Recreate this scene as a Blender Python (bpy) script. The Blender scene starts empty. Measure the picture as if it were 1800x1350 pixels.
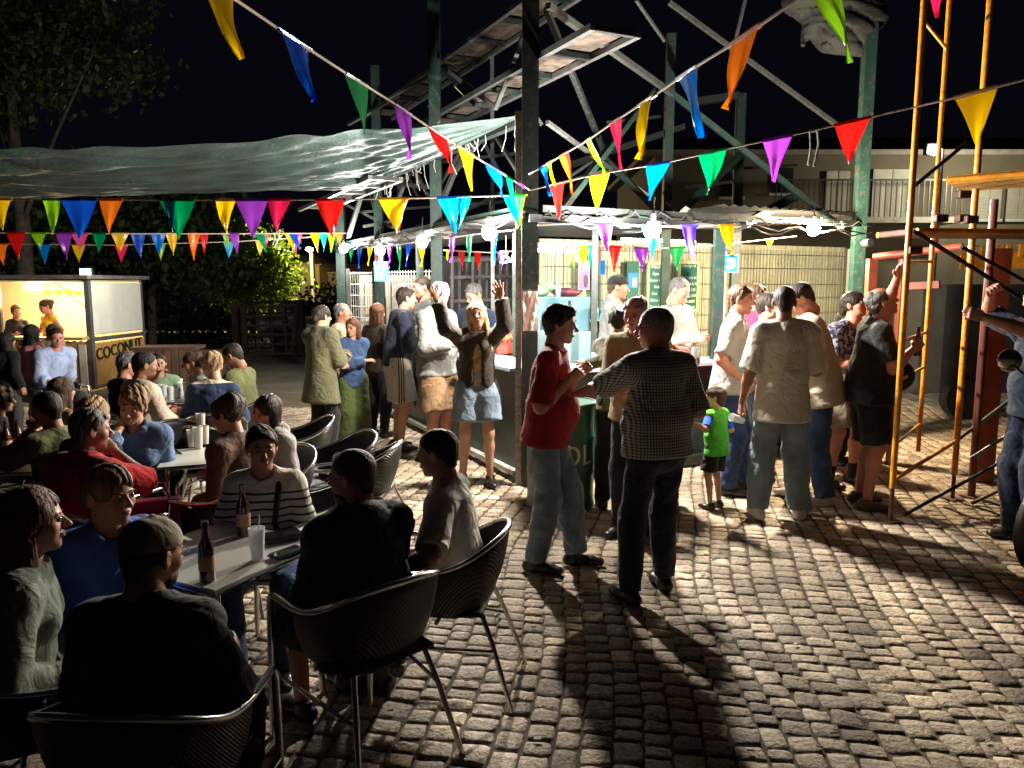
import bpy, math, random
import numpy as np
from mathutils import Vector, Matrix, Euler
R = math.radians
random.seed(7)
rng = np.random.default_rng(11)
SC = bpy.context.scene
COL = SC.collection

# ------------------------------------------------------------------ camera, night sky, exposure
CAMH, PITCH, FPX = 1.85, R(7.4), 1350.0
cam_data = bpy.data.cameras.new('camera')
cam_data.sensor_width = 36.0
cam_data.lens = 36.0 * FPX / 1800.0
cam_data.clip_end = 500
cam = bpy.data.objects.new('camera', cam_data)
cam.location = (0, 0, CAMH)
cam.rotation_euler = (math.pi / 2 - PITCH, 0, 0)
COL.objects.link(cam)
SC.camera = cam
world = bpy.data.worlds.new('World')
SC.world = world
world.use_nodes = True
wn = world.node_tree
bg = wn.nodes['Background']
bg.inputs[0].default_value = (0.42, 0.48, 0.90, 1)
bg.inputs[1].default_value = 0.0040
SC.view_settings.view_transform = 'Standard'
SC.view_settings.look = 'None'
SC.view_settings.exposure = 0.0
SC.view_settings.gamma = 1.0
SC.view_settings.use_curve_mapping = False
SC.cycles.max_bounces = 6
SC.cycles.transparent_max_bounces = 16
SC.cycles.sample_clamp_indirect = 4.0
SC.cycles.use_denoising = True

def W(px, py, d):
    """point at depth d (metres ahead) seen at photo position px, py"""
    a = (px - 900) / FPX
    v = (py - 675) / FPX
    t = d / (math.cos(PITCH) - v * math.sin(PITCH))
    return Vector((a * t, d, CAMH + t * (-v * math.cos(PITCH) - math.sin(PITCH))))
def G(px, py):
    """ground point seen at photo position"""
    v = (py - 675) / FPX
    dz = -v * math.cos(PITCH) - math.sin(PITCH)
    t = -CAMH / dz
    return Vector(((px - 900) / FPX * t, t * (math.cos(PITCH) - v * math.sin(PITCH)), 0.0))

# ------------------------------------------------------------------ object helpers
def tag(o, label=None, cat=None, group=None, kind=None):
    if label: o['label'] = label
    if cat: o['category'] = cat
    if group: o['group'] = group
    if kind: o['kind'] = kind
    return o
def thing(name, label, cat, loc=(0, 0, 0), rotz=0.0, group=None):
    o = bpy.data.objects.new(name, None)
    o.empty_display_size = 0.1
    COL.objects.link(o)
    o.location = loc
    o.rotation_euler = (0, 0, rotz)
    return tag(o, label, cat, group)
def link(name, me, m, parent=None, smooth=False, loc=None):
    me.materials.clear()
    me.materials.append(m)
    if smooth and len(me.polygons):
        me.polygons.foreach_set('use_smooth', np.ones(len(me.polygons), bool))
    o = bpy.data.objects.new(name, me)
    COL.objects.link(o)
    if parent is not None: o.parent = parent
    if loc is not None: o.location = loc
    return o
def dup(root, loc, rotz, label=None, group=None):
    r = root.copy(); COL.objects.link(r); r.location = loc; r.rotation_euler = (0, 0, rotz)
    if label: r['label'] = label
    if group: r['group'] = group
    for ch in list(root.children):
        c = ch.copy(); COL.objects.link(c); c.parent = r
        for g in ch.children:
            d = g.copy(); COL.objects.link(d); d.parent = c
    return r
def np_mesh(name, V, F):
    """mesh from vertex array and a list / array of polygons"""
    me = bpy.data.meshes.new(name)
    V = np.asarray(V, np.float32)
    if isinstance(F, np.ndarray):
        n, k = F.shape
        me.vertices.add(len(V)); me.vertices.foreach_set('co', V.ravel())
        me.loops.add(n * k); me.loops.foreach_set('vertex_index', F.astype(np.int32).ravel())
        me.polygons.add(n)
        me.polygons.foreach_set('loop_start', np.arange(0, n * k, k, dtype=np.int32))
        me.polygons.foreach_set('loop_total', np.full(n, k, np.int32))
        me.update(calc_edges=True)
        me.validate()
    else:
        me.from_pydata([tuple(map(float, v)) for v in V], [], F)
        me.update()
    return me

class MB:
    """collects boxes, tubes, sheets; link() makes ONE mesh object"""
    def __init__(s): s.v = []; s.f = []
    def add(s, vs, fs):
        o = len(s.v)
        s.v += [tuple(v) for v in vs]
        s.f += [tuple(i + o for i in f) for f in fs]
        return s
    def box(s, c, size, rz=0.0, rx=0.0, ry=0.0, M=None):
        hx, hy, hz = size[0] / 2, size[1] / 2, size[2] / 2
        if M is None: M = Euler((rx, ry, rz)).to_matrix()
        c = Vector(c)
        vs = [c + M @ Vector((x * hx, y * hy, z * hz)) for z in (-1, 1) for y in (-1, 1) for x in (-1, 1)]
        return s.add(vs, [(0, 2, 3, 1), (4, 5, 7, 6), (0, 1, 5, 4), (2, 6, 7, 3), (0, 4, 6, 2), (1, 3, 7, 5)])
    def bar(s, a, b, w, h=None):
        """square bar from a to b"""
        a = Vector(a); b = Vector(b); h = h or w
        d = (b - a); L = d.length
        if L < 1e-6: return s
        z = d / L
        up = Vector((0, 0, 1)) if abs(z.z) < 0.95 else Vector((0, 1, 0))
        x = z.cross(up).normalized(); y = x.cross(z).normalized()
        M = Matrix((x, y, z)).transposed()
        return s.box((a + b) / 2, (w, h, L), M=M)
    def tube(s, pts, r, n=8, closed=False, caps=True):
        pts = [Vector(p) for p in pts]
        N = len(pts)
        rs = r if isinstance(r, (list, tuple)) else [r] * N
        rings = []; prev = None
        for i, p in enumerate(pts):
            if closed: t = (pts[(i + 1) % N] - pts[i - 1])
            else: t = pts[min(i + 1, N - 1)] - pts[max(i - 1, 0)]
            t = t.normalized() if t.length > 1e-9 else Vector((0, 0, 1))
            if prev is None:
                up = Vector((0, 0, 1)) if abs(t.z) < 0.9 else Vector((1, 0, 0))
                x = t.cross(up).normalized()
            else:
                x = prev - t * prev.dot(t)
                x = x.normalized() if x.length > 1e-6 else t.orthogonal().normalized()
            prev = x
            y = t.cross(x)
            rings.append([p + (x * math.cos(2 * math.pi * k / n) + y * math.sin(2 * math.pi * k / n)) * rs[i] for k in range(n)])
        vs = [v for rg in rings for v in rg]
        fs = []
        m = N if closed else N - 1
        for i in range(m):
            a = i * n; b = ((i + 1) % N) * n
            for k in range(n):
                k2 = (k + 1) % n
                fs.append((a + k, a + k2, b + k2, b + k))
        if caps and not closed:
            fs.append(tuple(range(n))[::-1]); fs.append(tuple((N - 1) * n + k for k in range(n)))
        return s.add(vs, fs)
    def lathe(s, prof, c=(0, 0, 0), n=16):
        """prof: list of (radius, z)"""
        c = Vector(c); vs = []; fs = []
        for r, z in prof:
            for k in range(n):
                a = 2 * math.pi * k / n
                vs.append(c + Vector((r * math.cos(a), r * math.sin(a), z)))
        for i in range(len(prof) - 1):
            for k in range(n):
                k2 = (k + 1) % n
                fs.append((i * n + k, i * n + k2, (i + 1) * n + k2, (i + 1) * n + k))
        fs.append(tuple(range(n))[::-1]); fs.append(tuple((len(prof) - 1) * n + k for k in range(n)))
        return s.add(vs, fs)
    def sphere(s, c, r, nu=10, nv=7, sc=(1, 1, 1)):
        c = Vector(c); vs = []; fs = []
        for j in range(1, nv):
            t = math.pi * j / nv
            for k in range(nu):
                a = 2 * math.pi * k / nu
                vs.append(c + Vector((r * sc[0] * math.sin(t) * math.cos(a), r * sc[1] * math.sin(t) * math.sin(a), r * sc[2] * math.cos(t))))
        top = len(vs); vs.append(c + Vector((0, 0, r * sc[2]))); vs.append(c - Vector((0, 0, r * sc[2])))
        for j in range(nv - 2):
            for k in range(nu):
                k2 = (k + 1) % nu
                fs.append((j * nu + k, (j + 1) * nu + k, (j + 1) * nu + k2, j * nu + k2))
        for k in range(nu):
            k2 = (k + 1) % nu
            fs.append((top, k, k2)); fs.append((top + 1, (nv - 2) * nu + k2, (nv - 2) * nu + k))
        return s.add(vs, fs)
    def sheet(s, P, th=0.0):
        """grid of points P[i][j]; optional thickness along the mean normal"""
        ni, nj = len(P), len(P[0])
        vs = [Vector(p) for row in P for p in row]
        fs = [(i * nj + j, (i + 1) * nj + j, (i + 1) * nj + j + 1, i * nj + j + 1) for i in range(ni - 1) for j in range(nj - 1)]
        if th:
            n = (vs[nj] - vs[0]).cross(vs[1] - vs[0])
            n = (Vector(P[-1][0]) - Vector(P[0][0])).cross(Vector(P[0][-1]) - Vector(P[0][0])).normalized() * th
            o = len(vs)
            v2 = [v + n for v in vs]
            f2 = [tuple(i + o for i in f[::-1]) for f in fs]
            side = []
            for i in range(ni - 1):
                for j in (0, nj - 1):
                    a, b = i * nj + j, (i + 1) * nj + j
                    side.append((a, b, b + o, a + o))
            for j in range(nj - 1):
                for i in (0, ni - 1):
                    a, b = i * nj + j, i * nj + j + 1
                    side.append((a, b, b + o, a + o))
            return s.add(vs + v2, fs + f2 + side)
        return s.add(vs, fs)
    def mesh(s, name): return np_mesh(name, s.v, s.f)
    def link(s, name, m, parent=None, smooth=False, bevel=0):
        me = s.mesh(name)
        o = link(name, me, m, parent, smooth)
        if smooth:
            md = None
            try: me.set_sharp_from_angle(angle=R(40))
            except Exception: pass
        if bevel:
            b = o.modifiers.new('bevel', 'BEVEL'); b.width = bevel; b.segments = 2; b.limit_method = 'ANGLE'
        return o

# ------------------------------------------------------------------ materials
_M = {}
def srgb(h):
    """sRGB 0-255 triple or hex -> linear rgba"""
    if isinstance(h, str): h = tuple(int(h[i:i + 2], 16) for i in (0, 2, 4))
    f = lambda c: (c / 12.92) if c <= 0.04045 else ((c + 0.055) / 1.055) ** 2.4
    return tuple(f(c / 255.0) for c in h) + (1.0,)
def mat(name, col, rough=0.8, metal=0.0, var=0.15, vs=6.0, bump=0.0, bs=60.0, trans=0.0, stretch=(1, 1, 1), spec=0.5, dirt=0.0, sheen=0.0, coat=0.0, alpha=1.0, sss=0.0):
    if name in _M: return _M[name]
    m = bpy.data.materials.new(name); m.use_nodes = True
    nt = m.node_tree; N = nt.nodes; L = nt.links
    b = N['Principled BSDF']
    c = col if len(col) == 4 else tuple(col) + (1.0,)
    b.inputs['Roughness'].default_value = rough
    b.inputs['Metallic'].default_value = metal
    b.inputs['Specular IOR Level'].default_value = spec
    if sheen: b.inputs['Sheen Weight'].default_value = sheen
    if coat: b.inputs['Coat Weight'].default_value = coat
    if alpha < 1: b.inputs['Alpha'].default_value = alpha
    if sss:
        b.inputs['Subsurface Weight'].default_value = sss
        b.inputs['Subsurface Radius'].default_value = (0.01, 0.004, 0.002)
        b.inputs['Subsurface Scale'].default_value = 1.0
    tc = N.new('ShaderNodeTexCoord'); mp = N.new('ShaderNodeMapping')
    mp.inputs['Scale'].default_value = stretch
    L.new(tc.outputs['Object'], mp.inputs[0])
    n1 = N.new('ShaderNodeTexNoise'); n1.inputs['Scale'].default_value = vs; n1.inputs['Detail'].default_value = 5
    L.new(mp.outputs[0], n1.inputs['Vector'])
    rmp = N.new('ShaderNodeMapRange')
    rmp.inputs['From Min'].default_value = 0.3; rmp.inputs['From Max'].default_value = 0.7
    rmp.inputs['To Min'].default_value = 1.0 - var; rmp.inputs['To Max'].default_value = 1.0 + var
    L.new(n1.outputs['Fac'], rmp.inputs['Value'])
    mx = N.new('ShaderNodeVectorMath'); mx.operation = 'SCALE'
    mx.inputs[0].default_value = c[:3]
    L.new(rmp.outputs[0], mx.inputs['Scale'])
    out = mx.outputs[0]
    if dirt:
        n2 = N.new('ShaderNodeTexNoise'); n2.inputs['Scale'].default_value = vs * 3.1; n2.inputs['Detail'].default_value = 8
        L.new(tc.outputs['Object'], n2.inputs['Vector'])
        r2 = N.new('ShaderNodeMapRange'); r2.inputs['From Min'].default_value = 0.52; r2.inputs['From Max'].default_value = 0.7
        r2.inputs['To Max'].default_value = dirt
        L.new(n2.outputs['Fac'], r2.inputs['Value'])
        mm = N.new('ShaderNodeMix'); mm.data_type = 'RGBA'
        L.new(r2.outputs[0], mm.inputs['Factor']); L.new(out, mm.inputs['A']); mm.inputs['B'].default_value = (0.06, 0.04, 0.03, 1)
        out = mm.outputs['Result']
    L.new(out, b.inputs['Base Color'])
    if bump:
        n3 = N.new('ShaderNodeTexNoise'); n3.inputs['Scale'].default_value = bs; n3.inputs['Detail'].default_value = 4
        L.new(mp.outputs[0], n3.inputs['Vector'])
        bp = N.new('ShaderNodeBump'); bp.inputs['Strength'].default_value = bump; bp.inputs['Distance'].default_value = 0.01
        L.new(n3.outputs['Fac'], bp.inputs['Height']); L.new(bp.outputs[0], b.inputs['Normal'])
    if trans:
        t = N.new('ShaderNodeBsdfTranslucent'); L.new(out, t.inputs['Color'])
        ms = N.new('ShaderNodeMixShader'); ms.inputs[0].default_value = trans
        L.new(b.outputs[0], ms.inputs[1]); L.new(t.outputs[0], ms.inputs[2])
        L.new(ms.outputs[0], N['Material Output'].inputs[0])
    m['base_out'] = 0
    _M[name] = m
    return m
def emit(name, col, s, clear=0.0):
    """glowing material; clear > 0 lets light out through the glass"""
    if name in _M: return _M[name]
    m = bpy.data.materials.new(name); m.use_nodes = True
    nt = m.node_tree; N = nt.nodes; L = nt.links
    N.remove(N['Principled BSDF'])
    e = N.new('ShaderNodeEmission'); e.inputs[0].default_value = tuple(col)[:3] + (1,); e.inputs[1].default_value = s
    o = e.outputs[0]
    if clear:
        t = N.new('ShaderNodeBsdfTransparent'); a = N.new('ShaderNodeAddShader')
        L.new(o, a.inputs[0]); L.new(t.outputs[0], a.inputs[1]); o = a.outputs[0]
    L.new(o, N['Material Output'].inputs[0])
    _M[name] = m
    return m
def glass(name, col=(1, 1, 1), rough=0.05, mixd=0.25):
    """thin clear plastic or glass: part transparent, part glossy, part frosted"""
    if name in _M: return _M[name]
    m = bpy.data.materials.new(name); m.use_nodes = True
    nt = m.node_tree; N = nt.nodes; L = nt.links
    b = N['Principled BSDF']; b.inputs['Base Color'].default_value = tuple(col)[:3] + (1,); b.inputs['Roughness'].default_value = rough
    t = N.new('ShaderNodeBsdfTransparent'); t.inputs[0].default_value = tuple(col)[:3] + (1,)
    ms = N.new('ShaderNodeMixShader'); ms.inputs[0].default_value = mixd
    L.new(t.outputs[0], ms.inputs[1]); L.new(b.outputs[0], ms.inputs[2]); L.new(ms.outputs[0], N['Material Output'].inputs[0])
    _M[name] = m
    return m
def text_obj(name, s, size, m, parent, loc, rot, ext=0.002, spacing=1.0, align='CENTER'):
    cu = bpy.data.curves.new(name, 'FONT'); cu.body = s; cu.size = size; cu.extrude = ext
    cu.align_x = align; cu.align_y = 'CENTER'; cu.space_character = spacing; cu.resolution_u = 3
    tmp = bpy.data.objects.new(name, cu); COL.objects.link(tmp)
    dg = bpy.context.evaluated_depsgraph_get()
    me = bpy.data.meshes.new_from_object(tmp.evaluated_get(dg))
    bpy.data.objects.remove(tmp)
    o = link(name, me, m, parent)
    o.location = loc; o.rotation_euler = rot
    return o

# ------------------------------------------------------------------ implicit surfaces (numpy surface nets)
def _v(a): return np.array(a, float)
class SDF:
    """smooth-blended solids sampled on a grid, meshed with surface nets"""
    def __init__(s, k=0.02): s.P = []; s.k = k; s.clips = []; s.noise = None; s.subs = []
    def cone(s, a, b, ra, rb, k=None): s.P.append(('c', _v(a), _v(b), ra, rb, k)); return s
    def fcone(s, a, b, wa, da, wb, db, X=(1, 0, 0), k=None):
        s.P.append(('f', _v(a), _v(b), wa, da, wb, db, _v(X), k)); return s
    def ell(s, c, r, M=None, k=None): s.P.append(('e', _v(c), _v(r), np.eye(3) if M is None else np.asarray(M, float), k)); return s
    def sub(s, c, r, M=None, k=0.01): s.subs.append((_v(c), _v(r), np.eye(3) if M is None else np.asarray(M, float), k)); return s
    def clip(s, p, n): n = _v(n); s.clips.append((_v(p), n / np.linalg.norm(n))); return s
    @staticmethod
    def _bb(pr):
        t = pr[0]
        if t == 'c': r = max(pr[3], pr[4]); return np.minimum(pr[1], pr[2]) - r, np.maximum(pr[1], pr[2]) + r
        if t == 'f': r = max(pr[3:7]); return np.minimum(pr[1], pr[2]) - r, np.maximum(pr[1], pr[2]) + r
        r = max(pr[2]); return pr[1] - r, pr[1] + r
    @staticmethod
    def _ell(X, c, r, M):
        q = (X - c) @ M
        k0 = np.sqrt(((q / r) ** 2).sum(-1)); k1 = np.sqrt(((q / (r * r)) ** 2).sum(-1)) + 1e-9
        return k0 * (k0 - 1.0) / k1
    def _d(s, pr, X):
        t = pr[0]
        if t == 'c':
            a, b, ra, rb = pr[1:5]
            ab = b - a; h = np.clip(((X - a) @ ab) / (ab @ ab + 1e-12), 0, 1)
            return np.sqrt(((X - a - h[..., None] * ab) ** 2).sum(-1)) - (ra + (rb - ra) * h)
        if t == 'f':
            a, b, wa, da, wb, db, XA = pr[1:8]
            ab = b - a; L = np.linalg.norm(ab) + 1e-9; z = ab / L
            x = XA - z * (XA @ z); x = x / np.linalg.norm(x); y = np.cross(z, x)
            q = X - a; tz = q @ z; h = np.clip(tz / L, 0, 1)
            w = wa + (wb - wa) * h; d = da + (db - da) * h
            ex = tz - h * L; m = np.minimum(w, d)
            qx = (q @ x); qy = (q @ y)
            k0 = np.sqrt((qx / w) ** 2 + (qy / d) ** 2 + (ex / m) ** 2)
            k1 = np.sqrt((qx / (w * w)) ** 2 + (qy / (d * d)) ** 2 + (ex / (m * m)) ** 2) + 1e-6
            r = k0 * (k0 - 1.0) / k1
            return np.where(k0 < 0.25, -m * 0.8, r)
        return s._ell(X, pr[1], pr[2], pr[3])
    def mesh(s, h, name='m'):
        lo = np.min([s._bb(p)[0] for p in s.P], 0) - 3 * h
        hi = np.max([s._bb(p)[1] for p in s.P], 0) + 3 * h
        n = np.ceil((hi - lo) / h).astype(int) + 1
        F = np.full(n, 1.0, np.float32)
        ax = [lo[i] + h * np.arange(n[i]) for i in range(3)]
        for pr in s.P:
            k = pr[-1] if pr[-1] is not None else s.k
            a, b = s._bb(pr); mg = k + 2.5 * h
            i0 = np.maximum(((a - mg - lo) / h).astype(int), 0); i1 = np.minimum(((b + mg - lo) / h).astype(int) + 2, n)
            sl = tuple(slice(i0[i], i1[i]) for i in range(3))
            X = np.stack(np.meshgrid(ax[0][sl[0]], ax[1][sl[1]], ax[2][sl[2]], indexing='ij'), -1)
            d = s._d(pr, X); f = F[sl]
            if k > 0:
                g = np.clip(0.5 + 0.5 * (f - d) / k, 0, 1)
                F[sl] = np.where(f > 0.9, d, f + (d - f) * g - k * g * (1 - g))
            else: F[sl] = np.minimum(f, d)
        if s.subs or s.clips or s.noise:
            X = np.stack(np.meshgrid(*ax, indexing='ij'), -1)
            for c, r, M, k in s.subs:
                d = -s._ell(X, c, r, M)
                g = np.clip(0.5 - 0.5 * (F - d) / k, 0, 1)
                F = F + (d - F) * g + k * g * (1 - g)
            if s.noise and not getattr(s, 'late', 0): F = F + s.noise(X)
            for p, nn in s.clips: F = np.maximum(F, (X - p) @ nn)
            if s.noise and getattr(s, 'late', 0): F = F + s.noise(X)
        return nets(F, lo, h, name)
_C = np.array([[i, j, k] for i in (0, 1) for j in (0, 1) for k in (0, 1)])
_E = [(a, b) for a in range(8) for b in range(a + 1, 8) if np.abs(_C[a] - _C[b]).sum() == 1]
def nets(F, lo, h, name):
    ins = F < 0
    n = np.array(F.shape)
    cnt = np.zeros(n - 1, np.int8)
    for c in _C: cnt += ins[c[0]:n[0] - 1 + c[0], c[1]:n[1] - 1 + c[1], c[2]:n[2] - 1 + c[2]]
    act = (cnt > 0) & (cnt < 8)
    idx = np.argwhere(act)
    if len(idx) == 0: return np.zeros((0, 3)), np.zeros((0, 4), int)
    vid = np.full(act.shape, -1, np.int64); vid[act] = np.arange(len(idx))
    vals = np.stack([F[idx[:, 0] + c[0], idx[:, 1] + c[1], idx[:, 2] + c[2]] for c in _C], 1)
    acc = np.zeros((len(idx), 3)); w = np.zeros(len(idx))
    for a, b in _E:
        va, vb = vals[:, a], vals[:, b]; m = (va < 0) != (vb < 0)
        t = np.where(m, va / np.where(m, va - vb, 1), 0)
        p = _C[a] + t[:, None] * (_C[b] - _C[a])
        acc += np.where(m[:, None], p, 0); w += m
    V = lo + h * (idx + acc / w[:, None])
    quads = []
    for axn in range(3):
        u, v = (axn + 1) % 3, (axn + 2) % 3
        s0 = [slice(None)] * 3; s1 = [slice(None)] * 3
        s0[axn] = slice(0, n[axn] - 1); s1[axn] = slice(1, n[axn])
        A = ins[tuple(s0)]; B = ins[tuple(s1)]
        e = np.argwhere(A != B)
        e = e[(e[:, u] > 0) & (e[:, v] > 0) & (e[:, u] < n[u] - 1) & (e[:, v] < n[v] - 1)]
        fl = A[e[:, 0], e[:, 1], e[:, 2]]
        def cell(du, dv):
            q = e.copy(); q[:, u] -= du; q[:, v] -= dv
            return vid[q[:, 0], q[:, 1], q[:, 2]]
        q = np.stack([cell(0, 0), cell(1, 0), cell(1, 1), cell(0, 1)], 1)
        q[~fl] = q[~fl][:, ::-1]
        quads.append(q)
    return V, np.concatenate(quads)
def folds(amp, f=22.0, seed=0, zs=1.0):
    """cloth folds: domain-warped sine ridges"""
    r = np.random.default_rng(seed); D = r.normal(size=(5, 3)); D /= np.linalg.norm(D, axis=1)[:, None]
    ph = r.uniform(0, 6.28, 5)
    def fn(X):
        Y = X * np.array([1, 1, zs])
        w = np.sin(Y @ D[0] * f * 0.35 + ph[0]) * 0.9 + np.sin(Y @ D[1] * f * 0.5 + ph[1]) * 0.6
        a = np.sin(Y @ D[2] * f + w * 1.7 + ph[2]); b = np.sin(Y @ D[3] * f * 1.6 - w * 2.1 + ph[3])
        c = np.sin(Y @ D[4] * f * 0.6 + w + ph[4])
        e = np.sin(Y @ (D[1] + D[3]) * f * 1.3 + w * 2.6 + ph[0])
        cr = np.exp(-6.0 * np.abs(a)) + 0.7 * np.exp(-7.0 * np.abs(e)) * (b > -0.2)
        return amp * (1.15 * cr + 0.25 * b + 0.55 * c - 0.45)
    return fn
# ------------------------------------------------------------------ people
def _n(v): return v / (np.linalg.norm(v) + 1e-12)
def rot(yaw=0, pitch=0, roll=0):
    """head frame: yaw + turns left, pitch + looks down, roll + tilts to own right"""
    return np.array(Matrix.Rotation(R(yaw), 3, 'Z') @ Matrix.Rotation(R(-pitch), 3, 'X') @ Matrix.Rotation(R(roll), 3, 'Y'))
def ik(a, b, l1, l2, pole):
    d = b - a; L = np.linalg.norm(d); z = d / (L + 1e-9)
    if L > l1 + l2 - 0.004:
        L = l1 + l2 - 0.004; b = a + z * L
    p = pole - z * (pole @ z); p = _n(p)
    x = (l1 * l1 - l2 * l2 + L * L) / (2 * L); y = math.sqrt(max(l1 * l1 - x * x, 0))
    return a + z * x + p * y, b
SK = {}
def skin(tone):
    c = {'pale': (0.50, 0.27, 0.18), 'mid': (0.42, 0.215, 0.135), 'tan': (0.34, 0.16, 0.095), 'red': (0.45, 0.19, 0.125)}[tone]
    return mat('skin_' + tone, c, rough=0.5, var=0.10, vs=14, bump=0.12, bs=180, sss=0.0, spec=0.45)
HC = {'black': (0.010, 0.008, 0.007), 'dark': (0.022, 0.014, 0.010), 'brown': (0.055, 0.028, 0.015), 'auburn': (0.09, 0.032, 0.014),
      'blond': (0.30, 0.19, 0.09), 'fair': (0.20, 0.12, 0.055), 'grey': (0.20, 0.19, 0.18), 'saltpepper': (0.09, 0.085, 0.08), 'white': (0.45, 0.43, 0.40), 'stubble': (0.05, 0.035, 0.028)}
def hairmat(c): return mat('hair_' + c, HC[c], rough=0.62, var=0.6, vs=38, bump=1.0, bs=85, stretch=(1, 1, 0.10), spec=0.28)
def eyemat():
    if 'eye' in _M: return _M['eye']
    m = mat('eye', (0.3, 0.28, 0.26), rough=0.15, var=0.02)
    nt = m.node_tree; N = nt.nodes; b = N['Principled BSDF']
    tc = N.new('ShaderNodeTexCoord'); sp = N.new('ShaderNodeSeparateXYZ'); nt.links.new(tc.outputs['Object'], sp.inputs[0])
    g = N.new('ShaderNodeMath'); g.operation = 'GREATER_THAN'; g.inputs[1].default_value = 0.0095
    nt.links.new(sp.outputs[1], g.inputs[0])
    mx = N.new('ShaderNodeMix'); mx.data_type = 'RGBA'; mx.inputs['A'].default_value = (0.26, 0.23, 0.21, 1); mx.inputs['B'].default_value = (0.015, 0.01, 0.008, 1)
    nt.links.new(g.outputs[0], mx.inputs['Factor']); nt.links.new(mx.outputs['Result'], b.inputs['Base Color'])
    return m
def head_sdf(fem=False, beard=False):
    s = SDF(0.022)
    s.ell((0, -0.012, 0.035), (0.076, 0.097, 0.081)); s.ell((0, 0.020, -0.010), (0.064, 0.070, 0.084))
    s.ell((0, 0.030, -0.065), (0.050 if fem else 0.055, 0.054, 0.048)); s.ell((0, 0.066, -0.094), (0.020, 0.018, 0.018))
    for q in (-1, 1): s.ell((q * 0.038, 0.056, -0.022), (0.024, 0.025, 0.026))
    s.cone((-0.036, 0.078, 0.021), (0.036, 0.078, 0.021), 0.009, 0.009, k=0.012)
    s.cone((0, 0.086, 0.014), (0, 0.113, -0.024), 0.0065, 0.0115, k=0.010)
    for q in (-1, 1): s.ell((q * 0.0105, 0.101, -0.029), (0.008, 0.009, 0.007), k=0.006)
    s.ell((0, 0.089, -0.052), (0.022, 0.0095, 0.006), k=0.006); s.ell((0, 0.087, -0.063), (0.019, 0.0095, 0.007), k=0.006)
    for q in (-1, 1):
        M = rot(q * 18, 0, 0); s.ell((q * 0.078, -0.008, -0.004), (0.010, 0.020, 0.032), M, k=0.006)
        s.sub((q * 0.088, -0.003, 0.0), (0.004, 0.010, 0.017), M, k=0.006)
        s.sub((q * 0.031, 0.096, 0.007), (0.0165, 0.015, 0.0095), k=0.010)
    s.cone((0, -0.02, -0.04), (0, -0.03, -0.125), 0.054, 0.056)
    return s
def hair_sdf(kind, L=0.25):
    s = SDF(0.03)
    amp, fr = 0.007, 100
    if kind in ('short', 'buzz', 'ring', 'crop', 'thick'):
        v = {'short': 0.004, 'buzz': 0.0005, 'ring': 0.002, 'crop': 0.002, 'thick': 0.012}[kind]
        s.ell((0, -0.014, 0.038), (0.079 + v, 0.100 + v, 0.083 + v))
        s.cone((0, -0.06, -0.02), (0, -0.05, -0.055), 0.045, 0.042)
        s.clip((0, 0.078, 0.072 + (0.0 if kind != 'thick' else -0.008)), (0, 0.70, -0.71))
        s.clip((0, 0, -0.075), (0, 0, -1))
        if kind == 'ring': s.sub((0, 0.045, 0.125), (0.072, 0.105, 0.062), k=0.01)
        if kind in ('buzz', 'crop'): amp = 0.0008
        if kind == 'thick': s.ell((0, 0.055, 0.105), (0.055, 0.035, 0.022)); amp = 0.006
    else:
        s.ell((0, -0.016, 0.036), (0.086, 0.107, 0.092))
        if kind in ('long', 'bob'):
            L = 0.13 if kind == 'bob' else L
            for q in (-1, 1): s.cone((q * 0.062, -0.015, 0.01), (q * 0.072, -0.02 + (0.03 if kind == 'long' else 0.0), -L), 0.036, 0.032)
            s.fcone((0, -0.055, 0.02), (0, -0.075, -L), 0.085, 0.05, 0.09, 0.045)
            amp = 0.006
        if kind == 'bun': s.ell((0, -0.105, 0.055), (0.045, 0.040, 0.042)); s.cone((0, -0.06, -0.02), (0, -0.05, -0.05), 0.04, 0.035)
        if kind == 'low': s.ell((0, -0.10, -0.03), (0.045, 0.035, 0.04))
        if kind == 'pony':
            s.cone((0, -0.10, 0.06), (0, -0.15, 0.03), 0.024, 0.03); s.cone((0, -0.15, 0.03), (0, -0.135, -0.12), 0.032, 0.012); 
        if kind == 'curly':
            s.ell((0, -0.02, 0.03), (0.11, 0.125, 0.105)); amp, fr = 0.018, 95
        if kind == 'messy': s.ell((0, -0.06, 0.075), (0.075, 0.065, 0.055)); amp, fr = 0.012, 90
        if kind == 'kid': s.cone((0, -0.06, -0.02), (0, -0.06, -0.06), 0.05, 0.045)
        s.sub((0, 0.118, -0.030), (0.064, 0.088, 0.100), k=0.015)
        s.sub((0, 0.03, -0.14), (0.058, 0.07, 0.07), k=0.02)
    s.noise = folds(amp, fr, seed=len(kind), zs=0.45); s.late = 1
    return s
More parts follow.
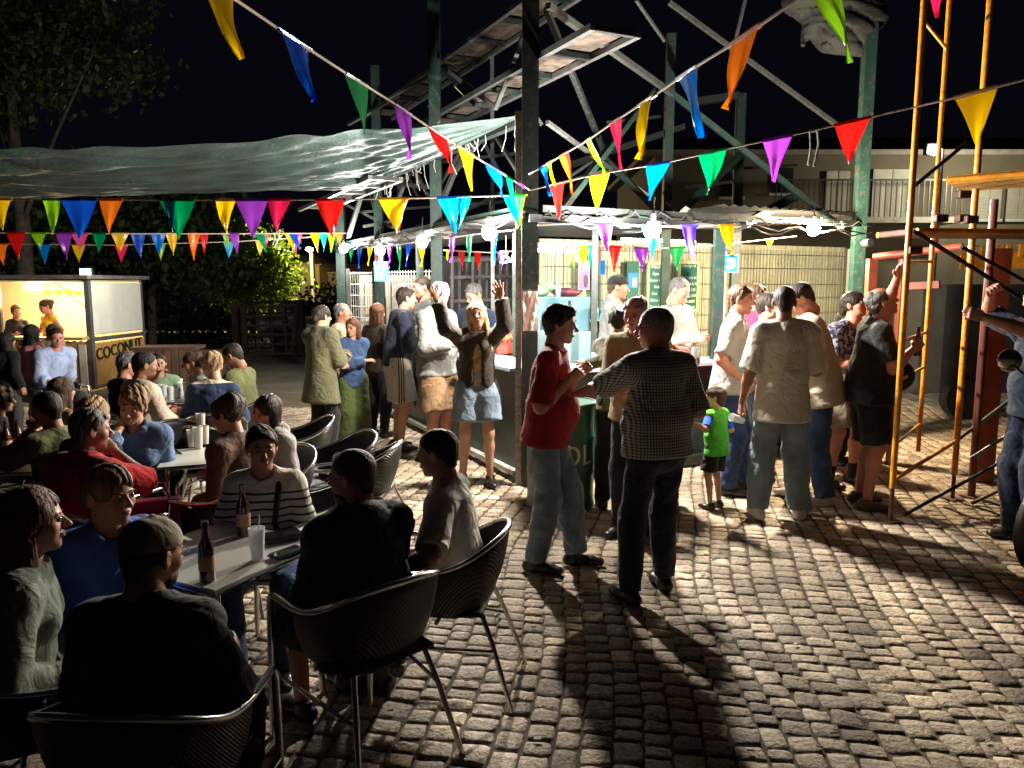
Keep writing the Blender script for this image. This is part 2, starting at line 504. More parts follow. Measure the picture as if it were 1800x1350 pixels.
def hand_sdf(w, f, n, th, curl=25, spread=0.0, grip=False):
    """w wrist, f finger dir, n palm normal, th thumb side (unit vectors)"""
    s = SDF(0.008)
    s.fcone(w - f * 0.01, w + f * 0.03, 0.027, 0.019, 0.036, 0.016, X=th)
    s.fcone(w + f * 0.03, w + f * 0.082, 0.037, 0.016, 0.041, 0.0125, X=th)
    for i, (o, L) in enumerate(((0.030, 0.068), (0.010, 0.077), (-0.011, 0.072), (-0.030, 0.057))):
        p = w + f * (0.085 - abs(i - 1) * 0.003) + th * o
        c = R(curl * (1 + 0.12 * i)); sp = spread * (1.5 - i) * 0.16
        for j, (seg, r0, r1) in enumerate(((0.46, 0.0088, 0.0082), (0.30, 0.0082, 0.0076), (0.24, 0.0076, 0.0062))):
            a = c * (0.6 + j * (0.9 if not grip else 1.0))
            d = _n(f * math.cos(a) + n * math.sin(a) + th * sp)
            q = p + d * L * seg
            s.cone(p, q, r0, r1, k=0.003); p = q
    a = w + f * 0.022 + th * 0.026; b = a + _n(f * 0.62 + th * (0.62 if not grip else 0.3) + n * (0.35 if not grip else 0.75)) * 0.040
    c = b + _n(f * 0.85 + th * (0.25 if not grip else 0.0) + n * (0.3 if not grip else 0.6)) * 0.034
    s.cone(a, b, 0.014, 0.0105, k=0.01); s.cone(b, c, 0.0105, 0.0082, k=0.004)
    return s
ARMS = {
    'hang': ((0.27, 0.03, -0.05), None), 'front': ((0.12, 0.30, 0.22), None), 'hold': ((0.14, 0.27, 0.30), None), 'lap': ((0.12, 0.26, 0.10), None),
    'table': ((0.16, 0.36, 0.20), None), 'pocket': ((0.20, 0.08, 0.02), (0.7, -0.7, -0.1)), 'fold': ((-0.12, 0.20, 0.24), (0.8, 0.1, -0.6)),
    'up': ((0.30, 0.04, 0.98), (0.9, -0.2, 0.0)), 'cheek': ((0.07, 0.16, 0.55), (0.5, 0.5, -0.9)), 'mouth': ((0.03, 0.24, 0.52), (0.7, 0.3, -0.8)),
    'rest': ((0.26, 0.24, 0.17), (0.9, -0.3, -0.4)), 'knee': ((0.12, 0.38, 0.08), None), 'reach': ((0.18, 0.52, 0.42), None)}
def tube_sdf_add(s, pts, r0, r1, k=None):
    n = len(pts) - 1
    for i in range(n): s.cone(pts[i], pts[i + 1], r0 + (r1 - r0) * i / n, r0 + (r1 - r0) * (i + 1) / n, k)

def person(label, px, top, d, yaw, pose='stand', h=None, sit_z=0.385, lean=None, side=0, twist=0, head=(0, 0, 0), ra='hang', la='hang', rp=None, lp=None,
           rf=None, lf=None, skin_t='mid', hair='short', hc='dark', hat=None, glasses=False, beard=None,
           top_m=None, sleeve=0.75, hem=-0.09, off=0.014, collar=None, hood=False, flare=0.0, openf=None,
           bot_m=None, leg=1.0, loose=1.0, shoe_m=None, sock_m=None, fem=False, fat=0.0, hs=1.0, group=None,
           rh=None, lh=None, fold=0.0065, mid=None, extra=None, pos=None, gz=0.0, legs=True, L=0.25, rn=None, ln=None):
    """figure placed so that its head top is seen at (px, top) at depth d; yaw 0 faces the camera, 90 the right of the photo"""
    sit = pose == 'sit'
    if lean is None: lean = 8 if sit else 2
    u = np.array([math.sin(R(side)), math.sin(R(lean)), math.cos(R(lean)) * math.cos(R(side))]); u = _n(u)
    # total height first, to get the scale
    Pz = 0.0
    N0 = u * 0.51 + np.array([0, 0.01, 0]); nd = _n(u * 0.5 + np.array([0, 0.16 + 0.002 * max(head[1], 0), 0.55])); 
    Hc0 = N0 + nd * 0.165 * (0.5 + 0.5 * hs)
    topz = Hc0[2] + (0.118 * math.cos(R(head[1])) + 0.0) * hs
    Tz = W(px, top, d).z - gz
    if sit:
        sc = h / 1.75 if h else min(max((Tz - sit_z) / (topz + 0.10), 0.78), 1.12)
        rootz = sit_z + 0.10 * sc   # pelvis height
    else:
        sc = Tz / (0.95 + topz) if h is None else h / 1.75
        rootz = 0.95 * sc
    anchor = W(px, top, d)
    rz = math.pi + R(yaw)
    c_, s_ = math.cos(rz), math.sin(rz)
    hx, hy = Hc0[0] * sc, Hc0[1] * sc
    X0 = anchor.x - (hx * c_ - hy * s_); Y0 = d - (hx * s_ + hy * c_)
    if pos: X0, Y0 = pos
    root = thing('person', label, 'person', (X0, Y0, gz), rz, group)
    root.scale = (sc, sc, sc)
    P = np.array([0, 0, rootz / sc])
    N = P + N0; Hc = P + Hc0
    HM = rot(*head)
    tw = R(twist); xs = np.array([math.cos(tw), math.sin(tw), 0]); xs = _n(xs - u * (xs @ u))
    fw = _n(np.cross(u, xs))
    sw = 0.146 if fem else 0.170
    S = {q: P + u * 0.452 + xs * q * sw for q in (-1, 1)}
    hip = {q: P + np.array([q * 0.088, 0, -0.02]) for q in (-1, 1)}
    El, Wr, Kn, An = {}, {}, {}, {}
    for q, a, pl in ((1, ra, rp), (-1, la, lp)):
        if isinstance(a, str): t, p0 = ARMS[a]
        elif a[0] == 'w':
            v = (Matrix.Rotation(-rz, 3, 'Z') @ (W(*a[1:4]) - Vector((X0, Y0, gz)))) / sc
            t, p0 = (v.x * q, v.y, v.z - P[2]), None
        else: t, p0 = a, None
        if pl is not None: p0 = pl
        if p0 is None: p0 = (0.45, -0.6, -0.7)
        t = np.array(t, float); p0 = np.array(p0, float)
        if isinstance(a, str) or True: t = np.array([t[0] * q, t[1], t[2]]); p0 = np.array([p0[0] * q, p0[1], p0[2]])
        tt = P + (t if not sit else t)
        El[q], Wr[q] = ik(S[q], tt, 0.285, 0.26, p0)
    for q, f in ((1, rf), (-1, lf)):
        if f is None: f = ((0.11, 0.0, 0.085) if not sit else (0.13, 0.40, 0.085)) + ((0.0, 0.9, 0.0) if not sit else (0.15, 0.7, 0.8))
        if len(f) == 3: f = tuple(f) + ((0.0, 0.9, 0.0) if not sit else (0.15, 0.7, 0.8))
        t = np.array([f[0] * q, f[1], f[2] / 1.0]); pl = np.array([f[3] * q, f[4], f[5]])
        Kn[q], An[q] = ik(hip[q], t, 0.43, 0.425, pl)
    vh = max(0.0085, d * 0.0026); vb = max(0.012, d * 0.0028)
    sk = skin(skin_t)
    parts_V, parts_F = [], []
    def addm(VF, M=None, o=None, s=1.0):
        V, F = VF
        if M is not None: V = (V * s) @ np.asarray(M).T + o
        parts_F.append(F + sum(len(v) for v in parts_V)); parts_V.append(V)
    # ---- body (one mesh): limbs, trunk, neck, then finer head and hands
    b = SDF(0.035)
    w0 = 0.9 if fem else 1.0
    b.fcone(P - u * 0.04, P + u * 0.14, (0.155 + fat), 0.10, (0.128 + fat) * w0, 0.09)
    b.fcone(P + u * 0.14, P + u * 0.36, (0.128 + fat) * w0, 0.09, 0.145 * w0, 0.10, X=xs); b.cone(S[-1], S[1], 0.050, 0.050)
    b.cone(Hc + HM @ np.array([0, -0.02, -0.05]) * hs, N - u * 0.03, 0.052 * hs, 0.062 * (w0 if fem else 1), k=0.02)
    for q in (-1, 1):
        b.cone(S[q], El[q], 0.052 * w0, 0.041 * w0); fd = _n(Wr[q] - El[q])
        b.cone(El[q], El[q] + fd * 0.09, 0.042 * w0, 0.041 * w0); b.cone(El[q] + fd * 0.09, Wr[q], 0.041 * w0, 0.026, k=0.02)
        if legs:
            b.cone(hip[q], Kn[q], 0.078, 0.053); cd = _n(An[q] - Kn[q])
            bk = _n(np.cross(np.cross(_n(Kn[q] - hip[q]), cd) + 1e-6 * np.array([q, 0, 0]), cd)) if sit else np.array([0, -1, 0])
            if sit: bk = -bk if bk @ np.array([0, 1, 0]) > 0 else bk
            b.cone(Kn[q], Kn[q] + cd * 0.14 + bk * 0.012, 0.050, 0.052); b.cone(Kn[q] + cd * 0.13 + bk * 0.012, An[q], 0.050, 0.034, k=0.03)
    addm(b.mesh(vb))
    hv = max(0.0046, d * 0.00105)
    hk = ('head', fem, round(hv, 5))
    if hk not in SK: SK[hk] = head_sdf(fem).mesh(hv)
    addm(SK[hk], HM, Hc, hs)
    for q, g in ((1, rh or {}), (-1, lh or {})):
        f = _n(Wr[q] - El[q])
        if g.get('dir') is not None:
            f = _n(f * 0.35 + _n(np.array([g['dir'][0] * q, g['dir'][1], g['dir'][2]])))
        nn = (rn if q == 1 else ln)
        nn = np.array([nn[0] * q, nn[1], nn[2]], float) if nn is not None else np.array([-q, 0.1, -0.15])
        nn = nn - f * (nn @ f)
        if np.linalg.norm(nn) < 0.1: nn = np.array([0, 0, -1.0]) - f * (-f[2])
        nn = _n(nn); th = _n(np.cross(f, nn)) * q
        addm(hand_sdf(Wr[q], f, nn, th, g.get('curl', 28), g.get('spread', 0), g.get('grip', False)).mesh(max(0.0042, d * 0.0010)))
        g['pt'] = Wr[q] + f * 0.08 + nn * 0.035; root['hand_%s' % ('r' if q == 1 else 'l')] = list(map(float, g['pt']))
    link('body', np_mesh('body', np.concatenate(parts_V), np.concatenate(parts_F)), sk, root, True)
    # ---- eyes, brows, lips where a face can be seen
    tf = lambda p: Hc + HM @ (np.array(p) * hs)
    fd = Matrix.Rotation(rz, 3, 'Z') @ Vector(HM @ np.array([0, 1, 0]))
    facing = fd.y < 0.55
    if facing and d < 12:
        for q in (-1, 1):
            e = MB().sphere((0, 0, 0), 0.0122 * hs, 12, 8)
            eo = e.link('eye', eyemat(), root, True); eo.location = tf((q * 0.031, 0.0815, 0.006)); eo.rotation_euler = Matrix(HM.tolist()).to_euler()
            pts = [tf((q * (0.014 + 0.036 * t), 0.0925 - 0.016 * t * t, 0.0225 + 0.005 * math.sin(t * 3.0))) for t in (0, .25, .5, .75, 1)]
            MB().tube(pts, [0.0022, 0.0032, 0.003, 0.0026, 0.0014], 6).link('eyebrow', hairmat(hc if hc not in ('blond', 'white') else 'fair'), root, True)
        m = MB().sphere((0, 0, 0), 1, 12, 8, (0.0205 * hs, 0.0085 * hs, 0.0042 * hs)); m2 = MB().sphere((0, 0, 0), 1, 12, 8, (0.018 * hs, 0.009 * hs, 0.005 * hs))
        mm = MB(); mm.add([tf((v[0] / hs, v[1] / hs + 0.092, v[2] / hs - 0.0525)) for v in m.v], m.f); mm.add([tf((v[0] / hs, v[1] / hs + 0.0905, v[2] / hs - 0.0615)) for v in m2.v], m2.f)
        mm.link('lips', mat('lips_' + skin_t, (0.36, 0.10, 0.08) if fem else (0.32, 0.12, 0.085), 0.45, var=0.1), root, True)
    # ---- hair, beard, hat, glasses
    if hair and hair != 'bald':
        hk = ('hair', hair, round(hv, 4), L)
        if hk not in SK: SK[hk] = hair_sdf(hair, L).mesh(max(hv, 0.005))
        V, F = SK[hk]
        link('hair', np_mesh('hair', (V * hs) @ HM.T + Hc, F), hairmat(hc), root, True)
    if beard:
        s = SDF(0.02); s.ell((0, 0.034, -0.070), (0.0565, 0.057, 0.047)); s.ell((0, 0.068, -0.096), (0.026, 0.024, 0.026)); s.sub((0, 0.085, -0.045), (0.024, 0.03, 0.016))
        s.clip((0, 0.0, -0.035), (0, -0.25, 1)); s.noise = folds(0.002, 120, 4)
        V, F = s.mesh(max(hv, 0.005)); link('beard', np_mesh('beard', (V * hs) @ HM.T + Hc, F), hairmat(beard), root, True)
    if hat:
        s = SDF(0.01); s.ell((0, -0.012, 0.045), (0.086, 0.107, 0.084)); s.clip((0, 0, 0.030), (0, 0.12, -1))
        s.fcone((0, 0.075, 0.046), (0, 0.150, 0.040), 0.066, 0.007, 0.045, 0.005, k=0.006); s.ell((0, -0.012, 0.13), (0.008, 0.008, 0.005))
        V, F = s.mesh(max(hv, 0.004)); link('cap', np_mesh('cap', (V * hs) @ HM.T + Hc, F), hat, root, True)
    if glasses:
        g = MB()
        for q in (-1, 1):
            g.tube([tf((q * 0.032 + 0.0215 * math.cos(t), 0.104 - abs(0.032 + q * 0.0215 * math.cos(t)) * 0.12, 0.006 + 0.0165 * math.sin(t))) for t in np.linspace(0, 6.28, 17)[:-1]], 0.0019, 5, closed=True)
            g.tube([tf((q * 0.055, 0.098, 0.010)), tf((q * 0.076, 0.075, 0.010)), tf((q * 0.083, -0.005, 0.008))], 0.0018, 5)
        g.tube([tf((-0.011, 0.106, 0.008)), tf((0, 0.108, 0.011)), tf((0.011, 0.106, 0.008))], 0.0018, 5)
        g.link('glasses', mat('spectacle_frame', (0.02, 0.02, 0.022), 0.3, var=0), root, True)
    # ---- upper clothing
    sd = int(px * 7 + top) % 997
    if top_m:
        t = SDF(0.045); o = off
        t.fcone(P + u * (hem - 0.02), P + u * 0.14, (0.176 + fat + o + flare), 0.122 + o + fat * 0.7 + flare * 0.8, (0.136 + fat) * w0 + o, 0.098 + o + fat * 0.5)
        t.fcone(P + u * 0.14, P + u * 0.36, (0.136 + fat) * w0 + o, 0.098 + o + fat * 0.4, 0.150 * w0 + o, 0.104 + o, X=xs)
        t.cone(S[-1], S[1], 0.050 + o, 0.050 + o)
        for q in (-1, 1): t.cone(N - u * 0.012 + xs * q * 0.03, S[q], 0.050 + o * 0.6, 0.044 + o, k=0.03)
        t.cone(P + u * 0.44, N - u * 0.005, 0.085 + o, 0.062 + o * 0.6, k=0.03)
        if fem:
            for q in (-1, 1): t.ell(P + u * 0.33 + fw * 0.085 + xs * q * 0.07, (0.058, 0.055, 0.058))
        elif fat > 0.015: t.ell(P + u * 0.12 + fw * (0.04 + fat), (0.13 + fat, 0.085 + fat * 1.5, 0.16), k=0.06)
        for q in (-1, 1):
            ro = o * 0.9
            if sleeve <= 1: 
                e = S[q] + (El[q] - S[q]) * sleeve; rr = 0.052 * w0 + ro + 0.007
                t.P.append(('k', S[q], e, 0.049 * w0 + ro, rr, 0.02))
            else:
                e = El[q] + (Wr[q] - El[q]) * (sleeve - 1)
                t.cone(S[q], El[q], 0.049 * w0 + ro, 0.046 * w0 + ro, k=0.03)
                t.P.append(('k', El[q], e, 0.046 * w0 + ro, (0.040 if sleeve < 1.8 else 0.032) + ro, 0.02))
        if hood:
            t.ell(N - fw * 0.075 - u * 0.01, (0.105, 0.060, 0.065), k=0.03)
            for q in (-1, 1): t.cone(N - fw * 0.05 + xs * q * 0.075, N + fw * 0.055 + xs * q * 0.045 - u * 0.035, 0.030, 0.020, k=0.02)
        nc = 0.066 if not collar else 0.060
        t.sub(N + u * 0.055 + fw * 0.022, (nc, nc + 0.004, 0.072 if not openf == 'v' else 0.13), k=0.012)
        t.clip(P + u * hem, -u) if min(Wr[1] @ u, Wr[-1] @ u) > (P + u * hem) @ u - 0.02 or sleeve <= 1.1 else None
        t.noise = folds(fold, 24, sd)
        if openf == 'blazer':   # open front showing what is worn beneath
            t.sub(P + u * 0.16 + fw * 0.19, (0.055, 0.14, 0.30), k=0.015)
            t.sub(P + u * -0.10 + fw * 0.22, (0.13, 0.16, 0.20), k=0.02)
        V, F = t.mesh(vh); link(mid or 'shirt', np_mesh('shirt', V, F), top_m, root, True)
        if collar:
            c = SDF(0.008); nr = 0.066; ring = []
            for i in range(11):
                a = -math.pi / 2 + 0.45 + (2 * math.pi - 0.9) * i / 10 + math.pi
                ring.append(N + u * (0.028 - 0.028 * math.sin(a) * 0.8 - 0.012) + xs * math.cos(a) * nr + fw * (math.sin(a) * nr * 1.05 + 0.008))
            tube_sdf_add(c, ring, 0.011, 0.011)
            V, F = c.mesh(max(0.006, d * 0.0016)); link('collar', np_mesh('collar', V, F), collar, root, True)
    # ---- lower clothing
    if bot_m and legs:
        t = SDF(0.03); lo = 0.010 * loose + (0.02 * (loose - 1) if loose > 1 else 0)
        t.fcone(P - np.array([0, 0, 0.03]), P + u * 0.09, 0.163 + fat * 0.8, 0.112 + fat * 0.4, 0.150 + fat * 0.8, 0.106 + fat * 0.5)
        for q in (-1, 1):
            if leg <= 0.5:
                e = hip[q] + (Kn[q] - hip[q]) * (leg * 2)
                t.P.append(('k', hip[q], e, 0.086 + lo, (0.086 - 0.022 * leg * 2) + lo * 1.6 + 0.008, 0.02))
            elif loose > 2:
                t.cone(hip[q], Kn[q], 0.092 + lo * 0.4, 0.085 + lo * 0.5); e = Kn[q] + (An[q] - Kn[q]) * (leg * 2 - 1)
                t.P.append(('k', Kn[q], e, 0.085 + lo * 0.5, 0.095 + lo * 0.6, 0.03))
            else:
                t.cone(hip[q], Kn[q], 0.082 + lo * 0.8, 0.063 + lo); e = Kn[q] + (An[q] - Kn[q]) * (leg * 2 - 1) * 1.02
                t.P.append(('k', Kn[q] - _n(An[q] - Kn[q]) * 0.01, e, 0.065 + lo, 0.055 + lo, 0.03)); t.cone(Kn[q], Kn[q] + (An[q] - Kn[q]) * 0.45, 0.062 + lo, 0.062 + lo)
        if sit: t.ell(P + np.array([0, -0.03, -0.045]), (0.175 + fat, 0.125, 0.075))
        t.noise = folds(fold * 1.25, 26, sd + 3, zs=1.5)
        V, F = t.mesh(vh); link('shorts' if leg < 0.75 else 'trousers', np_mesh('trousers', V, F), bot_m, root, True)
    if shoe_m and legs:
        for q in (-1, 1):
            a = An[q]; cd = _n(An[q] - Kn[q])
            yw = np.array([q * 0.12, 1, 0]); flat = a[2] < 0.16
            if not flat: yw = np.array([0, 0.75, -0.55]) + 0.0 * cd
            yw = _n(yw - (0 if flat else 1) * cd * (yw @ cd) * 0.6)
            up = np.array([0, 0, 1.0]) if flat else _n(-cd + yw * (cd @ yw))
            c = SDF(0.018); base = a - up * (a[2] if flat else 0.075)
            c.fcone(base + up * 0.038 - yw * 0.055, base + up * 0.034 + yw * 0.10, 0.037, 0.038, 0.047, 0.034, X=np.cross(yw, up))
            c.fcone(base + up * 0.034 + yw * 0.10, base + up * 0.028 + yw * 0.165, 0.047, 0.032, 0.036, 0.026, X=np.cross(yw, up))
            c.P.append(('k', base + up * 0.03 - yw * 0.01, base + up * 0.095 - yw * 0.012, 0.046, 0.044, 0.015))
            c.clip(base + up * 0.004, -up)
            V, F = c.mesh(max(0.007, d * 0.0018)); link('shoe', np_mesh('shoe', V, F), shoe_m, root, True)
            if sock_m:
                k = SDF(0.01); k.P.append(('k', a + up * 0.0, a - cd * 0.11, 0.043, 0.045, 0.01)); V, F = k.mesh(0.009)
                link('sock', np_mesh('sock', V, F), sock_m, root, True)
    J = dict(P=P, N=N, u=u, fw=fw, xs=xs, S=S, El=El, Wr=Wr, Kn=Kn, An=An, Hc=Hc, HM=HM, root=root, sc=sc, tf=tf)
    if extra: extra(J)
    return J
# flat-ended cone primitive for sleeves and hems
_old_d, _old_bb = SDF._d, SDF._bb
def _d2(s, pr, X):
    if pr[0] != 'k': return _old_d(s, pr, X)
    a, b, ra, rb = pr[1:5]; ab = b - a; L = np.linalg.norm(ab) + 1e-9; z = ab / L
    t = (X - a) @ z; h = np.clip(t / L, 0, 1)
    return np.maximum(np.sqrt(((X - a - h[..., None] * ab) ** 2).sum(-1)) - (ra + (rb - ra) * h), t - L)
def _bb2(pr):
    if pr[0] != 'k': return _old_bb(pr)
    r = max(pr[3], pr[4]); return np.minimum(pr[1], pr[2]) - r, np.maximum(pr[1], pr[2]) + r
SDF._d = _d2; SDF._bb = staticmethod(_bb2)
def hand_world(J, q):
    v = Vector(J['root']['hand_' + ('r' if q == 1 else 'l')])
    r = J['root']; M = Matrix.LocRotScale(r.location, r.rotation_euler, r.scale)
    return M @ v
# ------------------------------------------------------------------ bar frame of reference: corner C, u along the front, w back along the left side
CX, CY = 0.16, 7.0
UV, WV = Vector((0.900, 0.435, 0)), Vector((-0.435, 0.900, 0))
def B(u, w, z=0.0): return Vector((CX, CY, 0)) + UV * u + WV * w + Vector((0, 0, z))
BROT = math.atan2(0.435, 0.900)

# ------------------------------------------------------------------ materials of the place
def stone_mat():
    m = bpy.data.materials.new('granite_setts'); m.use_nodes = True
    nt = m.node_tree; N = nt.nodes; L = nt.links; b = N['Principled BSDF']; b.inputs['Roughness'].default_value = 0.62
    g = N.new('ShaderNodeNewGeometry'); cr = N.new('ShaderNodeValToRGB')
    e = cr.color_ramp.elements; e[0].color = (0.24, 0.175, 0.115, 1); e[1].color = (0.62, 0.485, 0.34, 1)
    x = e.new(0.35); x.color = (0.40, 0.31, 0.21, 1); x = e.new(0.72); x.color = (0.50, 0.385, 0.27, 1)
    L.new(g.outputs['Random Per Island'], cr.inputs[0])
    tc = N.new('ShaderNodeTexCoord'); n = N.new('ShaderNodeTexNoise'); n.inputs['Scale'].default_value = 55; n.inputs['Detail'].default_value = 6
    L.new(tc.outputs['Object'], n.inputs['Vector'])
    mr = N.new('ShaderNodeMapRange'); mr.inputs['From Min'].default_value = 0.3; mr.inputs['From Max'].default_value = 0.7; mr.inputs['To Min'].default_value = 0.6; mr.inputs['To Max'].default_value = 1.35
    L.new(n.outputs['Fac'], mr.inputs['Value']); mx = N.new('ShaderNodeVectorMath'); mx.operation = 'SCALE'
    n5 = N.new('ShaderNodeTexNoise'); n5.inputs['Scale'].default_value = 0.55; n5.inputs['Detail'].default_value = 4; L.new(tc.outputs['Object'], n5.inputs['Vector'])
    m5 = N.new('ShaderNodeMapRange'); m5.inputs['From Min'].default_value = 0.35; m5.inputs['From Max'].default_value = 0.65; m5.inputs['To Min'].default_value = 0.7; m5.inputs['To Max'].default_value = 1.2
    L.new(n5.outputs['Fac'], m5.inputs['Value']); mu = N.new('ShaderNodeMath'); mu.operation = 'MULTIPLY'
    L.new(m5.outputs[0], mu.inputs[0]); L.new(mr.outputs[0], mu.inputs[1])
    L.new(cr.outputs[0], mx.inputs[0]); L.new(mu.outputs[0], mx.inputs['Scale']); L.new(mx.outputs[0], b.inputs['Base Color'])
    n2 = N.new('ShaderNodeTexNoise'); n2.inputs['Scale'].default_value = 42; n2.inputs['Detail'].default_value = 9; n2.inputs['Roughness'].default_value = 0.62
    L.new(tc.outputs['Object'], n2.inputs['Vector'])
    bp = N.new('ShaderNodeBump'); bp.inputs['Strength'].default_value = 1.0; bp.inputs['Distance'].default_value = 0.020
    L.new(n2.outputs['Fac'], bp.inputs['Height']); L.new(bp.outputs[0], b.inputs['Normal'])
    return m
M_dirt = mat('joint_dirt', (0.085, 0.060, 0.038), 0.95, var=0.4, vs=3, bump=0.6, bs=50)
M_green = mat('green_painted_steel', (0.006, 0.027, 0.021), 0.5, var=0.3, vs=9, dirt=0.7, bump=0.1, bs=60)
M_dgreen = mat('dark_green_steel', (0.007, 0.013, 0.012), 0.5, var=0.3, vs=7, dirt=0.6)
M_galv = mat('galvanised_tube', (0.15, 0.155, 0.15), 0.42, metal=0.6, var=0.2, vs=12, dirt=0.4)
M_counter = mat('dark_green_panel', (0.012, 0.030, 0.026), 0.45, var=0.5, vs=3, dirt=0.5)
M_ctop = mat('pale_counter_top', (0.27, 0.33, 0.35), 0.35, var=0.1, vs=5, dirt=0.25)
M_plank = mat('weathered_plank', (0.050, 0.034, 0.024), 0.9, var=0.8, vs=9, stretch=(1, 1, 1), bump=0.4, bs=30, dirt=0.8)
M_white = mat('white_paint', (0.48, 0.48, 0.46), 0.5, var=0.08, vs=4, dirt=0.15)
M_yellow = mat('yellow_scaffold_paint', (0.68, 0.27, 0.02), 0.42, var=0.2, vs=11, dirt=0.5, bump=0.1)
M_redox = mat('red_oxide_paint', (0.24, 0.05, 0.022), 0.5, var=0.2, vs=9, dirt=0.35)
M_black = mat('black_rubber', (0.012, 0.012, 0.013), 0.6, var=0.1)
M_alu = mat('polished_aluminium', (0.72, 0.72, 0.71), 0.22, metal=1.0, var=0.06, vs=20)
M_cable = mat('cable_sheath', (0.02, 0.02, 0.02), 0.5, var=0.1)
M_rope = mat('bunting_cord', (0.45, 0.36, 0.28), 0.9, var=0.1, vs=30)

# ------------------------------------------------------------------ ground and granite setts
gm = mat('worn_asphalt', (0.12, 0.10, 0.075), 0.9, var=0.35, vs=1.2, bump=0.7, bs=14)
me = np_mesh('ground', [(-160, -20, -0.03), (160, -20, -0.03), (160, 24, -0.03), (-160, 24, -0.03), (160, 140, -6.0), (-160, 140, -6.0), (160, 300, -7.0), (-160, 300, -7.0)], [(0, 1, 2, 3), (3, 2, 4, 5), (5, 4, 6, 7)])
tag(link('ground', me, gm), kind='structure')
def build_setts():
    A = R(9.7); D = np.array([math.sin(A), math.cos(A)]); X = np.array([math.cos(A), -math.sin(A)])
    Vs, Fs, base = [], [], 0
    g = 6
    t = np.linspace(-1, 1, g)
    Ug, Vg = np.meshgrid(t, t, indexing='ij'); Ug = Ug.ravel(); Vg = Vg.ravel()
    quad = np.array([(i * g + j, (i + 1) * g + j, (i + 1) * g + j + 1, i * g + j + 1) for i in range(g - 1) for j in range(g - 1)])
    t6 = np.array([-1, -0.93, -0.4, 0.4, 0.93, 1]); Ug, Vg = [a.ravel() for a in np.meshgrid(t6, t6, indexing='ij')]
    prof = ((np.abs(Ug) < 0.99) & (np.abs(Vg) < 0.99)) * 1.0
    xw = -12.0
    r = np.random.default_rng(5)
    while xw < 11.0:
        cw = r.uniform(0.105, 0.155)
        s = 0.6 + r.uniform(0, 0.12)
        while s < 16.0:
            L = r.choice([r.uniform(0.08, 0.11), r.uniform(0.11, 0.165)])
            cx, cs = xw + cw / 2, s + L / 2
            bend = 0.09 * math.sin(cs * 0.9 + cx * 0.35) + 0.03 * math.sin(cs * 2.3 + cx)
            c = X * (cx + bend) + D * cs
            s += L
            if c[1] < 1.9 or abs(c[0]) > 0.72 * c[1] + 0.8: continue
            if c[1] > 11.5 - 0.0 * c[0] and c[0] < -2.4: continue
            if c[1] > 13: continue
            gap = 0.0012 + r.uniform(0, 0.0040)
            hw, hl = cw / 2 - gap, L / 2 - gap
            sk = r.normal(0, 0.09, 4)
            uu = Ug * (1 + 0.10 * Vg * sk[0] * 3) ; vv = Vg * (1 + 0.10 * Ug * sk[1] * 3)
            rd = 1 - 0.10 * (Ug * Ug * Vg * Vg)
            tw = r.normal(0, 0.045)
            lx, ly = uu * hw * rd, vv * hl * rd
            px = lx * math.cos(tw) - ly * math.sin(tw) + r.normal(0, 0.0022, g * g); py = lx * math.sin(tw) + ly * math.cos(tw) + r.normal(0, 0.0022, g * g)
            z = -0.0145 + (0.0105 + r.normal(0, 0.0014)) * prof + 0.0022 * (1 - Ug ** 4) * (1 - Vg ** 4) + (Ug * r.normal(0, 0.0016) + Vg * r.normal(0, 0.0016)) * (prof > 0) + r.normal(0, 0.0017, g * g)
            p = c[None, :] + px[:, None] * X[None, :] + py[:, None] * D[None, :]
            Vs.append(np.column_stack([p, z])); Fs.append(quad + base); base += g * g
        xw += cw
    V = np.concatenate(Vs); F = np.concatenate(Fs)
    me = np_mesh('cobblestone_paving', V, F)
    o = link('cobblestone_paving', me, stone_mat(), None, True)
    tag(o, kind='structure')
    me2 = np_mesh('joint_bed', [(-12, 0.5, -0.009), (12, 0.5, -0.009), (12, 13.1, -0.009), (-12, 13.1, -0.009)], [(0, 1, 2, 3)])
    tag(link('paving_joint_bed', me2, M_dirt), kind='structure')
build_setts()

# ------------------------------------------------------------------ grandstand of steel posts and planks over the bar
gs = thing('grandstand', 'tall steel grandstand frame with crossing braces and plank rows above the bar', 'grandstand', tuple(B(0, 0)))
gi = Matrix.Translation(-B(0, 0))
def gpart(name, m, mb, smooth=False):
    o = mb.link(name, m, gs, smooth); o.matrix_parent_inverse = gs.matrix_world.inverted(); o.location = -Vector(gs.location); return o
def gbar(name, a, b, w, m, tube=False, h=None):
    mb = MB()
    if tube: mb.tube([a, b], w, 8)
    else: mb.bar(a, b, w, h)
    o = mb.link(name, m, gs, tube); o.location = -Vector(gs.location); return o
gbar('post', B(0, 0, 0), B(0, 0, 6.2), 0.145, M_dgreen)
gbar('post', B(-0.10, 0.03, 0), B(-0.10, 0.03, 3.35), 0.055, mat('rusty_white_tube', (0.30, 0.25, 0.20), 0.7, var=0.3, vs=20, dirt=0.9))
for wv, hgt, ww in ((2.4, 5.4, 0.13), (4.8, 4.9, 0.12), (7.15, 3.6, 0.15)): gbar('post', B(0, wv), B(0, wv, hgt), ww, M_green)
gbar('post', B(2.17, 0), B(2.17, 0, 2.45), 0.10, M_green)
gbar('post', B(4.17, 0), B(4.17, 0, 5.1), 0.12, M_green)
p = W(1045, 500, 7.9); gbar('post', (p.x, p.y, 0), (p.x, p.y, 2.4), 0.06, M_dgreen)
p = W(905, 540, 8.4); gbar('post', (p.x, p.y, 0), (p.x, p.y, 2.4), 0.055, M_green)
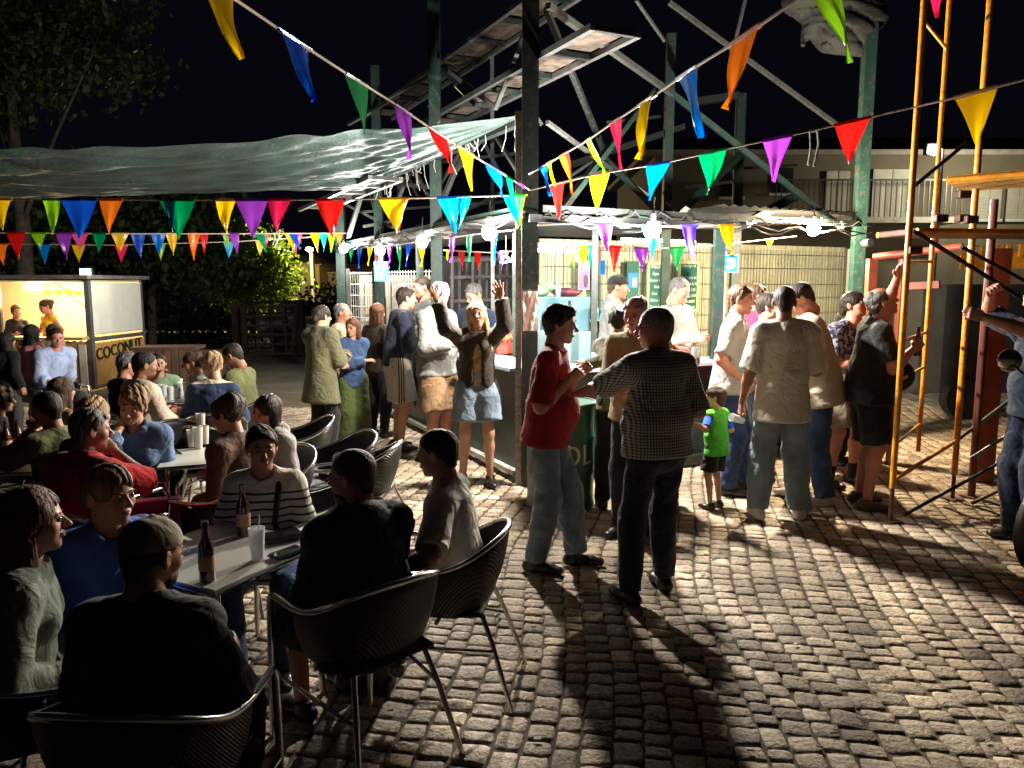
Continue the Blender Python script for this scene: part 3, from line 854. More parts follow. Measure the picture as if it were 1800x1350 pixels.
for px, yt, d, ww in ((1180, 60, 9.6, 0.10), (1303, 165, 10.5, 0.11), (865, 100, 10.6, 0.05), (737, 395, 9.9, 0.09), (1172, 170, 12.0, 0.06)):
    p = W(px, yt, d); gbar('post', (p.x, p.y, 0), p, ww, M_green if ww > 0.06 else M_galv)
def br(a, b, w=0.05, m=M_galv, tube=False, name='brace'): gbar(name, W(*a), W(*b), w, m, tube)
br((963, 10, 7.0), (1182, 165, 9.0), 0.055, M_galv); br((1182, 165, 9.0), (1482, 402, 8.75), 0.06, M_green)
br((1176, 4, 9.0), (1470, 219, 9.6), 0.045, M_galv); br((960, 16, 7.05), (1066, 277, 8.8), 0.05, M_dgreen)
br((1066, 280, 8.8), (1168, 384, 8.4), 0.06, M_green); br((976, 384, 7.3), (1148, 158, 9.0), 0.06, M_green)
br((1180, 388, 8.3), (1312, 262, 9.4), 0.065, M_green); br((1308, 394, 8.6), (1402, 343, 9.0), 0.085, M_green)
br((925, 50, 7.2), (871, 190, 8.2), 0.04, M_galv); br((790, 125, 8.8), (872, 190, 8.2), 0.045, M_galv); br((780, 122, 8.9), (838, 185, 8.5), 0.05, M_dgreen)
br((962, 215, 7.2), (1140, 345, 10.0), 0.035, M_galv); br((862, 223, 8.6), (800, 300, 9.2), 0.05, M_galv)
br((800, 300, 9.2), (742, 440, 9.9), 0.05, M_galv); br((865, 230, 9.0), (928, 330, 7.6), 0.035, M_galv)
br((722, 290, 10), (700, 352, 10.4), 0.04, M_galv); br((722, 288, 10), (757, 352, 10.2), 0.035, M_galv)
br((636, 340, 11.5), (613, 415, 12.5), 0.06, M_galv); br((700, 168, 10.6), (612, 218, 12), 0.05, M_dgreen)
br((880, 340, 9.0), (770, 395, 10.5), 0.035, M_galv); br((830, 235, 10.2), (800, 215, 10.4), 0.05, M_galv)
br((952, 220, 7.05), (931, 190, 7.0), 0.03, M_galv); br((755, 185, 9.1), (772, 215, 9.0), 0.04, M_galv)
br((1000, 310, 9.5), (1090, 250, 12), 0.04, M_galv); br((765, 330, 9.1), (660, 320, 11.5), 0.05, M_dgreen)
br((610, 360, 13.2), (690, 400, 11.0), 0.04, M_galv); br((640, 300, 12), (668, 400, 11.2), 0.04, M_galv)
br((1215, 180, 10.8), (1300, 168, 10.5), 0.09, M_dgreen, name='beam'); br((1000, 290, 9.2), (1200, 222, 11.5), 0.08, M_dgreen, name='beam')
br((1118, 0, 8.0), (1168, 72, 8.6), 0.025, M_galv); br((1310, 0, 9), (1293, 70, 9.0), 0.02, M_galv, True)
for a, b, w_ in (((640, 372, 12), (925, 352, 8.2), .03), ((650, 300, 12.5), (920, 268, 9.2), .03), ((700, 330, 11), (760, 260, 10), .035), ((690, 250, 11), (735, 345, 10.4), .03), ((820, 250, 9.6), (760, 345, 10.2), .035), ((640, 398, 12.4), (700, 388, 11.4), .04), ((700, 388, 11.4), (700, 300, 11.4), .03), ((850, 250, 9.4), (900, 345, 8.6), .03), ((960, 330, 9.6), (1060, 300, 11), .04), ((1000, 75, 9.4), (1068, 60, 9.8), .04), ((1068, 215, 9.8), (1160, 205, 10.6), .035), ((1240, 300, 10.6), (1400, 290, 11.6), .04), ((1200, 330, 10), (1300, 318, 11), .04), ((680, 175, 10.8), (760, 130, 9.8), .03), ((800, 150, 9.6), (850, 200, 9.6), .03), ((650, 420, 11.8), (760, 400, 10.2), .03)):
    br(a, b, w_, M_galv)
# horizontal frames and rows of foot planks stepping up over the bar
for (uu, zz, w0, w1, wid, nj) in ((0.05, 3.80, -0.95, 6.6, 0.42, 11), (0.62, 4.80, -0.45, 7.6, 0.48, 10), (-0.75, 3.05, 2.5, 6.8, 0.36, 6)):
    for e in (0, 1):
        gbar('rail', B(uu + e * wid, w0, zz), B(uu + e * wid, w1, zz), 0.05, M_galv)
    for j in range(nj):
        a = w0 + (w1 - w0) * j / nj + 0.08; b = w0 + (w1 - w0) * (j + 1) / nj - 0.02
        mb = MB(); mb.box(B(uu + wid / 2, (a + b) / 2, zz + 0.045 + random.uniform(-.01, .01)), (wid - 0.10, b - a - 0.06, 0.035), rz=BROT)
        o = mb.link('plank', M_plank, gs, bevel=0.004); o.location = -Vector(gs.location)
        gbar('joist', B(uu + 0.03, a - 0.06, zz), B(uu + wid - 0.03, a - 0.06, zz), 0.045, M_dgreen)
gbar('beam', B(-0.02, 0.1, 3.30), B(-0.02, 7.1, 3.30), 0.07, M_dgreen); gbar('beam', B(0.1, -0.03, 2.52), B(4.1, -0.03, 2.52), 0.06, M_dgreen)
gbar('beam', B(-0.03, 0.1, 2.52), B(-0.03, 7.1, 2.52), 0.06, M_green)
# dark bag of netting gathered high on the right post, hanging over it
s = SDF(0.08); a = W(1480, 40, 8.9)
s.ell(a + Vector((0, 0, 0.1)), (0.48, 0.25, 0.30)); s.ell(a + Vector((-0.35, 0, 0.25)), (0.30, 0.2, 0.2)); s.cone(a + Vector((-.05, 0, -.1)), a + Vector((0.28, 0, -0.32)), 0.22, 0.04); s.cone(a + Vector((-.3, 0, .1)), a + Vector((-0.42, 0, -0.2)), 0.10, 0.02)
s.noise = folds(0.035, 16, 4); V, F = s.mesh(0.022)
o = link('bundled_netting', np_mesh('bundled_netting', V, F), mat('dark_netting', (0.004, 0.005, 0.005), 0.8, var=0.4, vs=20, bump=0.5), None, True)
tag(o, 'dark netting bundled and tied to the top of the tall green post', 'netting')

# ------------------------------------------------------------------ shade sheet over the tables
def shade():
    m = mat('shade_net', (0.036, 0.060, 0.053), 0.5, var=0.5, vs=5, bump=1.0, bs=48, stretch=(0.4, 1, 1), trans=0.15)
    A = W(-420, 262, 5.5); Bc = W(640, 232, 7.6); T = W(922, 201, 7.02); Cc = W(-420, 352, 10.2); D = W(636, 338, 10.2)
    # near edge runs A -> Bc -> T, far edge runs Cc -> D -> T
    ni, nj = 150, 90; P = []
    for i in range(ni):
        t = i / (ni - 1)
        def edge(p, q, r_, t, sag):
            k = 0.74
            if t < k: s_ = t / k; v = p.lerp(q, s_); z = -sag * 4 * s_ * (1 - s_)
            else: s_ = (t - k) / (1 - k); v = q.lerp(r_, s_); z = -0.02 * math.sin(math.pi * s_)
            return v + Vector((0, 0, z))
        e0 = edge(A, Bc, T, t, 0.10); e1 = edge(Cc, D, T, t, -0.06); row = []
        for j in range(nj):
            q = j / (nj - 1); v = e0.lerp(e1, q); width = (e1 - e0).length / 5
            conv = (1 - t)
            fold = 0.10 * (1 - abs(math.sin(q * 9 + 1.5 * t + 0.4 * math.sin(5 * t)))) + 0.05 * (1 - abs(math.sin(q * 21 + 3 * t + 1.2 * math.sin(4 * t)))) + 0.022 * math.sin(q * 60 + t * 26 + 3 * math.sin(9 * t)) + 0.012 * math.sin(q * 110 - t * 60 + 2 * math.sin(13 * t))
            v = v + Vector((0, 0, fold * min(width, 1) - 0.22 * 4 * q * (1 - q) * min(width, 1) * (0.5 + 0.5 * math.sin(3.1 * t))))
            row.append(v)
        P.append(row)
    o = MB().sheet(P).link('shade_sheet', m, None, True)
    tag(o, 'large wrinkled grey green shade net stretched over the seated tables', 'shade net')
    s = o.modifiers.new('solid', 'SOLIDIFY'); s.thickness = 0.003
    # frayed threads at the tip and the torn corner
    r = random.Random(3)
    for k in range(26):
        mb = MB()
        t = r.uniform(0.0, 0.9); a = T.lerp(D, t) + Vector((0, 0, -0.02)); L = r.uniform(0.05, 0.28)
        mb.tube([a, a + Vector((r.uniform(-.03, .03), 0, -L * .5)), a + Vector((r.uniform(-.06, .06), 0, -L))], 0.0035, 4); mb.link('frayed_thread', mat('thread', (0.35, 0.36, 0.33), 0.9), o)
    mb = MB()
    mb.tube([W(905, 203, 7.05), W(908, 232, 7.05), W(905, 262, 7.05), W(912, 285, 7.05), W(920, 270, 7.05)], 0.006, 5)
    f = mb.link('frayed_cord', mat('thread', (0.35, 0.36, 0.33), 0.9), o)
shade()

# ------------------------------------------------------------------ bar counter, roof, walls
M_roof = mat('grey_roof_sheet', (0.04, 0.037, 0.034), 0.6, var=0.25, vs=3, dirt=0.4, bump=0.2, bs=10)
bc = thing('bar_counter', 'long L-shaped dark green bar counter with pale top around the corner post', 'bar counter', tuple(B(0, 0)))
def bpart(name, m, mb, smooth=False, bevel=0):
    o = mb.link(name, m, bc, smooth, bevel); o.location = -Vector(bc.location); return o
# left run
for k in range(5):
    a, b = 0.10 + k * 1.36, 0.10 + (k + 1) * 1.36 - 0.02
    bpart('front_panel', M_counter, MB().box(B(-0.02, (a + b) / 2, 0.53), (0.05, b - a, 0.98), rz=BROT), bevel=0.004)
for k in range(3):
    a, b = 0.10 + k * 1.36, 0.10 + (k + 1) * 1.36 - 0.02
    bpart('front_panel', M_counter, MB().box(B((a + b) / 2, -0.02, 0.53), (b - a, 0.05, 0.98), rz=BROT), bevel=0.004)
bpart('counter_top', M_ctop, MB().box(B(0.13, 3.6, 1.06), (0.52, 6.9, 0.04), rz=BROT), bevel=0.006)
bpart('counter_top', M_ctop, MB().box(B(1.52, 0.02, 1.059), (2.2, 0.46, 0.04), rz=BROT), bevel=0.006)
bpart('counter_top', M_ctop, MB().box(B(3.2, 0.02, 1.059), (1.1, 0.46, 0.04), rz=BROT), bevel=0.006)
bpart('base_rail', mat('worn_white_rail', (0.34, 0.33, 0.30), 0.6, var=0.3, vs=8, dirt=0.7), MB().box(B(-0.085, 3.5, 0.09), (0.07, 6.8, 0.05), rz=BROT), bevel=0.005)
bpart('base_rail', M_dgreen, MB().box(B(2.1, -0.10, 0.07), (4.3, 0.09, 0.10), rz=BROT), bevel=0.005)
# roof
br_ = thing('bar_roof', 'low flat sheet roof over the bar edged with loose cables', 'roof', tuple(B(0, 0)))
def rpart(name, m, mb, smooth=False): o = mb.link(name, m, br_, smooth); o.location = -Vector(br_.location); return o
def corr(u0, u1, w0, w1, z):
    P = []; n = int((u1 - u0) / 0.035)
    for i in range(n + 1):
        uu = u0 + (u1 - u0) * i / n
        P.append([B(uu, w, z + 0.012 * math.sin(i * 1.57)) for w in np.linspace(w0, w1, 5)])
    return MB().sheet(P, 0.003)
rpart('roof_sheet', M_roof, corr(-0.02, 2.25, -0.05, 2.7, 2.47)); rpart('roof_sheet', M_roof, corr(2.26, 4.45, 0.10, 2.7, 2.66)); rpart('roof_sheet', M_roof, corr(-0.05, 1.6, 2.72, 7.3, 2.50))
rpart('fascia', mat('black_plastic', (0.02, 0.02, 0.022), 0.35, var=0.3, vs=9, bump=0.6, bs=12), MB().box(B(1.1, -0.08, 2.43), (2.3, 0.03, 0.07), rz=BROT))
rpart('fascia', M_galv, MB().box(B(-0.09, 3.6, 2.46), (0.03, 7.3, 0.05), rz=BROT))
r_ = random.Random(9)
def wav(a, b, n, amp, rr): 
    return [a.lerp(b, i / n) + Vector((r_.uniform(-amp, amp), r_.uniform(-amp, amp), r_.uniform(-amp, amp) - 0.06 * math.sin(math.pi * (i % 5) / 5))) for i in range(n + 1)]
M_dull = mat('dull_grey_cable', (0.13, 0.13, 0.125), 0.6)
for (a, b, m) in ((B(-0.13, 0.1, 2.47), B(-0.13, 7.0, 2.50), M_dull), (B(-0.15, 0.1, 2.42), B(-0.15, 7.0, 2.46), M_cable), (B(0.1, -0.12, 2.45), B(4.2, -0.12, 2.47), M_dull), (B(0.1, -0.14, 2.50), B(2.2, -0.14, 2.52), M_cable), (B(2.2, -0.14, 2.52), B(4.3, -0.1, 2.56), M_galv), (B(0.2, -0.15, 2.42), B(4.1, -0.15, 2.44), M_dull)):
    rpart('cable', m, MB().tube(wav(a, b, 34, 0.022, 0), 0.008, 5), True)
# back wall of cane screens behind welded mesh
wall = thing('cane_wall', 'pale cane screen wall behind welded wire mesh at the back of the bar', 'wall', tuple(B(3, 2.4)))
def wpart(name, m, mb): o = mb.link(name, m, wall); o.location = -Vector(wall.location); return o
M_cane = mat('pale_cane', (0.42, 0.42, 0.29), 0.75, var=0.25, vs=7, stretch=(6, 6, 0.3), dirt=0.2)
mb = MB()
for i in range(int(5.5 / 0.045)):
    mb.box(B(1.5 + i * 0.045, 2.62 + 0.006 * math.sin(i * 2.1), 1.22), (0.041, 0.016, 2.42), rz=BROT)
wpart('cane_screen', M_cane, mb)
wpart('backing_board', mat('cream_board', (0.26, 0.26, 0.19), 0.8, var=0.1, vs=2), MB().box(B(4.27, 2.68, 1.22), (5.6, 0.03, 2.42), rz=BROT))
mb = MB()
for i in range(int(5.4 / 0.06)): mb.tube([B(1.5 + i * 0.06, 2.555, 0.02), B(1.5 + i * 0.06 + 0.006 * math.sin(i), 2.555, 2.36)], 0.0032, 4, caps=False)
for k in range(11): mb.tube([B(1.5, 2.56, 0.1 + k * 0.22), B(6.9, 2.56, 0.1 + k * 0.22 + 0.01 * math.sin(k * 3))], 0.0035, 4, caps=False)
wpart('wire_mesh', M_galv, mb)
for uu, col in ((4.42, (0.5, 0.62, 0.6)), (6.95, (0.6, 0.58, 0.5))):
    wpart('frame_post', mat('frame_%d' % int(uu), col, 0.5), MB().box(B(uu, 2.50, 1.2), (0.05, 0.05, 2.4), rz=BROT))
# bar floor boards and inner left wall: doors behind fence mesh
dr = thing('container_doors', 'cream double doors of a store container behind white wire fencing', 'container', tuple(B(1.55, 6.5)))
def dpart(name, m, mb, par=None): o = mb.link(name, m, dr if par is None else par); o.location = -Vector(dr.location) if par is None else (0, 0, 0); return o
M_door = mat('cream_door', (0.36, 0.31, 0.23), 0.55, var=0.12, vs=3, dirt=0.3)
def Dp(px, py, d): return W(px, py, d)
def quadbox(px0, px1, py0, py1, d0, d1, th=0.05):
    a, b = W(px0, py1, d0), W(px1, py1, d1); z1 = W(px0, py0, d0).z; z0 = a.z
    c = (a + b) / 2; L = (Vector((b.x, b.y, 0)) - Vector((a.x, a.y, 0))).length
    return Vector((c.x, c.y, (z0 + z1) / 2)), (L, th, z1 - z0), math.atan2(b.y - a.y, b.x - a.x)
c, s, rz = quadbox(632, 860, 483, 690, 13.2, 14.2, 0.2); dpart('wall', mat('cream_wall', (0.40, 0.35, 0.27), 0.7, var=0.1), MB().box(c + Vector((0, 0.3, 0)), (s[0], 0.2, s[2]), rz=rz))
for (x0, x1) in ((636, 672), (682, 716), (726, 762)):
    c, s, rz = quadbox(x0, x1, 490, 655, 13.05 + (x0 - 636) * 0.004, 13.05 + (x1 - 636) * 0.004, 0.05)
    mb = MB().box(c, s, rz=rz)
    for q in (-1, 1): mb.box(c + Matrix.Rotation(rz, 3, 'Z') @ Vector((q * (s[0] / 2 - 0.03), -0.035, 0)), (0.05, 0.02, s[2] - .1), rz=rz)
    for q in (-1, 0.3, 1): mb.box(c + Matrix.Rotation(rz, 3, 'Z') @ Vector((0, -0.035, q * (s[2] / 2 - 0.04))), (s[0] - 0.12, 0.02, 0.05), rz=rz)
    dd = dpart('door', M_door, mb)
    h = MB().box(c + Vector((-0.05, -0.06, 0.1)), (0.2, 0.03, 0.03), rz=rz).link('handle', M_white, dd); 
fn = thing('wire_fence', 'white wire fence panels between green posts beside the container doors', 'fence', tuple(B(0.2, 5.5)))
mb = MB()
A0, A1 = W(612, 470, 12.6), W(765, 455, 10.6)
for i in range(34):
    t = i / 33; a = A0.lerp(A1, t); mb.tube([(a.x, a.y, 0.05), (a.x, a.y, 2.05)], 0.005, 4, caps=False)
for k in range(12):
    z = 0.1 + k * 0.175; mb.tube([(A0.x, A0.y, z), (A1.x, A1.y, z)], 0.005, 4, caps=False)
o = mb.link('wire_mesh', M_white, fn); o.location = -Vector(fn.location)
for t in (0.0, 0.34, 1.0):
    a = A0.lerp(A1, t); o = MB().box((a.x, a.y - 0.03, 1.05), (0.06, 0.04, 2.1)).link('fence_post', M_galv, fn); o.location = -Vector(fn.location)
# dark rack of stacked steel barriers seen behind the raised arms
rk = thing('barrier_rack', 'dark stack of steel barriers standing behind the counter beneath the roof', 'rack', tuple(W(850, 520, 11.5).xy) + (0,))
mb = MB()
for i in range(12):
    x = W(792 + i * 12, 500, 11.5).x; mb.bar((x, 11.5 + 0.12 * (i % 3), 0.05), (x + 0.03, 11.5 + 0.12 * (i % 3), 2.25), 0.04)
for z in (0.3, 0.9, 1.25, 1.6, 1.95, 2.2): mb.bar((W(790, 500, 11.5).x, 11.55, z), (W(935, 500, 11.5).x, 11.62, z + 0.03), 0.045)
o = mb.link('bars', mat('dark_rusty_steel', (0.05, 0.042, 0.038), 0.6, var=0.4, dirt=0.6), rk); o.location = -Vector(rk.location)
o = MB().box((W(865, 500, 12.4).x, 12.5, 1.15), (1.9, 0.05, 2.3)).link('backboard', mat('dark_board', (0.03, 0.028, 0.028), 0.9, var=.4), rk); o.location = -Vector(rk.location)
# ------------------------------------------------------------------ hanging bulbs of the bar, tube light, lamps
def bulb(px, py, d, col, watts, label, r=0.068, drop=0.14):
    p = W(px, py, d)
    t = thing('light_bulb', label, 'light bulb', tuple(p), 0, 'bare bulbs along the bar roof edge')
    MB().sphere((0, 0, 0), r, 20, 12, (1, 1, 1.08)).link('glass', emit('bulb_glow_%s' % label[:9].replace(' ', '_'), col, 90, clear=1), t, True)
    MB().lathe([(0.018, 0.0), (0.022, 0.03), (0.022, 0.075), (0.012, 0.085)], (0, 0, r * 0.95), 10).link('socket', M_black, t, True)
    MB().tube([(0, 0, r + 0.07), (0.01, 0.01, r + 0.07 + drop)], 0.005, 5).link('cord', M_cable, t)
    l = bpy.data.lights.new('bulb_light', 'POINT'); l.energy = watts; l.color = col; l.shadow_soft_size = 0.05
    lo = bpy.data.objects.new('bulb_light', l); lo.parent = t; COL.objects.link(lo)
    return t
WC, CC, WW = (1.0, 0.95, 0.86), (0.88, 0.97, 1.0), (1.0, 0.80, 0.52)
bulb(860, 408, 7.05, WC, 620, 'white bulb over the counter just left of the corner post')
bulb(742, 425, 9.20, WC, 170, 'white bulb above the man in the white hoodie')
bulb(668, 440, 10.7, WC, 160, 'white bulb above the blue poster on the post')
bulb(604, 437, 12.5, WC, 260, 'farthest bulb hanging by the green post at the bunting end')
bulb(1148, 403, 6.85, WC, 800, 'white bulb hanging in front of the chalkboard menus')
bulb(1430, 403, 8.35, (1.0, 0.82, 0.55), 1150, 'warm bulb at the right end of the bar roof')
# fluorescent batten inside the bar
p0, p1 = W(948, 440, 8.1), W(1036, 438, 8.9)
tl = thing('tube_light', 'bright cool fluorescent tube under the bar roof', 'tube light', tuple((p0 + p1) / 2))
o = MB().tube([p0, p1], 0.022, 10).link('tube', emit('tube_glow', (0.75, 0.97, 1.0), 40), tl, True); o.location = -Vector(tl.location)
o = MB().bar(p0 + Vector((0, 0, 0.05)), p1 + Vector((0, 0, 0.05)), 0.06, 0.05).link('batten', M_white, tl); o.location = -Vector(tl.location)
l = bpy.data.lights.new('tube_light', 'AREA'); l.shape = 'RECTANGLE'; l.size = (p1 - p0).length; l.size_y = 0.05; l.energy = 11; l.color = (0.62, 0.95, 1.0)
lo = bpy.data.objects.new('tube_lamp', l); COL.objects.link(lo); lo.parent = tl; lo.location = (0, 0, -0.05); lo.rotation_euler = (0, 0, math.atan2(p1.y - p0.y, p1.x - p0.x))
# second tube deeper in the bar, hidden from the front by the roof edge
q0 = B(2.6, 1.6, 2.38)
t2 = thing('tube_light', 'cool tube light high over the chalkboards behind the roof edge', 'tube light', tuple(q0), BROT)
MB().tube([(-0.55, 0, 0), (0.55, 0, 0)], 0.018, 8).link('tube', emit('tube_glow', (0.75, 0.97, 1.0), 40), t2, True)
l = bpy.data.lights.new('tube_light', 'AREA'); l.shape = 'RECTANGLE'; l.size = 1.1; l.size_y = 0.05; l.energy = 8; l.color = (0.66, 0.97, 1.0)
lo = bpy.data.objects.new('tube_lamp', l); COL.objects.link(lo); lo.parent = t2; lo.location = (0, 0, -0.05)
# ------------------------------------------------------------------ bistro chair: aluminium tube, black woven shell
M_weave = None
def weave_mat():
    m = mat('black_woven_cane', (0.016, 0.016, 0.017), 0.42, var=0.3, vs=30, spec=0.5)
    nt = m.node_tree; N = nt.nodes; L = nt.links; b = N['Principled BSDF']
    tc = N.new('ShaderNodeTexCoord'); w = N.new('ShaderNodeTexWave'); w.inputs['Scale'].default_value = 38; w.bands_direction = 'DIAGONAL'
    L.new(tc.outputs['Object'], w.inputs['Vector'])
    bp = N.new('ShaderNodeBump'); bp.inputs['Strength'].default_value = 0.8; bp.inputs['Distance'].default_value = 0.004
    L.new(w.outputs['Fac'], bp.inputs['Height']); L.new(bp.outputs[0], b.inputs['Normal'])
    return m
M_weave = weave_mat()
def chair_shape(a):
    """rim of the armchair at angle a (0 = centre of back, +-1 = front arm ends)"""
    t = abs(a); s = 1 if a >= 0 else -1
    x = s * 0.285 * (1 - (1 - min(1, t * 1.55)) ** 2.3)
    y = -0.31 + 0.57 * t ** 1.7
    z = 0.80 - 0.155 * (0.5 - 0.5 * math.cos(math.pi * min(1, t * 1.15)))
    return Vector((x, y, z))
def make_chair():
    t = thing('bistro_armchair', 'chair', 'chair')
    A = [i / 24 for i in range(-24, 25)]
    rim = [chair_shape(a) for a in A]
    L_ = [Vector((-0.285, 0.285, 0.640)), Vector((-0.286, 0.298, 0.610)), Vector((-0.287, 0.302, 0.56)), Vector((-0.288, 0.306, 0.45)), Vector((-0.29, 0.315, 0.0))]
    R_ = [Vector((-v.x, v.y, v.z)) for v in L_]
    MB().tube(rim[::1] , 0.0135, 10).link('arm_rim', M_alu, t, True)
    MB().tube([rim[0]] + L_, 0.0135, 10).link('leg', M_alu, t, True)
    MB().tube([rim[-1]] + R_, 0.0135, 10).link('leg', M_alu, t, True)
    for q in (-1, 1):
        MB().tube([(q * 0.17, -0.20, 0.44), (q * 0.20, -0.26, 0.30), (q * 0.25, -0.36, 0.0)], 0.0125, 10).link('leg', M_alu, t, True)
        MB().tube([(q * 0.29, 0.30, 0.30), (q * 0.22, -0.27, 0.27)], 0.009, 8).link('side_stretcher', M_alu, t, True)
    MB().tube([(-0.24, 0.0, 0.40), (0.24, 0.0, 0.40)], 0.010, 8).tube([(-0.25, 0.22, 0.41), (0.25, 0.22, 0.41)], 0.010, 8).link('cross_bar', M_alu, t, True)
    # woven shell from the seat edge up to the rim round back and sides
    P = []
    for i, a in enumerate([k / 30 for k in range(-30, 31)]):
        top = chair_shape(a * 0.80); top.z -= 0.008
        low = Vector((top.x * 0.80, top.y * 0.72 + 0.02, 0.425)); row = []
        for j in range(9):
            q = j / 8; p = low.lerp(top, q); p.x *= 1 + 0.05 * math.sin(math.pi * q); p.y -= 0.02 * math.sin(math.pi * q) * (1 - abs(a)); row.append(p)
        P.append(row)
    o = MB().sheet(P).link('woven_back', M_weave, t, True); m = o.modifiers.new('s', 'SOLIDIFY'); m.thickness = 0.008; m.offset = 0
    P = [[Vector((x * (0.235 - 0.02 * abs(y)) , 0.02 + y * 0.235, 0.437 - 0.012 * (1 - x * x) * (1 - y * y) - 0.02 * max(0, y) ** 3)) for y in [k / 8 for k in range(-8, 9)]] for x in [k / 8 for k in range(-8, 9)]]
    o = MB().sheet(P).link('woven_seat', M_weave, t, True); m = o.modifiers.new('s', 'SOLIDIFY'); m.thickness = 0.014; m.offset = 0
    t.scale = (0.93, 0.93, 0.95)
    return t
CHAIR = make_chair(); chair_used = [False]
def chair(x, y, yaw, label, z=0.0):
    rz = math.pi + R(yaw)
    if not chair_used[0]:
        chair_used[0] = True; CHAIR.location = (x, y, z); CHAIR.rotation_euler = (0, 0, rz); CHAIR['label'] = label; CHAIR['group'] = 'bistro armchairs round the tables'; return CHAIR
    return dup(CHAIR, (x, y, z), rz, label, 'bistro armchairs round the tables')
def table(loc, rz, label, w=0.70, h=0.72, group='square bistro tables', m=None):
    t = thing('bistro_table', label, 'table', loc, rz, group)
    top = m or mat('brushed_table_top', (0.62, 0.60, 0.54), 0.32, metal=0.25, var=0.06, vs=8, bump=0.03, bs=90)
    MB().box((0, 0, h - 0.013), (w, w, 0.022)).link('table_top', top, t, bevel=0.006)
    MB().tube([(-w / 2, -w / 2, h - 0.012), (w / 2, -w / 2, h - 0.012), (w / 2, w / 2, h - 0.012), (-w / 2, w / 2, h - 0.012)], 0.0135, 6, closed=True).link('rim', M_alu, t)
    for sx in (-1, 1):
        for sy in (-1, 1):
            MB().tube([(sx * (w / 2 - 0.05), sy * (w / 2 - 0.05), h - 0.03), (sx * (w / 2 - 0.03), sy * (w / 2 - 0.03), 0.0)], 0.0145, 10).link('leg', M_alu, t, True)
    return t
def bottle(loc, label, parent=None, group='brown beer bottles'):
    t = thing('beer_bottle', label, 'bottle', loc, 0, group)
    g = mat('brown_bottle_glass', (0.055, 0.018, 0.006), 0.08, var=0.1, coat=0.6, spec=0.8)
    MB().lathe([(0.028, 0), (0.0305, 0.006), (0.0305, 0.125), (0.027, 0.145), (0.015, 0.175), (0.0125, 0.20), (0.0125, 0.222), (0.014, 0.224), (0.0135, 0.235)], (0, 0, 0), 20).link('glass', g, t, True)
    MB().lathe([(0.0312, 0.045), (0.0314, 0.05), (0.0314, 0.098), (0.0312, 0.102)], (0, 0, 0), 20).link('paper_label', mat('beige_bottle_label', (0.42, 0.24, 0.12), 0.6, var=0.3, vs=60), t, True)
    return t
M_cup = None
def cup(loc, label, h=0.125, group='plastic cups on the tables', straw=False, r=0.034, m=None, rz=0):
    t = thing('plastic_cup', label, 'cup', loc, rz, group)
    mm = m or glass('frosted_plastic', (0.92, 0.93, 0.92), 0.35, 0.62)
    MB().lathe([(r * 0.72, 0.0), (r * 0.74, 0.003), (r, h), (r * 0.96, h), (r * 0.70, 0.006)], (0, 0, 0), 18).link('cup_wall', mm, t, True)
    if straw: MB().tube([(0.004, 0, 0.01), (0.012, 0.004, h + 0.05)], 0.003, 6).link('straw', M_white, t, True)
    return t
# ------------------------------------------------------------------ cloth
def wrinkle(m, st=0.55):
    nt = m.node_tree; N = nt.nodes; L = nt.links; b = N['Principled BSDF']; tc = N.new('ShaderNodeTexCoord'); n = N.new('ShaderNodeTexNoise')
    n.inputs['Scale'].default_value = 7.5; n.inputs['Detail'].default_value = 3.5; n.inputs['Distortion'].default_value = 1.6; L.new(tc.outputs['Object'], n.inputs['Vector'])
    bp = N.new('ShaderNodeBump'); bp.inputs['Strength'].default_value = st; bp.inputs['Distance'].default_value = 0.05; L.new(n.outputs['Fac'], bp.inputs['Height'])
    old = b.inputs['Normal'].links[0].from_node if b.inputs['Normal'].links else None
    if old: L.new(bp.outputs[0], old.inputs['Normal'])
    else: L.new(bp.outputs[0], b.inputs['Normal'])
    return m
def fab(name, c, var=0.14, rough=0.85, bump=0.35, bs=300, vs=5, sheen=0.12): return wrinkle(mat('cloth_' + name, c, rough, var=var, vs=vs, bump=bump, bs=bs, sheen=sheen, spec=0.25))
C_black = fab('black', (0.008, 0.008, 0.009)); C_navy = fab('navy', (0.012, 0.016, 0.032)); C_dknavy = fab('dark_denim', (0.010, 0.014, 0.028), var=.25)
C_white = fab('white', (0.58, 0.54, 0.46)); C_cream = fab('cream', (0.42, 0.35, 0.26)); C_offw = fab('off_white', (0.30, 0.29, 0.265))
C_red = fab('red', (0.30, 0.010, 0.016)); C_ltden = fab('light_denim', (0.17, 0.22, 0.27), var=.3, vs=9); C_midden = fab('mid_denim', (0.035, 0.065, 0.14), var=.35, vs=9); C_blueden = fab('blue_denim', (0.025, 0.05, 0.13), var=.35, vs=9)
C_khaki = fab('khaki', (0.24, 0.20, 0.085)); C_olive = fab('olive', (0.085, 0.078, 0.038)); C_oliveT = fab('olive_tee', (0.13, 0.14, 0.05)); C_brown = fab('brown', (0.028, 0.017, 0.010)); C_brownj = fab('rust_brown', (0.085, 0.034, 0.018))
C_greyh = fab('heather_grey', (0.30, 0.29, 0.27)); C_blue = fab('royal_blue', (0.06, 0.14, 0.55), bump=.6, bs=120); C_ltblue = fab('pale_blue', (0.33, 0.40, 0.60)); C_pink = fab('pink', (0.55, 0.24, 0.24)); C_yel = fab('yellow', (0.75, 0.42, 0.02))
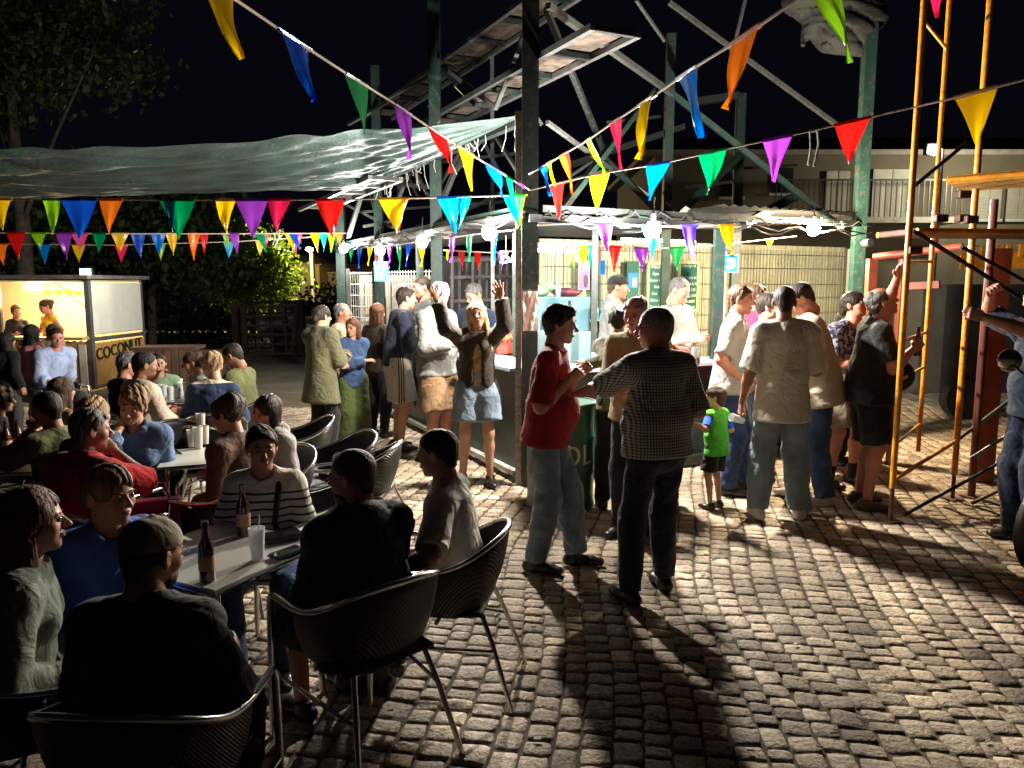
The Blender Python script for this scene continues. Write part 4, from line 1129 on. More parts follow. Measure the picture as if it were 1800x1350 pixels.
C_greenv = fab('lime', (0.10, 0.55, 0.04)); C_royal = fab('bright_blue', (0.02, 0.10, 0.50)); C_orange = fab('orange_red', (0.55, 0.06, 0.025)); C_crim = fab('crimson', (0.38, 0.01, 0.05)); C_beige = fab('beige', (0.30, 0.24, 0.16)); C_greenp = fab('olive_green', (0.065, 0.085, 0.022)); C_cargo = fab('brown_cargo', (0.15, 0.085, 0.038)); C_sage = fab('sage', (0.17, 0.19, 0.15)); C_dkgrey = fab('dark_grey', (0.06, 0.062, 0.065)); C_deepblue = fab('deep_blue', (0.007, 0.015, 0.036)); C_green2 = fab('muted_green', (0.16, 0.24, 0.14))
C_wshoe = mat('white_leather', (0.62, 0.60, 0.56), 0.5, var=.1); C_bshoe = mat('black_leather', (0.015, 0.013, 0.012), 0.35, var=.2); C_brshoe = mat('brown_leather', (0.08, 0.04, 0.02), 0.5, var=.2)
def pattern(name, fn):
    m = wrinkle(mat('cloth_' + name, (0.5, 0.5, 0.5), 0.85, bump=0.3, bs=300, sheen=.1, spec=.25)); nt = m.node_tree; N = nt.nodes; L = nt.links
    tc = N.new('ShaderNodeTexCoord'); sp = N.new('ShaderNodeSeparateXYZ'); L.new(tc.outputs['Object'], sp.inputs[0])
    def op(o, a, b=None, c=None):
        n = N.new('ShaderNodeMath'); n.operation = o
        for i, x in enumerate((a, b, c)):
            if x is None: continue
            if isinstance(x, (int, float)): n.inputs[i].default_value = x
            else: L.new(x, n.inputs[i])
        return n.outputs[0]
    def mix(f, a, b):
        n = N.new('ShaderNodeMix'); n.data_type = 'RGBA'; L.new(f, n.inputs['Factor'])
        for k, v in (('A', a), ('B', b)):
            if isinstance(v, tuple): n.inputs[k].default_value = v + (1,)
            else: L.new(v, n.inputs[k])
        return n.outputs['Result']
    L.new(fn(N, L, tc, sp, op, mix), N['Principled BSDF'].inputs['Base Color'])
    return m
def _check(N, L, tc, sp, op, mix):
    a = op('GREATER_THAN', op('FRACT', op('MULTIPLY', sp.outputs[0], 64.0)), 0.55); b = op('GREATER_THAN', op('FRACT', op('MULTIPLY', sp.outputs[2], 58.0)), 0.55)
    return mix(op('MULTIPLY', op('ADD', a, b), 0.5), (0.50, 0.47, 0.42), (0.020, 0.022, 0.028))
def _stripe(N, L, tc, sp, op, mix):
    a = op('GREATER_THAN', op('FRACT', op('MULTIPLY', sp.outputs[2], 24.0)), 0.72); b = op('LESS_THAN', sp.outputs[2], 0.965)
    return mix(op('MULTIPLY', a, b), (0.55, 0.52, 0.44), (0.012, 0.016, 0.04))
def _floral(N, L, tc, sp, op, mix):
    n = N.new('ShaderNodeTexNoise'); n.inputs['Scale'].default_value = 26; n.inputs['Detail'].default_value = 3; L.new(tc.outputs['Object'], n.inputs['Vector'])
    v = N.new('ShaderNodeTexNoise'); v.inputs['Scale'].default_value = 44; v.inputs['Detail'].default_value = 2; L.new(tc.outputs['Object'], v.inputs['Vector'])
    c = mix(op('GREATER_THAN', n.outputs['Fac'], 0.52), (0.012, 0.022, 0.07), (0.26, 0.28, 0.34)); return mix(op('GREATER_THAN', v.outputs['Fac'], 0.62), c, (0.25, 0.07, 0.09))
def _bands(N, L, tc, sp, op, mix):
    return mix(op('GREATER_THAN', sp.outputs[2], 1.02), (0.02, 0.035, 0.08), (0.60, 0.50, 0.40))
def _multi(N, L, tc, sp, op, mix):
    v = N.new('ShaderNodeTexVoronoi'); v.inputs['Scale'].default_value = 38; L.new(tc.outputs['Object'], v.inputs['Vector'])
    n = N.new('ShaderNodeVectorMath'); n.operation = 'MULTIPLY'; L.new(v.outputs['Color'], n.inputs[0]); n.inputs[1].default_value = (0.6, 0.35, 0.15); return n.outputs[0]
def _side3(N, L, tc, sp, op, mix):
    ax = op('ABSOLUTE', sp.outputs[0]); y = op('ABSOLUTE', op('ADD', sp.outputs[1], 0.0)); st = op('GREATER_THAN', op('FRACT', op('MULTIPLY', sp.outputs[1], 42.0)), 0.5)
    return mix(op('MULTIPLY', op('MULTIPLY', st, op('LESS_THAN', y, 0.036)), op('GREATER_THAN', ax, 0.12)), (0.36, 0.32, 0.27), (0.01, 0.01, 0.012))
P_check, P_stripe, P_floral, P_bands, P_multi, P_side3 = pattern('gingham', _check), pattern('navy_stripe', _stripe), pattern('floral', _floral), pattern('two_tone', _bands), pattern('multicolour', _multi), pattern('side_stripe', _side3)
def belt(J, m=None, z=0.055, w=0.186, d_=0.137):
    P = J['P']; pts = [P + J['u'] * z + np.array([w * math.cos(a), d_ * math.sin(a), 0]) for a in np.linspace(0, 6.283, 29)[:-1]]
    MB().tube(pts, 0.011, 6, closed=True).link('belt', m or C_brshoe, J['root'], True)
def watch(q, m=None):
    def f(J):
        w = J['Wr'][q]; d = _n(w - J['El'][q]); c = w - d * 0.03; a = _n(np.cross(d, [0.3, 0.2, 1])); b = np.cross(d, a)
        MB().tube([c + (a * math.cos(t) + b * math.sin(t)) * 0.031 for t in np.linspace(0, 6.283, 15)[:-1]], 0.007, 6, closed=True).link('watch', m or M_black, J['root'], True)
    return f
def strap(J):
    u, N, xs, fw, P = J['u'], J['N'], J['xs'], J['fw'], J['P']
    q = 1
    pts = [N - u * 0.02 + xs * -0.075 * q - fw * 0.05, N - u * 0.005 - xs * 0.085 * q + fw * 0.01, N - u * 0.07 - xs * 0.09 * q + fw * 0.13, N - u * 0.20 - xs * 0.075 * q + fw * 0.185, P + u * 0.18 - xs * 0.09 * q + fw * 0.168, P + u * 0.08 - xs * 0.13 * q + fw * 0.12]
    MB().tube([Vector(p) for p in pts], 0.017, 6).link('bag_strap', C_black, J['root'], True)
def held_bottle(J, q, lab):
    v = hand_world(J, q); bottle((v.x, v.y, v.z - 0.10), lab)
GRIP = {'grip': True, 'curl': 62}

# ------------------------------------------------------------------ people standing in front of the bar
PJ = {}
PJ['check'] = person('bald man in black and white check shirt seen from behind', 1152, 541, 4.38, -158, head=(48, 4, 0), la=('w', 1012, 694, 4.72), ln=(0.1, -0.3, 1), ra=(0.16, 0.20, 0.10), hair='buzz', hc='grey', glasses=True, skin_t='red',
    top_m=P_check, sleeve=0.98, hem=-0.06, off=0.024, collar=P_check, bot_m=C_dknavy, shoe_m=C_bshoe, fat=0.045, lf=(0.15, 0.02, 0.085), rf=(0.16, 0.14, 0.085), lh={'curl': 14, 'spread': 0.6}, extra=belt, flare=-0.012)
PJ['red'] = person('man in dark red polo shirt and pale jeans facing right with a small bottle', 985, 539, 4.85, 78, head=(4, 6, 0), ra=('w', 1003, 668, 4.72), la=('w', 1022, 655, 4.95), rh=GRIP, lh=GRIP, hair='thick', hc='dark', skin_t='tan',
    top_m=C_red, sleeve=0.95, hem=-0.10, off=0.020, collar=C_red, bot_m=C_ltden, loose=1.3, shoe_m=C_bshoe, fat=0.035, rf=(0.10, -0.05, 0.085), lf=(0.08, 0.20, 0.085), lean=5)
PJ['khaki'] = person('bald older man in khaki polo shirt standing behind the check shirt man', 1118, 522, 5.45, -35, head=(0, 14, 0), ra=('w', 1075, 668, 5.25), la=('w', 1130, 690, 5.25), rh=GRIP, hair='ring', hc='grey', skin_t='red', top_m=C_khaki, collar=C_khaki, sleeve=0.9, off=0.022, bot_m=C_black, shoe_m=C_bshoe, fat=0.03)
person('dark haired woman with a bun seen from behind between the men and the bar', 1087, 538, 6.25, 176, hair='bun', hc='black', fem=True, top_m=C_olive, sleeve=2, bot_m=C_black, shoe_m=C_bshoe, ra='front', la=('w', 1032, 640, 6.15), lh={'spread': 1, 'curl': 12}, ln=(0, -1, 0.2))
J = person('person in orange red top holding a cup out to the right of the check shirt', 1168, 556, 6.35, 165, hair='short', hc='brown', top_m=C_orange, sleeve=2, bot_m=C_black, shoe_m=C_bshoe, ra=('w', 1218, 645, 6.15), rh=GRIP, la='front')
v = hand_world(J, 1); cup((v.x, v.y, v.z - 0.05), 'frosted cup held beside the green post by the person in orange', 0.14, group=None)
def vest(J):
    pass
PJ['child'] = person('small child in lime green vest with blue sleeves and black shorts', 1257, 680, 6.25, -140, head=(30, 0, 0), hs=1.36, hair='kid', hc='brown', ra=(0.20, 0.18, 0.30), la=('w', 1212, 738, 6.1), top_m=C_greenv, sleeve=0.12, hem=-0.14, off=0.03, bot_m=C_black, leg=0.42, loose=1.6, shoe_m=C_bshoe, fat=0.02, skin_t='pale')
r = PJ['child']; s = SDF(0.02)
for q in (-1, 1): s.P.append(('k', r['S'][q], r['S'][q] + (r['El'][q] - r['S'][q]) * 0.85, 0.067, 0.066, 0.02))
V, F = s.mesh(0.012); link('sleeves', np_mesh('sleeves', V, F), C_royal, r['root'], True)
person('man in white polo shirt and blue jeans standing left of the plain white tee group', 1304, 502, 6.7, 72, head=(-8, 4, 0), hair='short', hc='brown', skin_t='red', ra=(0.17, 0.10, 0.02), la='pocket', top_m=C_offw, sleeve=0.85, collar=C_offw, off=0.022, fat=0.05, bot_m=C_blueden, shoe_m=C_bshoe, lf=(.1, .12, .085))
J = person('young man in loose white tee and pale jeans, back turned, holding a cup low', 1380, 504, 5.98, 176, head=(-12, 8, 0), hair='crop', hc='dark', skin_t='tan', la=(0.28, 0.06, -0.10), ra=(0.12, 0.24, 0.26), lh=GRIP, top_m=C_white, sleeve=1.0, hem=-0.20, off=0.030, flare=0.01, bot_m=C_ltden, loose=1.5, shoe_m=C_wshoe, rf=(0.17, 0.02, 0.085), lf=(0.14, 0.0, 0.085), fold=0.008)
v = hand_world(J, -1); t = cup((v.x - 0.01, v.y, v.z - 0.06), 'clear cup held low in the hand of the young man in white', 0.12, group=None); t.rotation_euler = (R(20), R(-70), 0)
person('big man in cream tee and jeans bowing his head towards his phone', 1408, 503, 6.45, -100, lean=13, head=(0, 34, 0), hair='crop', hc='dark', skin_t='red', ra='hold', la=(0.10, 0.28, 0.16), top_m=C_cream, sleeve=1.0, hem=-0.16, off=0.030, fat=0.045, bot_m=C_midden, loose=1.4, shoe_m=C_wshoe, lf=(.12, -.05, .085), rf=(.12, .1, .085), fold=0.008)
person('person in crimson shirt behind the white polo man', 1330, 500, 7.5, 95, hair='short', hc='brown', top_m=C_crim, sleeve=0.9, collar=C_crim, bot_m=C_black, fat=0.03, shoe_m=C_bshoe, skin_t='red')
person('dark haired youth in pale shirt glimpsed between the white shirted men', 1352, 517, 7.2, 70, hair='thick', hc='dark', top_m=C_offw, sleeve=2, bot_m=C_dkgrey, shoe_m=C_bshoe, skin_t='pale')
person('person in orange tee standing behind the floral shirt man', 1490, 545, 7.8, 40, hair='short', hc='dark', top_m=C_orange, sleeve=0.9, bot_m=C_black, shoe_m=C_bshoe)
PJ['floral'] = person('long haired man in blue floral shirt and beige shorts looking up', 1503, 514, 6.95, 28, head=(12, -16, 0), hair='low', hc='dark', skin_t='red', ra=(0.03, 0.24, 0.16), la=(0.06, 0.26, 0.15), rh=GRIP, top_m=P_floral, sleeve=0.95, hem=-0.12, off=0.022, openf='v', bot_m=C_beige, leg=0.46, loose=1.9, shoe_m=C_bshoe, sock_m=C_black, lf=(0.15, 0.02, 0.085), rf=(0.13, 0.0, 0.085), extra=watch(1))
J = person('heavy man in black tee and black shorts reaching one arm up to the yellow scaffold', 1552, 507, 6.25, 82, head=(0, -22, 0), hair='ring', hc='saltpepper', skin_t='red', la=('w', 1592, 462, 6.0), lp=(0.3, 0.6, -0.3), ra=('w', 1607, 612, 6.1), rh=GRIP, top_m=C_black, sleeve=0.8, hem=-0.10, off=0.026, fat=0.075, bot_m=C_black, leg=0.46, loose=1.8, shoe_m=C_brshoe)
held_bottle(J, 1, 'small glass bottle held out by the heavy man in black')
person('man in dark blue tee at the right edge gripping a red post with both hands', 1832, 492, 5.35, -84, head=(0, 8, 0), hair='short', hc='dark', skin_t='red', la=('w', 1722, 556, 5.15), ra=('w', 1742, 516, 5.6), lh=GRIP, rh=GRIP, top_m=C_deepblue, sleeve=0.85, fat=0.02, off=0.024, bot_m=C_deepblue, loose=1.4, shoe_m=C_bshoe)
# ------------------------------------------------------------------ people along the left side of the bar
def blouse(J):
    s = SDF(0.03); P, u, fw, N = J['P'], J['u'], J['fw'], J['N']
    s.fcone(P + u * 0.0, P + u * 0.40, 0.142, 0.108, 0.125, 0.112, X=J['xs']); 
    for q in (-1, 1): s.ell(P + u * 0.33 + fw * 0.088 + J['xs'] * q * 0.065, (0.052, 0.05, 0.055))
    V, F = s.mesh(0.02); link('blouse', np_mesh('blouse', V, F), mat('cloth_tan_print', (0.30, 0.19, 0.09), 0.8, var=0.8, vs=22), J['root'], True)
def wavx(J): blouse(J); watch(1)(J)
PJ['wave'] = person('long haired woman in brown blazer and denim shorts raising both arms', 838, 531, 6.95, 6, head=(-4, -3, 8), hair='long', hc='blond', L=0.33, fem=True, skin_t='mid', ra=('w', 769, 528, 6.75), la=('w', 880, 522, 6.75), rp=(0.35, 0.8, -0.3), lp=(0.5, 0.7, -0.3), rn=(-.3, 0.9, 0), ln=(-0.3, 0.9, 0), rh={'spread': 0.5, 'curl': 22}, lh={'spread': 1.6, 'curl': 10},
    top_m=C_brown, sleeve=1.92, hem=-0.27, off=0.034, flare=0.035, openf='blazer', mid='blazer', bot_m=C_ltden, leg=0.36, loose=2.0, shoe_m=C_bshoe, extra=wavx, lf=(0.12, 0.05, .085), rf=(0.14, 0, .085))
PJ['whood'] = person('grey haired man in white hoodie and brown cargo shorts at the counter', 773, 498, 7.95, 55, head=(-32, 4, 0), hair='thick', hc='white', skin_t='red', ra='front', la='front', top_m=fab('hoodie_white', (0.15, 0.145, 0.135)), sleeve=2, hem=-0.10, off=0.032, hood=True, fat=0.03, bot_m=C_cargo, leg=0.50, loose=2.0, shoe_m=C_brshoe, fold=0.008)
PJ['nhood'] = person('man in navy hoodie and white side-striped shorts leaning at the counter', 714, 505, 8.55, 112, lean=8, head=(0, 4, 0), hair='short', hc='dark', skin_t='mid', ra='hold', la='hold', top_m=C_navy, sleeve=2, hem=-0.06, off=0.036, hood=True, bot_m=P_side3, leg=0.46, loose=2.0, shoe_m=C_bshoe)
person('barman in grey pullover behind the counter beyond the navy hoodie', 741, 487, 9.75, -50, head=(-10, 10, 0), hair='crop', hc='dark', skin_t='red', ra='mouth', la='front', top_m=C_dkgrey, sleeve=2, bot_m=C_black, legs=True)
person('grey haired barman in glasses and dark blue top looking down behind the waving woman', 832, 501, 9.0, -32, head=(-8, 24, 0), hair='short', hc='saltpepper', glasses=True, top_m=C_deepblue, sleeve=0.9, bot_m=C_black)
person('person in brown jacket with auburn hair seen from behind beside the navy hoodie', 664, 534, 9.3, 150, hair='bob', L=0.1, hc='auburn', top_m=C_brown, sleeve=2, bot_m=C_black, shoe_m=C_bshoe, fem=True)
PJ['jean'] = person('woman with glasses, denim jacket and wide green trousers standing arms folded', 619, 560, 8.55, 22, head=(-38, 4, 0), hair='bob', hc='auburn', glasses=True, fem=True, skin_t='mid', ra='fold', la=(-0.10, 0.22, 0.19), top_m=C_midden, sleeve=2, hem=-0.12, off=0.030, bot_m=C_greenp, loose=2.6, shoe_m=C_bshoe)
PJ['olive'] = person('dark haired woman in olive parka and black trousers seen from behind', 566, 538, 8.1, 152, head=(-14, 4, 0), hair='low', hc='dark', fem=True, ra='front', la='fold', top_m=C_olive, sleeve=2, hem=-0.30, off=0.046, flare=0.03, bot_m=C_black, shoe_m=C_bshoe, fold=0.0065, mid='parka')
person('balding man in beige jacket in profile behind the olive parka', 602, 533, 9.1, 86, hair='ring', hc='grey', skin_t='red', top_m=C_beige, sleeve=2, off=0.03, bot_m=C_dkgrey, shoe_m=C_bshoe)
# barmen inside the bar
person('barman in black cap and pale grey hoodie seen in profile', 1087, 485, 8.75, 80, head=(0, 6, 0), hair='crop', hc='brown', hat=fab('cap_black', (0.01, 0.01, 0.011)), skin_t='red', top_m=fab('pale_hoodie', (0.17, 0.168, 0.16)), sleeve=2, hood=True, off=0.034, bot_m=C_black, ra='front', la='front', shoe_m=C_bshoe)
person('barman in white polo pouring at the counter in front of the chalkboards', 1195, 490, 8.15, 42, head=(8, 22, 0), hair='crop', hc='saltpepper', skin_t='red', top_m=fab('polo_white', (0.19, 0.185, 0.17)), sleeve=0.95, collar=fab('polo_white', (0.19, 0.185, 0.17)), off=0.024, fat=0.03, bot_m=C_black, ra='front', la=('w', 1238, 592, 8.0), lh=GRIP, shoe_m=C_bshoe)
# ------------------------------------------------------------------ seated people with their chairs
def seated(label, px, top, d, yaw, clabel=None, **k):
    J = person(label, px, top, d, yaw, pose='sit', **k)
    r = J['root']
    f = Matrix.Rotation(r.rotation_euler.z, 3, 'Z') @ Vector((0, 1, 0))
    if clabel: chair(r.location.x + f.x * 0.05, r.location.y + f.y * 0.05, yaw, clabel)
    return J
C_capf = fab('cap_beige', (0.20, 0.17, 0.11), var=.35, vs=14)
J = seated('man in beige cap and black tee with his back to the camera, nearest of all', 264, 915, 2.16, 178, 'bistro armchair under the man in the beige cap', head=(-24, 10, 0), hair='crop', hc='dark', hat=C_capf, glasses=True, beard='dark', ra='table', la='table', top_m=C_black, sleeve=0.95, fat=0.075, off=0.03, bot_m=C_black, shoe_m=C_wshoe, skin_t='tan')
seated('auburn haired woman in grey green cardigan at the left edge facing right', 52, 860, 2.42, 118, 'bistro armchair under the woman in the cardigan', hair='bob', hc='auburn', fem=True, ra='lap', la='lap', top_m=C_sage, sleeve=2, off=0.028, bot_m=C_black, shoe_m=C_bshoe, skin_t='pale', fat=0.015)
seated('blonde woman in fluffy royal blue sweater turned to the right', 190, 820, 2.74, 52, 'bistro armchair under the woman in the blue sweater', head=(14, 2, 0), hair='low', hc='fair', fem=True, ra='lap', la='lap', top_m=C_blue, sleeve=2, off=0.034, fold=0.010, bot_m=C_black, shoe_m=C_bshoe, skin_t='pale')
J = seated('bald bearded man in black hoodie and shorts sitting with his back half turned', 618, 791, 2.98, -138, 'bistro armchair in front under the man in the black hoodie', head=(32, 6, 0), hair='buzz', hc='stubble', beard='dark', glasses=True, skin_t='tan', ra='knee', la='knee', top_m=C_navy, sleeve=2, hood=True, off=0.034, fat=0.04, bot_m=C_dknavy, leg=0.48, loose=1.8, shoe_m=C_bshoe, rf=(0.14, 0.50, 0.085, 0.2, 0.7, 0.8))
seated('close cropped man in white polo sitting in profile facing left', 768, 756, 3.42, -98, 'bistro armchair under the man in the white polo', head=(-4, 8, 0), hair='crop', hc='black', skin_t='tan', ra='lap', la='rest', top_m=C_white, sleeve=0.85, collar=C_white, off=0.022, fat=0.03, bot_m=C_dkgrey, shoe_m=C_bshoe, lean=6)
seated('short haired woman in navy striped white top with a black bag strap', 458, 750, 3.66, 8, None, head=(18, 4, 0), hair='short', hc='dark', fem=True, skin_t='tan', ra='table', la='table', top_m=P_stripe, sleeve=1.9, off=0.024, fat=0.03, bot_m=C_blueden, shoe_m=C_bshoe, extra=strap)
seated('grey haired man in red tee seen from behind with a hand at his chin', 157, 720, 3.95, 158, 'bistro armchair under the man in the red tee', head=(-28, 6, 0), hair='short', hc='saltpepper', skin_t='tan', ra='mouth', la='lap', top_m=fab('bright_red', (0.46, 0.012, 0.018)), sleeve=0.95, off=0.028, fat=0.055, bot_m=C_midden, shoe_m=C_bshoe)
seated('woman in blue denim shirt resting her cheek on her hand, legs crossed', 232, 685, 4.75, 14, 'bistro armchair under the woman in the denim shirt', head=(-8, 16, -10), hair='messy', hc='fair', fem=True, ra='cheek', la=(0.02, 0.20, 0.12), rh={'curl': 55}, top_m=fab('chambray', (0.09, 0.15, 0.27), var=.2), sleeve=1.6, openf='v', off=0.028, bot_m=C_black, shoe_m=C_bshoe, rf=(-0.10, 0.58, 0.30, 0.0, 0.5, 0.9), lf=(0.10, 0.38, 0.085, 0.1, 0.7, 0.8))
seated('blonde bobbed woman in black seen from behind near the grey haired man', 163, 697, 4.45, 165, 'bistro armchair under the blonde woman in black', hair='bob', hc='blond', fem=True, ra='lap', la='lap', top_m=C_black, sleeve=2, bot_m=C_black, shoe_m=C_bshoe)
seated('bald man in olive tee drinking with both hands at his mouth', 80, 689, 4.65, -108, 'bistro armchair under the man in the olive tee', head=(0, 10, 0), hair='buzz', hc='stubble', skin_t='tan', ra='mouth', la='mouth', rh=GRIP, lh=GRIP, top_m=C_oliveT, sleeve=0.95, off=0.026, fat=0.03, bot_m=C_black, shoe_m=C_bshoe, extra=watch(-1))
seated('woman with curly pinned-up hair and rust brown jacket facing left', 398, 697, 4.45, -112, 'bistro armchair under the woman in the rust brown jacket', head=(8, 8, 0), hair='messy', hc='brown', fem=True, ra='table', la='lap', top_m=C_brownj, sleeve=2, off=0.030, bot_m=C_black, shoe_m=C_bshoe)
seated('young woman in grey hoodie tilting her head on her shoulder', 466, 696, 4.85, -38, 'bistro armchair under the young woman in the grey hoodie', head=(6, 14, -24), side=-8, hair='bob', L=0.1, hc='dark', fem=True, skin_t='red', ra='lap', la='lap', top_m=C_greyh, sleeve=2, hood=True, off=0.032, bot_m=C_dkgrey, shoe_m=C_bshoe)
# farther table
seated('man in dark jacket at the far table seen from behind', 224, 620, 7.05, 140, 'far bistro armchair under the man in the dark jacket', hair='short', hc='saltpepper', top_m=C_black, sleeve=2, bot_m=C_black, skin_t='red', ra='table', la='table', head=(-10, 10, 0))
seated('man in cream tracksuit top with dark piping at the far table', 254, 619, 6.65, 140, 'far bistro armchair under the man in the cream top', hair='crop', hc='black', top_m=fab('cream_track', (0.50, 0.40, 0.30)), sleeve=2, off=.03, bot_m=C_midden, leg=.5, skin_t='tan', shoe_m=C_wshoe, ra='rest', la='table', head=(-16, 10, 0))
seated('person in muted green shirt at the far side of the far table', 278, 622, 7.9, 30, 'far bistro armchair under the person in green', hair='short', hc='dark', top_m=C_green2, sleeve=.9, bot_m=C_midden, ra='mouth', la='table')
seated('young woman in white top with tied brown hair at the far table', 337, 620, 7.6, -50, 'far bistro armchair under the young woman in white', hair='low', hc='brown', fem=True, top_m=C_offw, sleeve=2, bot_m=C_black, ra='table', la='table', head=(-20, 10, 0))
seated('blonde woman in cream and navy block sweater at the far table', 372, 622, 6.75, -160, 'far bistro armchair under the woman in the two-tone sweater', hair='messy', hc='blond', fem=True, top_m=P_bands, sleeve=2, off=.03, bot_m=C_black, ra='table', la='table', head=(20, 10, 0))
seated('boy in olive sweatshirt looking down at the end of the far table', 408, 607, 7.55, -95, 'far bistro armchair under the boy in olive', hair='crop', hc='dark', top_m=C_oliveT, sleeve=2, off=.03, bot_m=C_black, ra='table', la='table', head=(0, 26, 0), skin_t='tan')
seated('girl with long brown hair and multicoloured top behind the drinking man', 108, 664, 5.75, 160, 'bistro armchair under the girl with the multicoloured top', hair='long', L=0.22, hc='brown', fem=True, top_m=P_multi, sleeve=0.9, bot_m=C_black, ra='table', la='table')
seated('curly haired person in dark clothes cut off by the left edge', 0, 682, 5.7, 120, 'bistro armchair at the left edge under the curly haired person', hair='curly', hc='brown', top_m=C_dkgrey, sleeve=2, bot_m=C_black, ra='table', la='table')
seated('man in pale blue shirt sitting forward by the kiosk, hands clasped', 98, 577, 9.2, 55, 'bistro armchair under the man in the pale blue shirt', sit_z=0.50, hair='crop', hc='dark', skin_t='red', top_m=C_ltblue, sleeve=1.5, off=.026, fat=.02, bot_m=C_dkgrey, shoe_m=C_brshoe, ra='knee', la=(0.02, 0.36, 0.06), lean=16, head=(-12, 10, 0))
# ------------------------------------------------------------------ people at the kiosk
person('girl in pink jumper and white skirt with long dark hair, back to the camera', 56, 571, 9.3, 168, hs=1.12, hair='long', L=0.24, hc='black', fem=True, top_m=C_pink, sleeve=2, off=.032, bot_m=C_offw, leg=.42, loose=2.4, shoe_m=C_wshoe, la='front', ra='front')
person('child in black jacket queueing at the far left', 12, 584, 8.9, 160, hs=1.12, hair='bob', hc='black', top_m=C_black, sleeve=2, off=.03, bot_m=C_dkgrey, shoe_m=C_bshoe)
person('dark haired child facing the kiosk counter in beige', 92, 570, 10.9, 190, hs=1.1, hair='bob', hc='dark', fem=True, top_m=C_beige, sleeve=2, bot_m=C_black, shoe_m=C_bshoe)
# ------------------------------------------------------------------ bunting: cords with plastic pennants
FC = {'y': ('yellow', (0.70, 0.42, 0.004)), 'b': ('blue', (0.004, 0.06, 0.45)), 'B': ('bright blue', (0.0, 0.11, 0.50)), 'g': ('green', (0.0, 0.24, 0.07)), 'G': ('bright green', (0.005, 0.30, 0.015)), 't': ('turquoise', (0.0, 0.42, 0.26)),
      'l': ('lime green', (0.20, 0.45, 0.01)), 'p': ('purple', (0.26, 0.035, 0.42)), 'v': ('violet', (0.50, 0.02, 0.80)), 'i': ('indigo', (0.08, 0.04, 0.55)), 'r': ('red', (0.55, 0.008, 0.006)), 'c': ('crimson', (0.62, 0.01, 0.07)), 'o': ('orange', (0.80, 0.17, 0.01)), 'k': ('pink', (0.70, 0.08, 0.22)), 'C': ('sky blue', (0.0, 0.40, 0.75))}
def flagmat(k):
    m = mat('pennant_' + FC[k][0].replace(' ', '_'), FC[k][1], 0.28, var=0.06, vs=12, trans=0.60, bump=0.12, bs=14)
    return m
rb = random.Random(21)
def bunting(label, pts, flags, cw=0.006, loops=()):
    """pts: (px, py, d) along the cord; flags: (x0, x1, tipx, tipy, colour[, ddx])"""
    P = [W(*p) for p in pts]
    t = thing('bunting', label, 'bunting', tuple(P[0]), 0, None)
    o = Vector(t.location)
    def at(px):
        ps = sorted(pts)
        if px <= ps[0][0]: a, b = ps[0], ps[1]
        elif px >= ps[-1][0]: a, b = ps[-2], ps[-1]
        else:
            for a, b in zip(ps, ps[1:]):
                if a[0] <= px <= b[0]: break
        q = (px - a[0]) / (b[0] - a[0])
        return a[1] + (b[1] - a[1]) * q, a[2] + (b[2] - a[2]) * q
    MB().tube([p - o for p in P], cw, 6).link('cord', M_rope, t, True)
    for f in flags:
        x0, x1, tx, ty, c = f[:5]
        y0, d0 = at(x0); y1, d1 = at(x1)
        A, Bp = W(x0, y0, d0), W(x1, y1, d1); T = W(tx, ty, (d0 + d1) / 2 + rb.uniform(-0.03, 0.03))
        n = (Bp - A).cross(T - A).normalized(); L = (T - (A + Bp) / 2).length
        ph = rb.uniform(0, 6); am = L * rb.uniform(0.02, 0.06); cx = rb.uniform(-0.04, 0.04) * L
        g = []; N_ = 10
        for i in range(N_ + 1):
            q = i / N_; row = []
            for j in range(7):
                s_ = j / 6; p = A.lerp(Bp, s_).lerp(T, q)
                p += n * (am * math.sin(ph + 5 * q + 2.5 * s_) * (0.3 + q) + am * 0.5 * math.sin(9 * s_ + ph)) + (Bp - A).normalized() * cx * math.sin(math.pi * q)
                row.append(p - o)
            g.append(row)
        fl = MB().sheet(g).link('pennant', flagmat(c), t, True); fl['label'] = FC[c][0] + ' pennant'
        # folded hem over the cord
        MB().tube([A - o + Vector((0, 0, .001)), Bp - o + Vector((0, 0, .001))], cw * 1.9, 6).link('hem', flagmat(c), fl, True)
    return t
def sg(*p): return p
bunting('bunting rising from the corner post to the top left of the photo', [(330, -60, 2.6), (415, 0, 2.9), (500, 58, 3.4), (610, 130, 4.0), (690, 180, 4.7), (752, 222, 5.2), (802, 255, 5.6), (853, 287, 6.1), (905, 318, 6.6), (932, 335, 6.95)],
    [(328, 412, 421, 106, 'y'), (484, 546, 547, 180, 'b'), (607, 646, 643, 237, 'g'), (694, 723, 721, 279, 'p'), (752, 786, 794, 303, 'r'), (802, 833, 829, 336, 'y'), (853, 880, 884, 346, 'B'), (886, 902, 907, 382, 'g'), (909, 921, 922, 334, 'p')])
bunting('bunting rising from the corner post to the top centre right', [(930, 306, 6.9), (985, 275, 6.2), (1034, 246, 5.6), (1078, 215, 5.0), (1150, 168, 4.3), (1215, 122, 3.7), (1300, 70, 3.1), (1392, 5, 2.7), (1470, -48, 2.5)],
    [(948, 962, 968, 345, 'B'), (960, 970, 974, 328, 'y'), (985, 998, 1008, 341, 'o'), (1030, 1040, 1065, 310, 'l'), (1073, 1090, 1092, 297, 'c'), (1122, 1153, 1120, 280, 'y'), (1190, 1226, 1231, 243, 'B'), (1284, 1338, 1274, 192, 'o'), (1424, 1466, 1497, 110, 'l')])
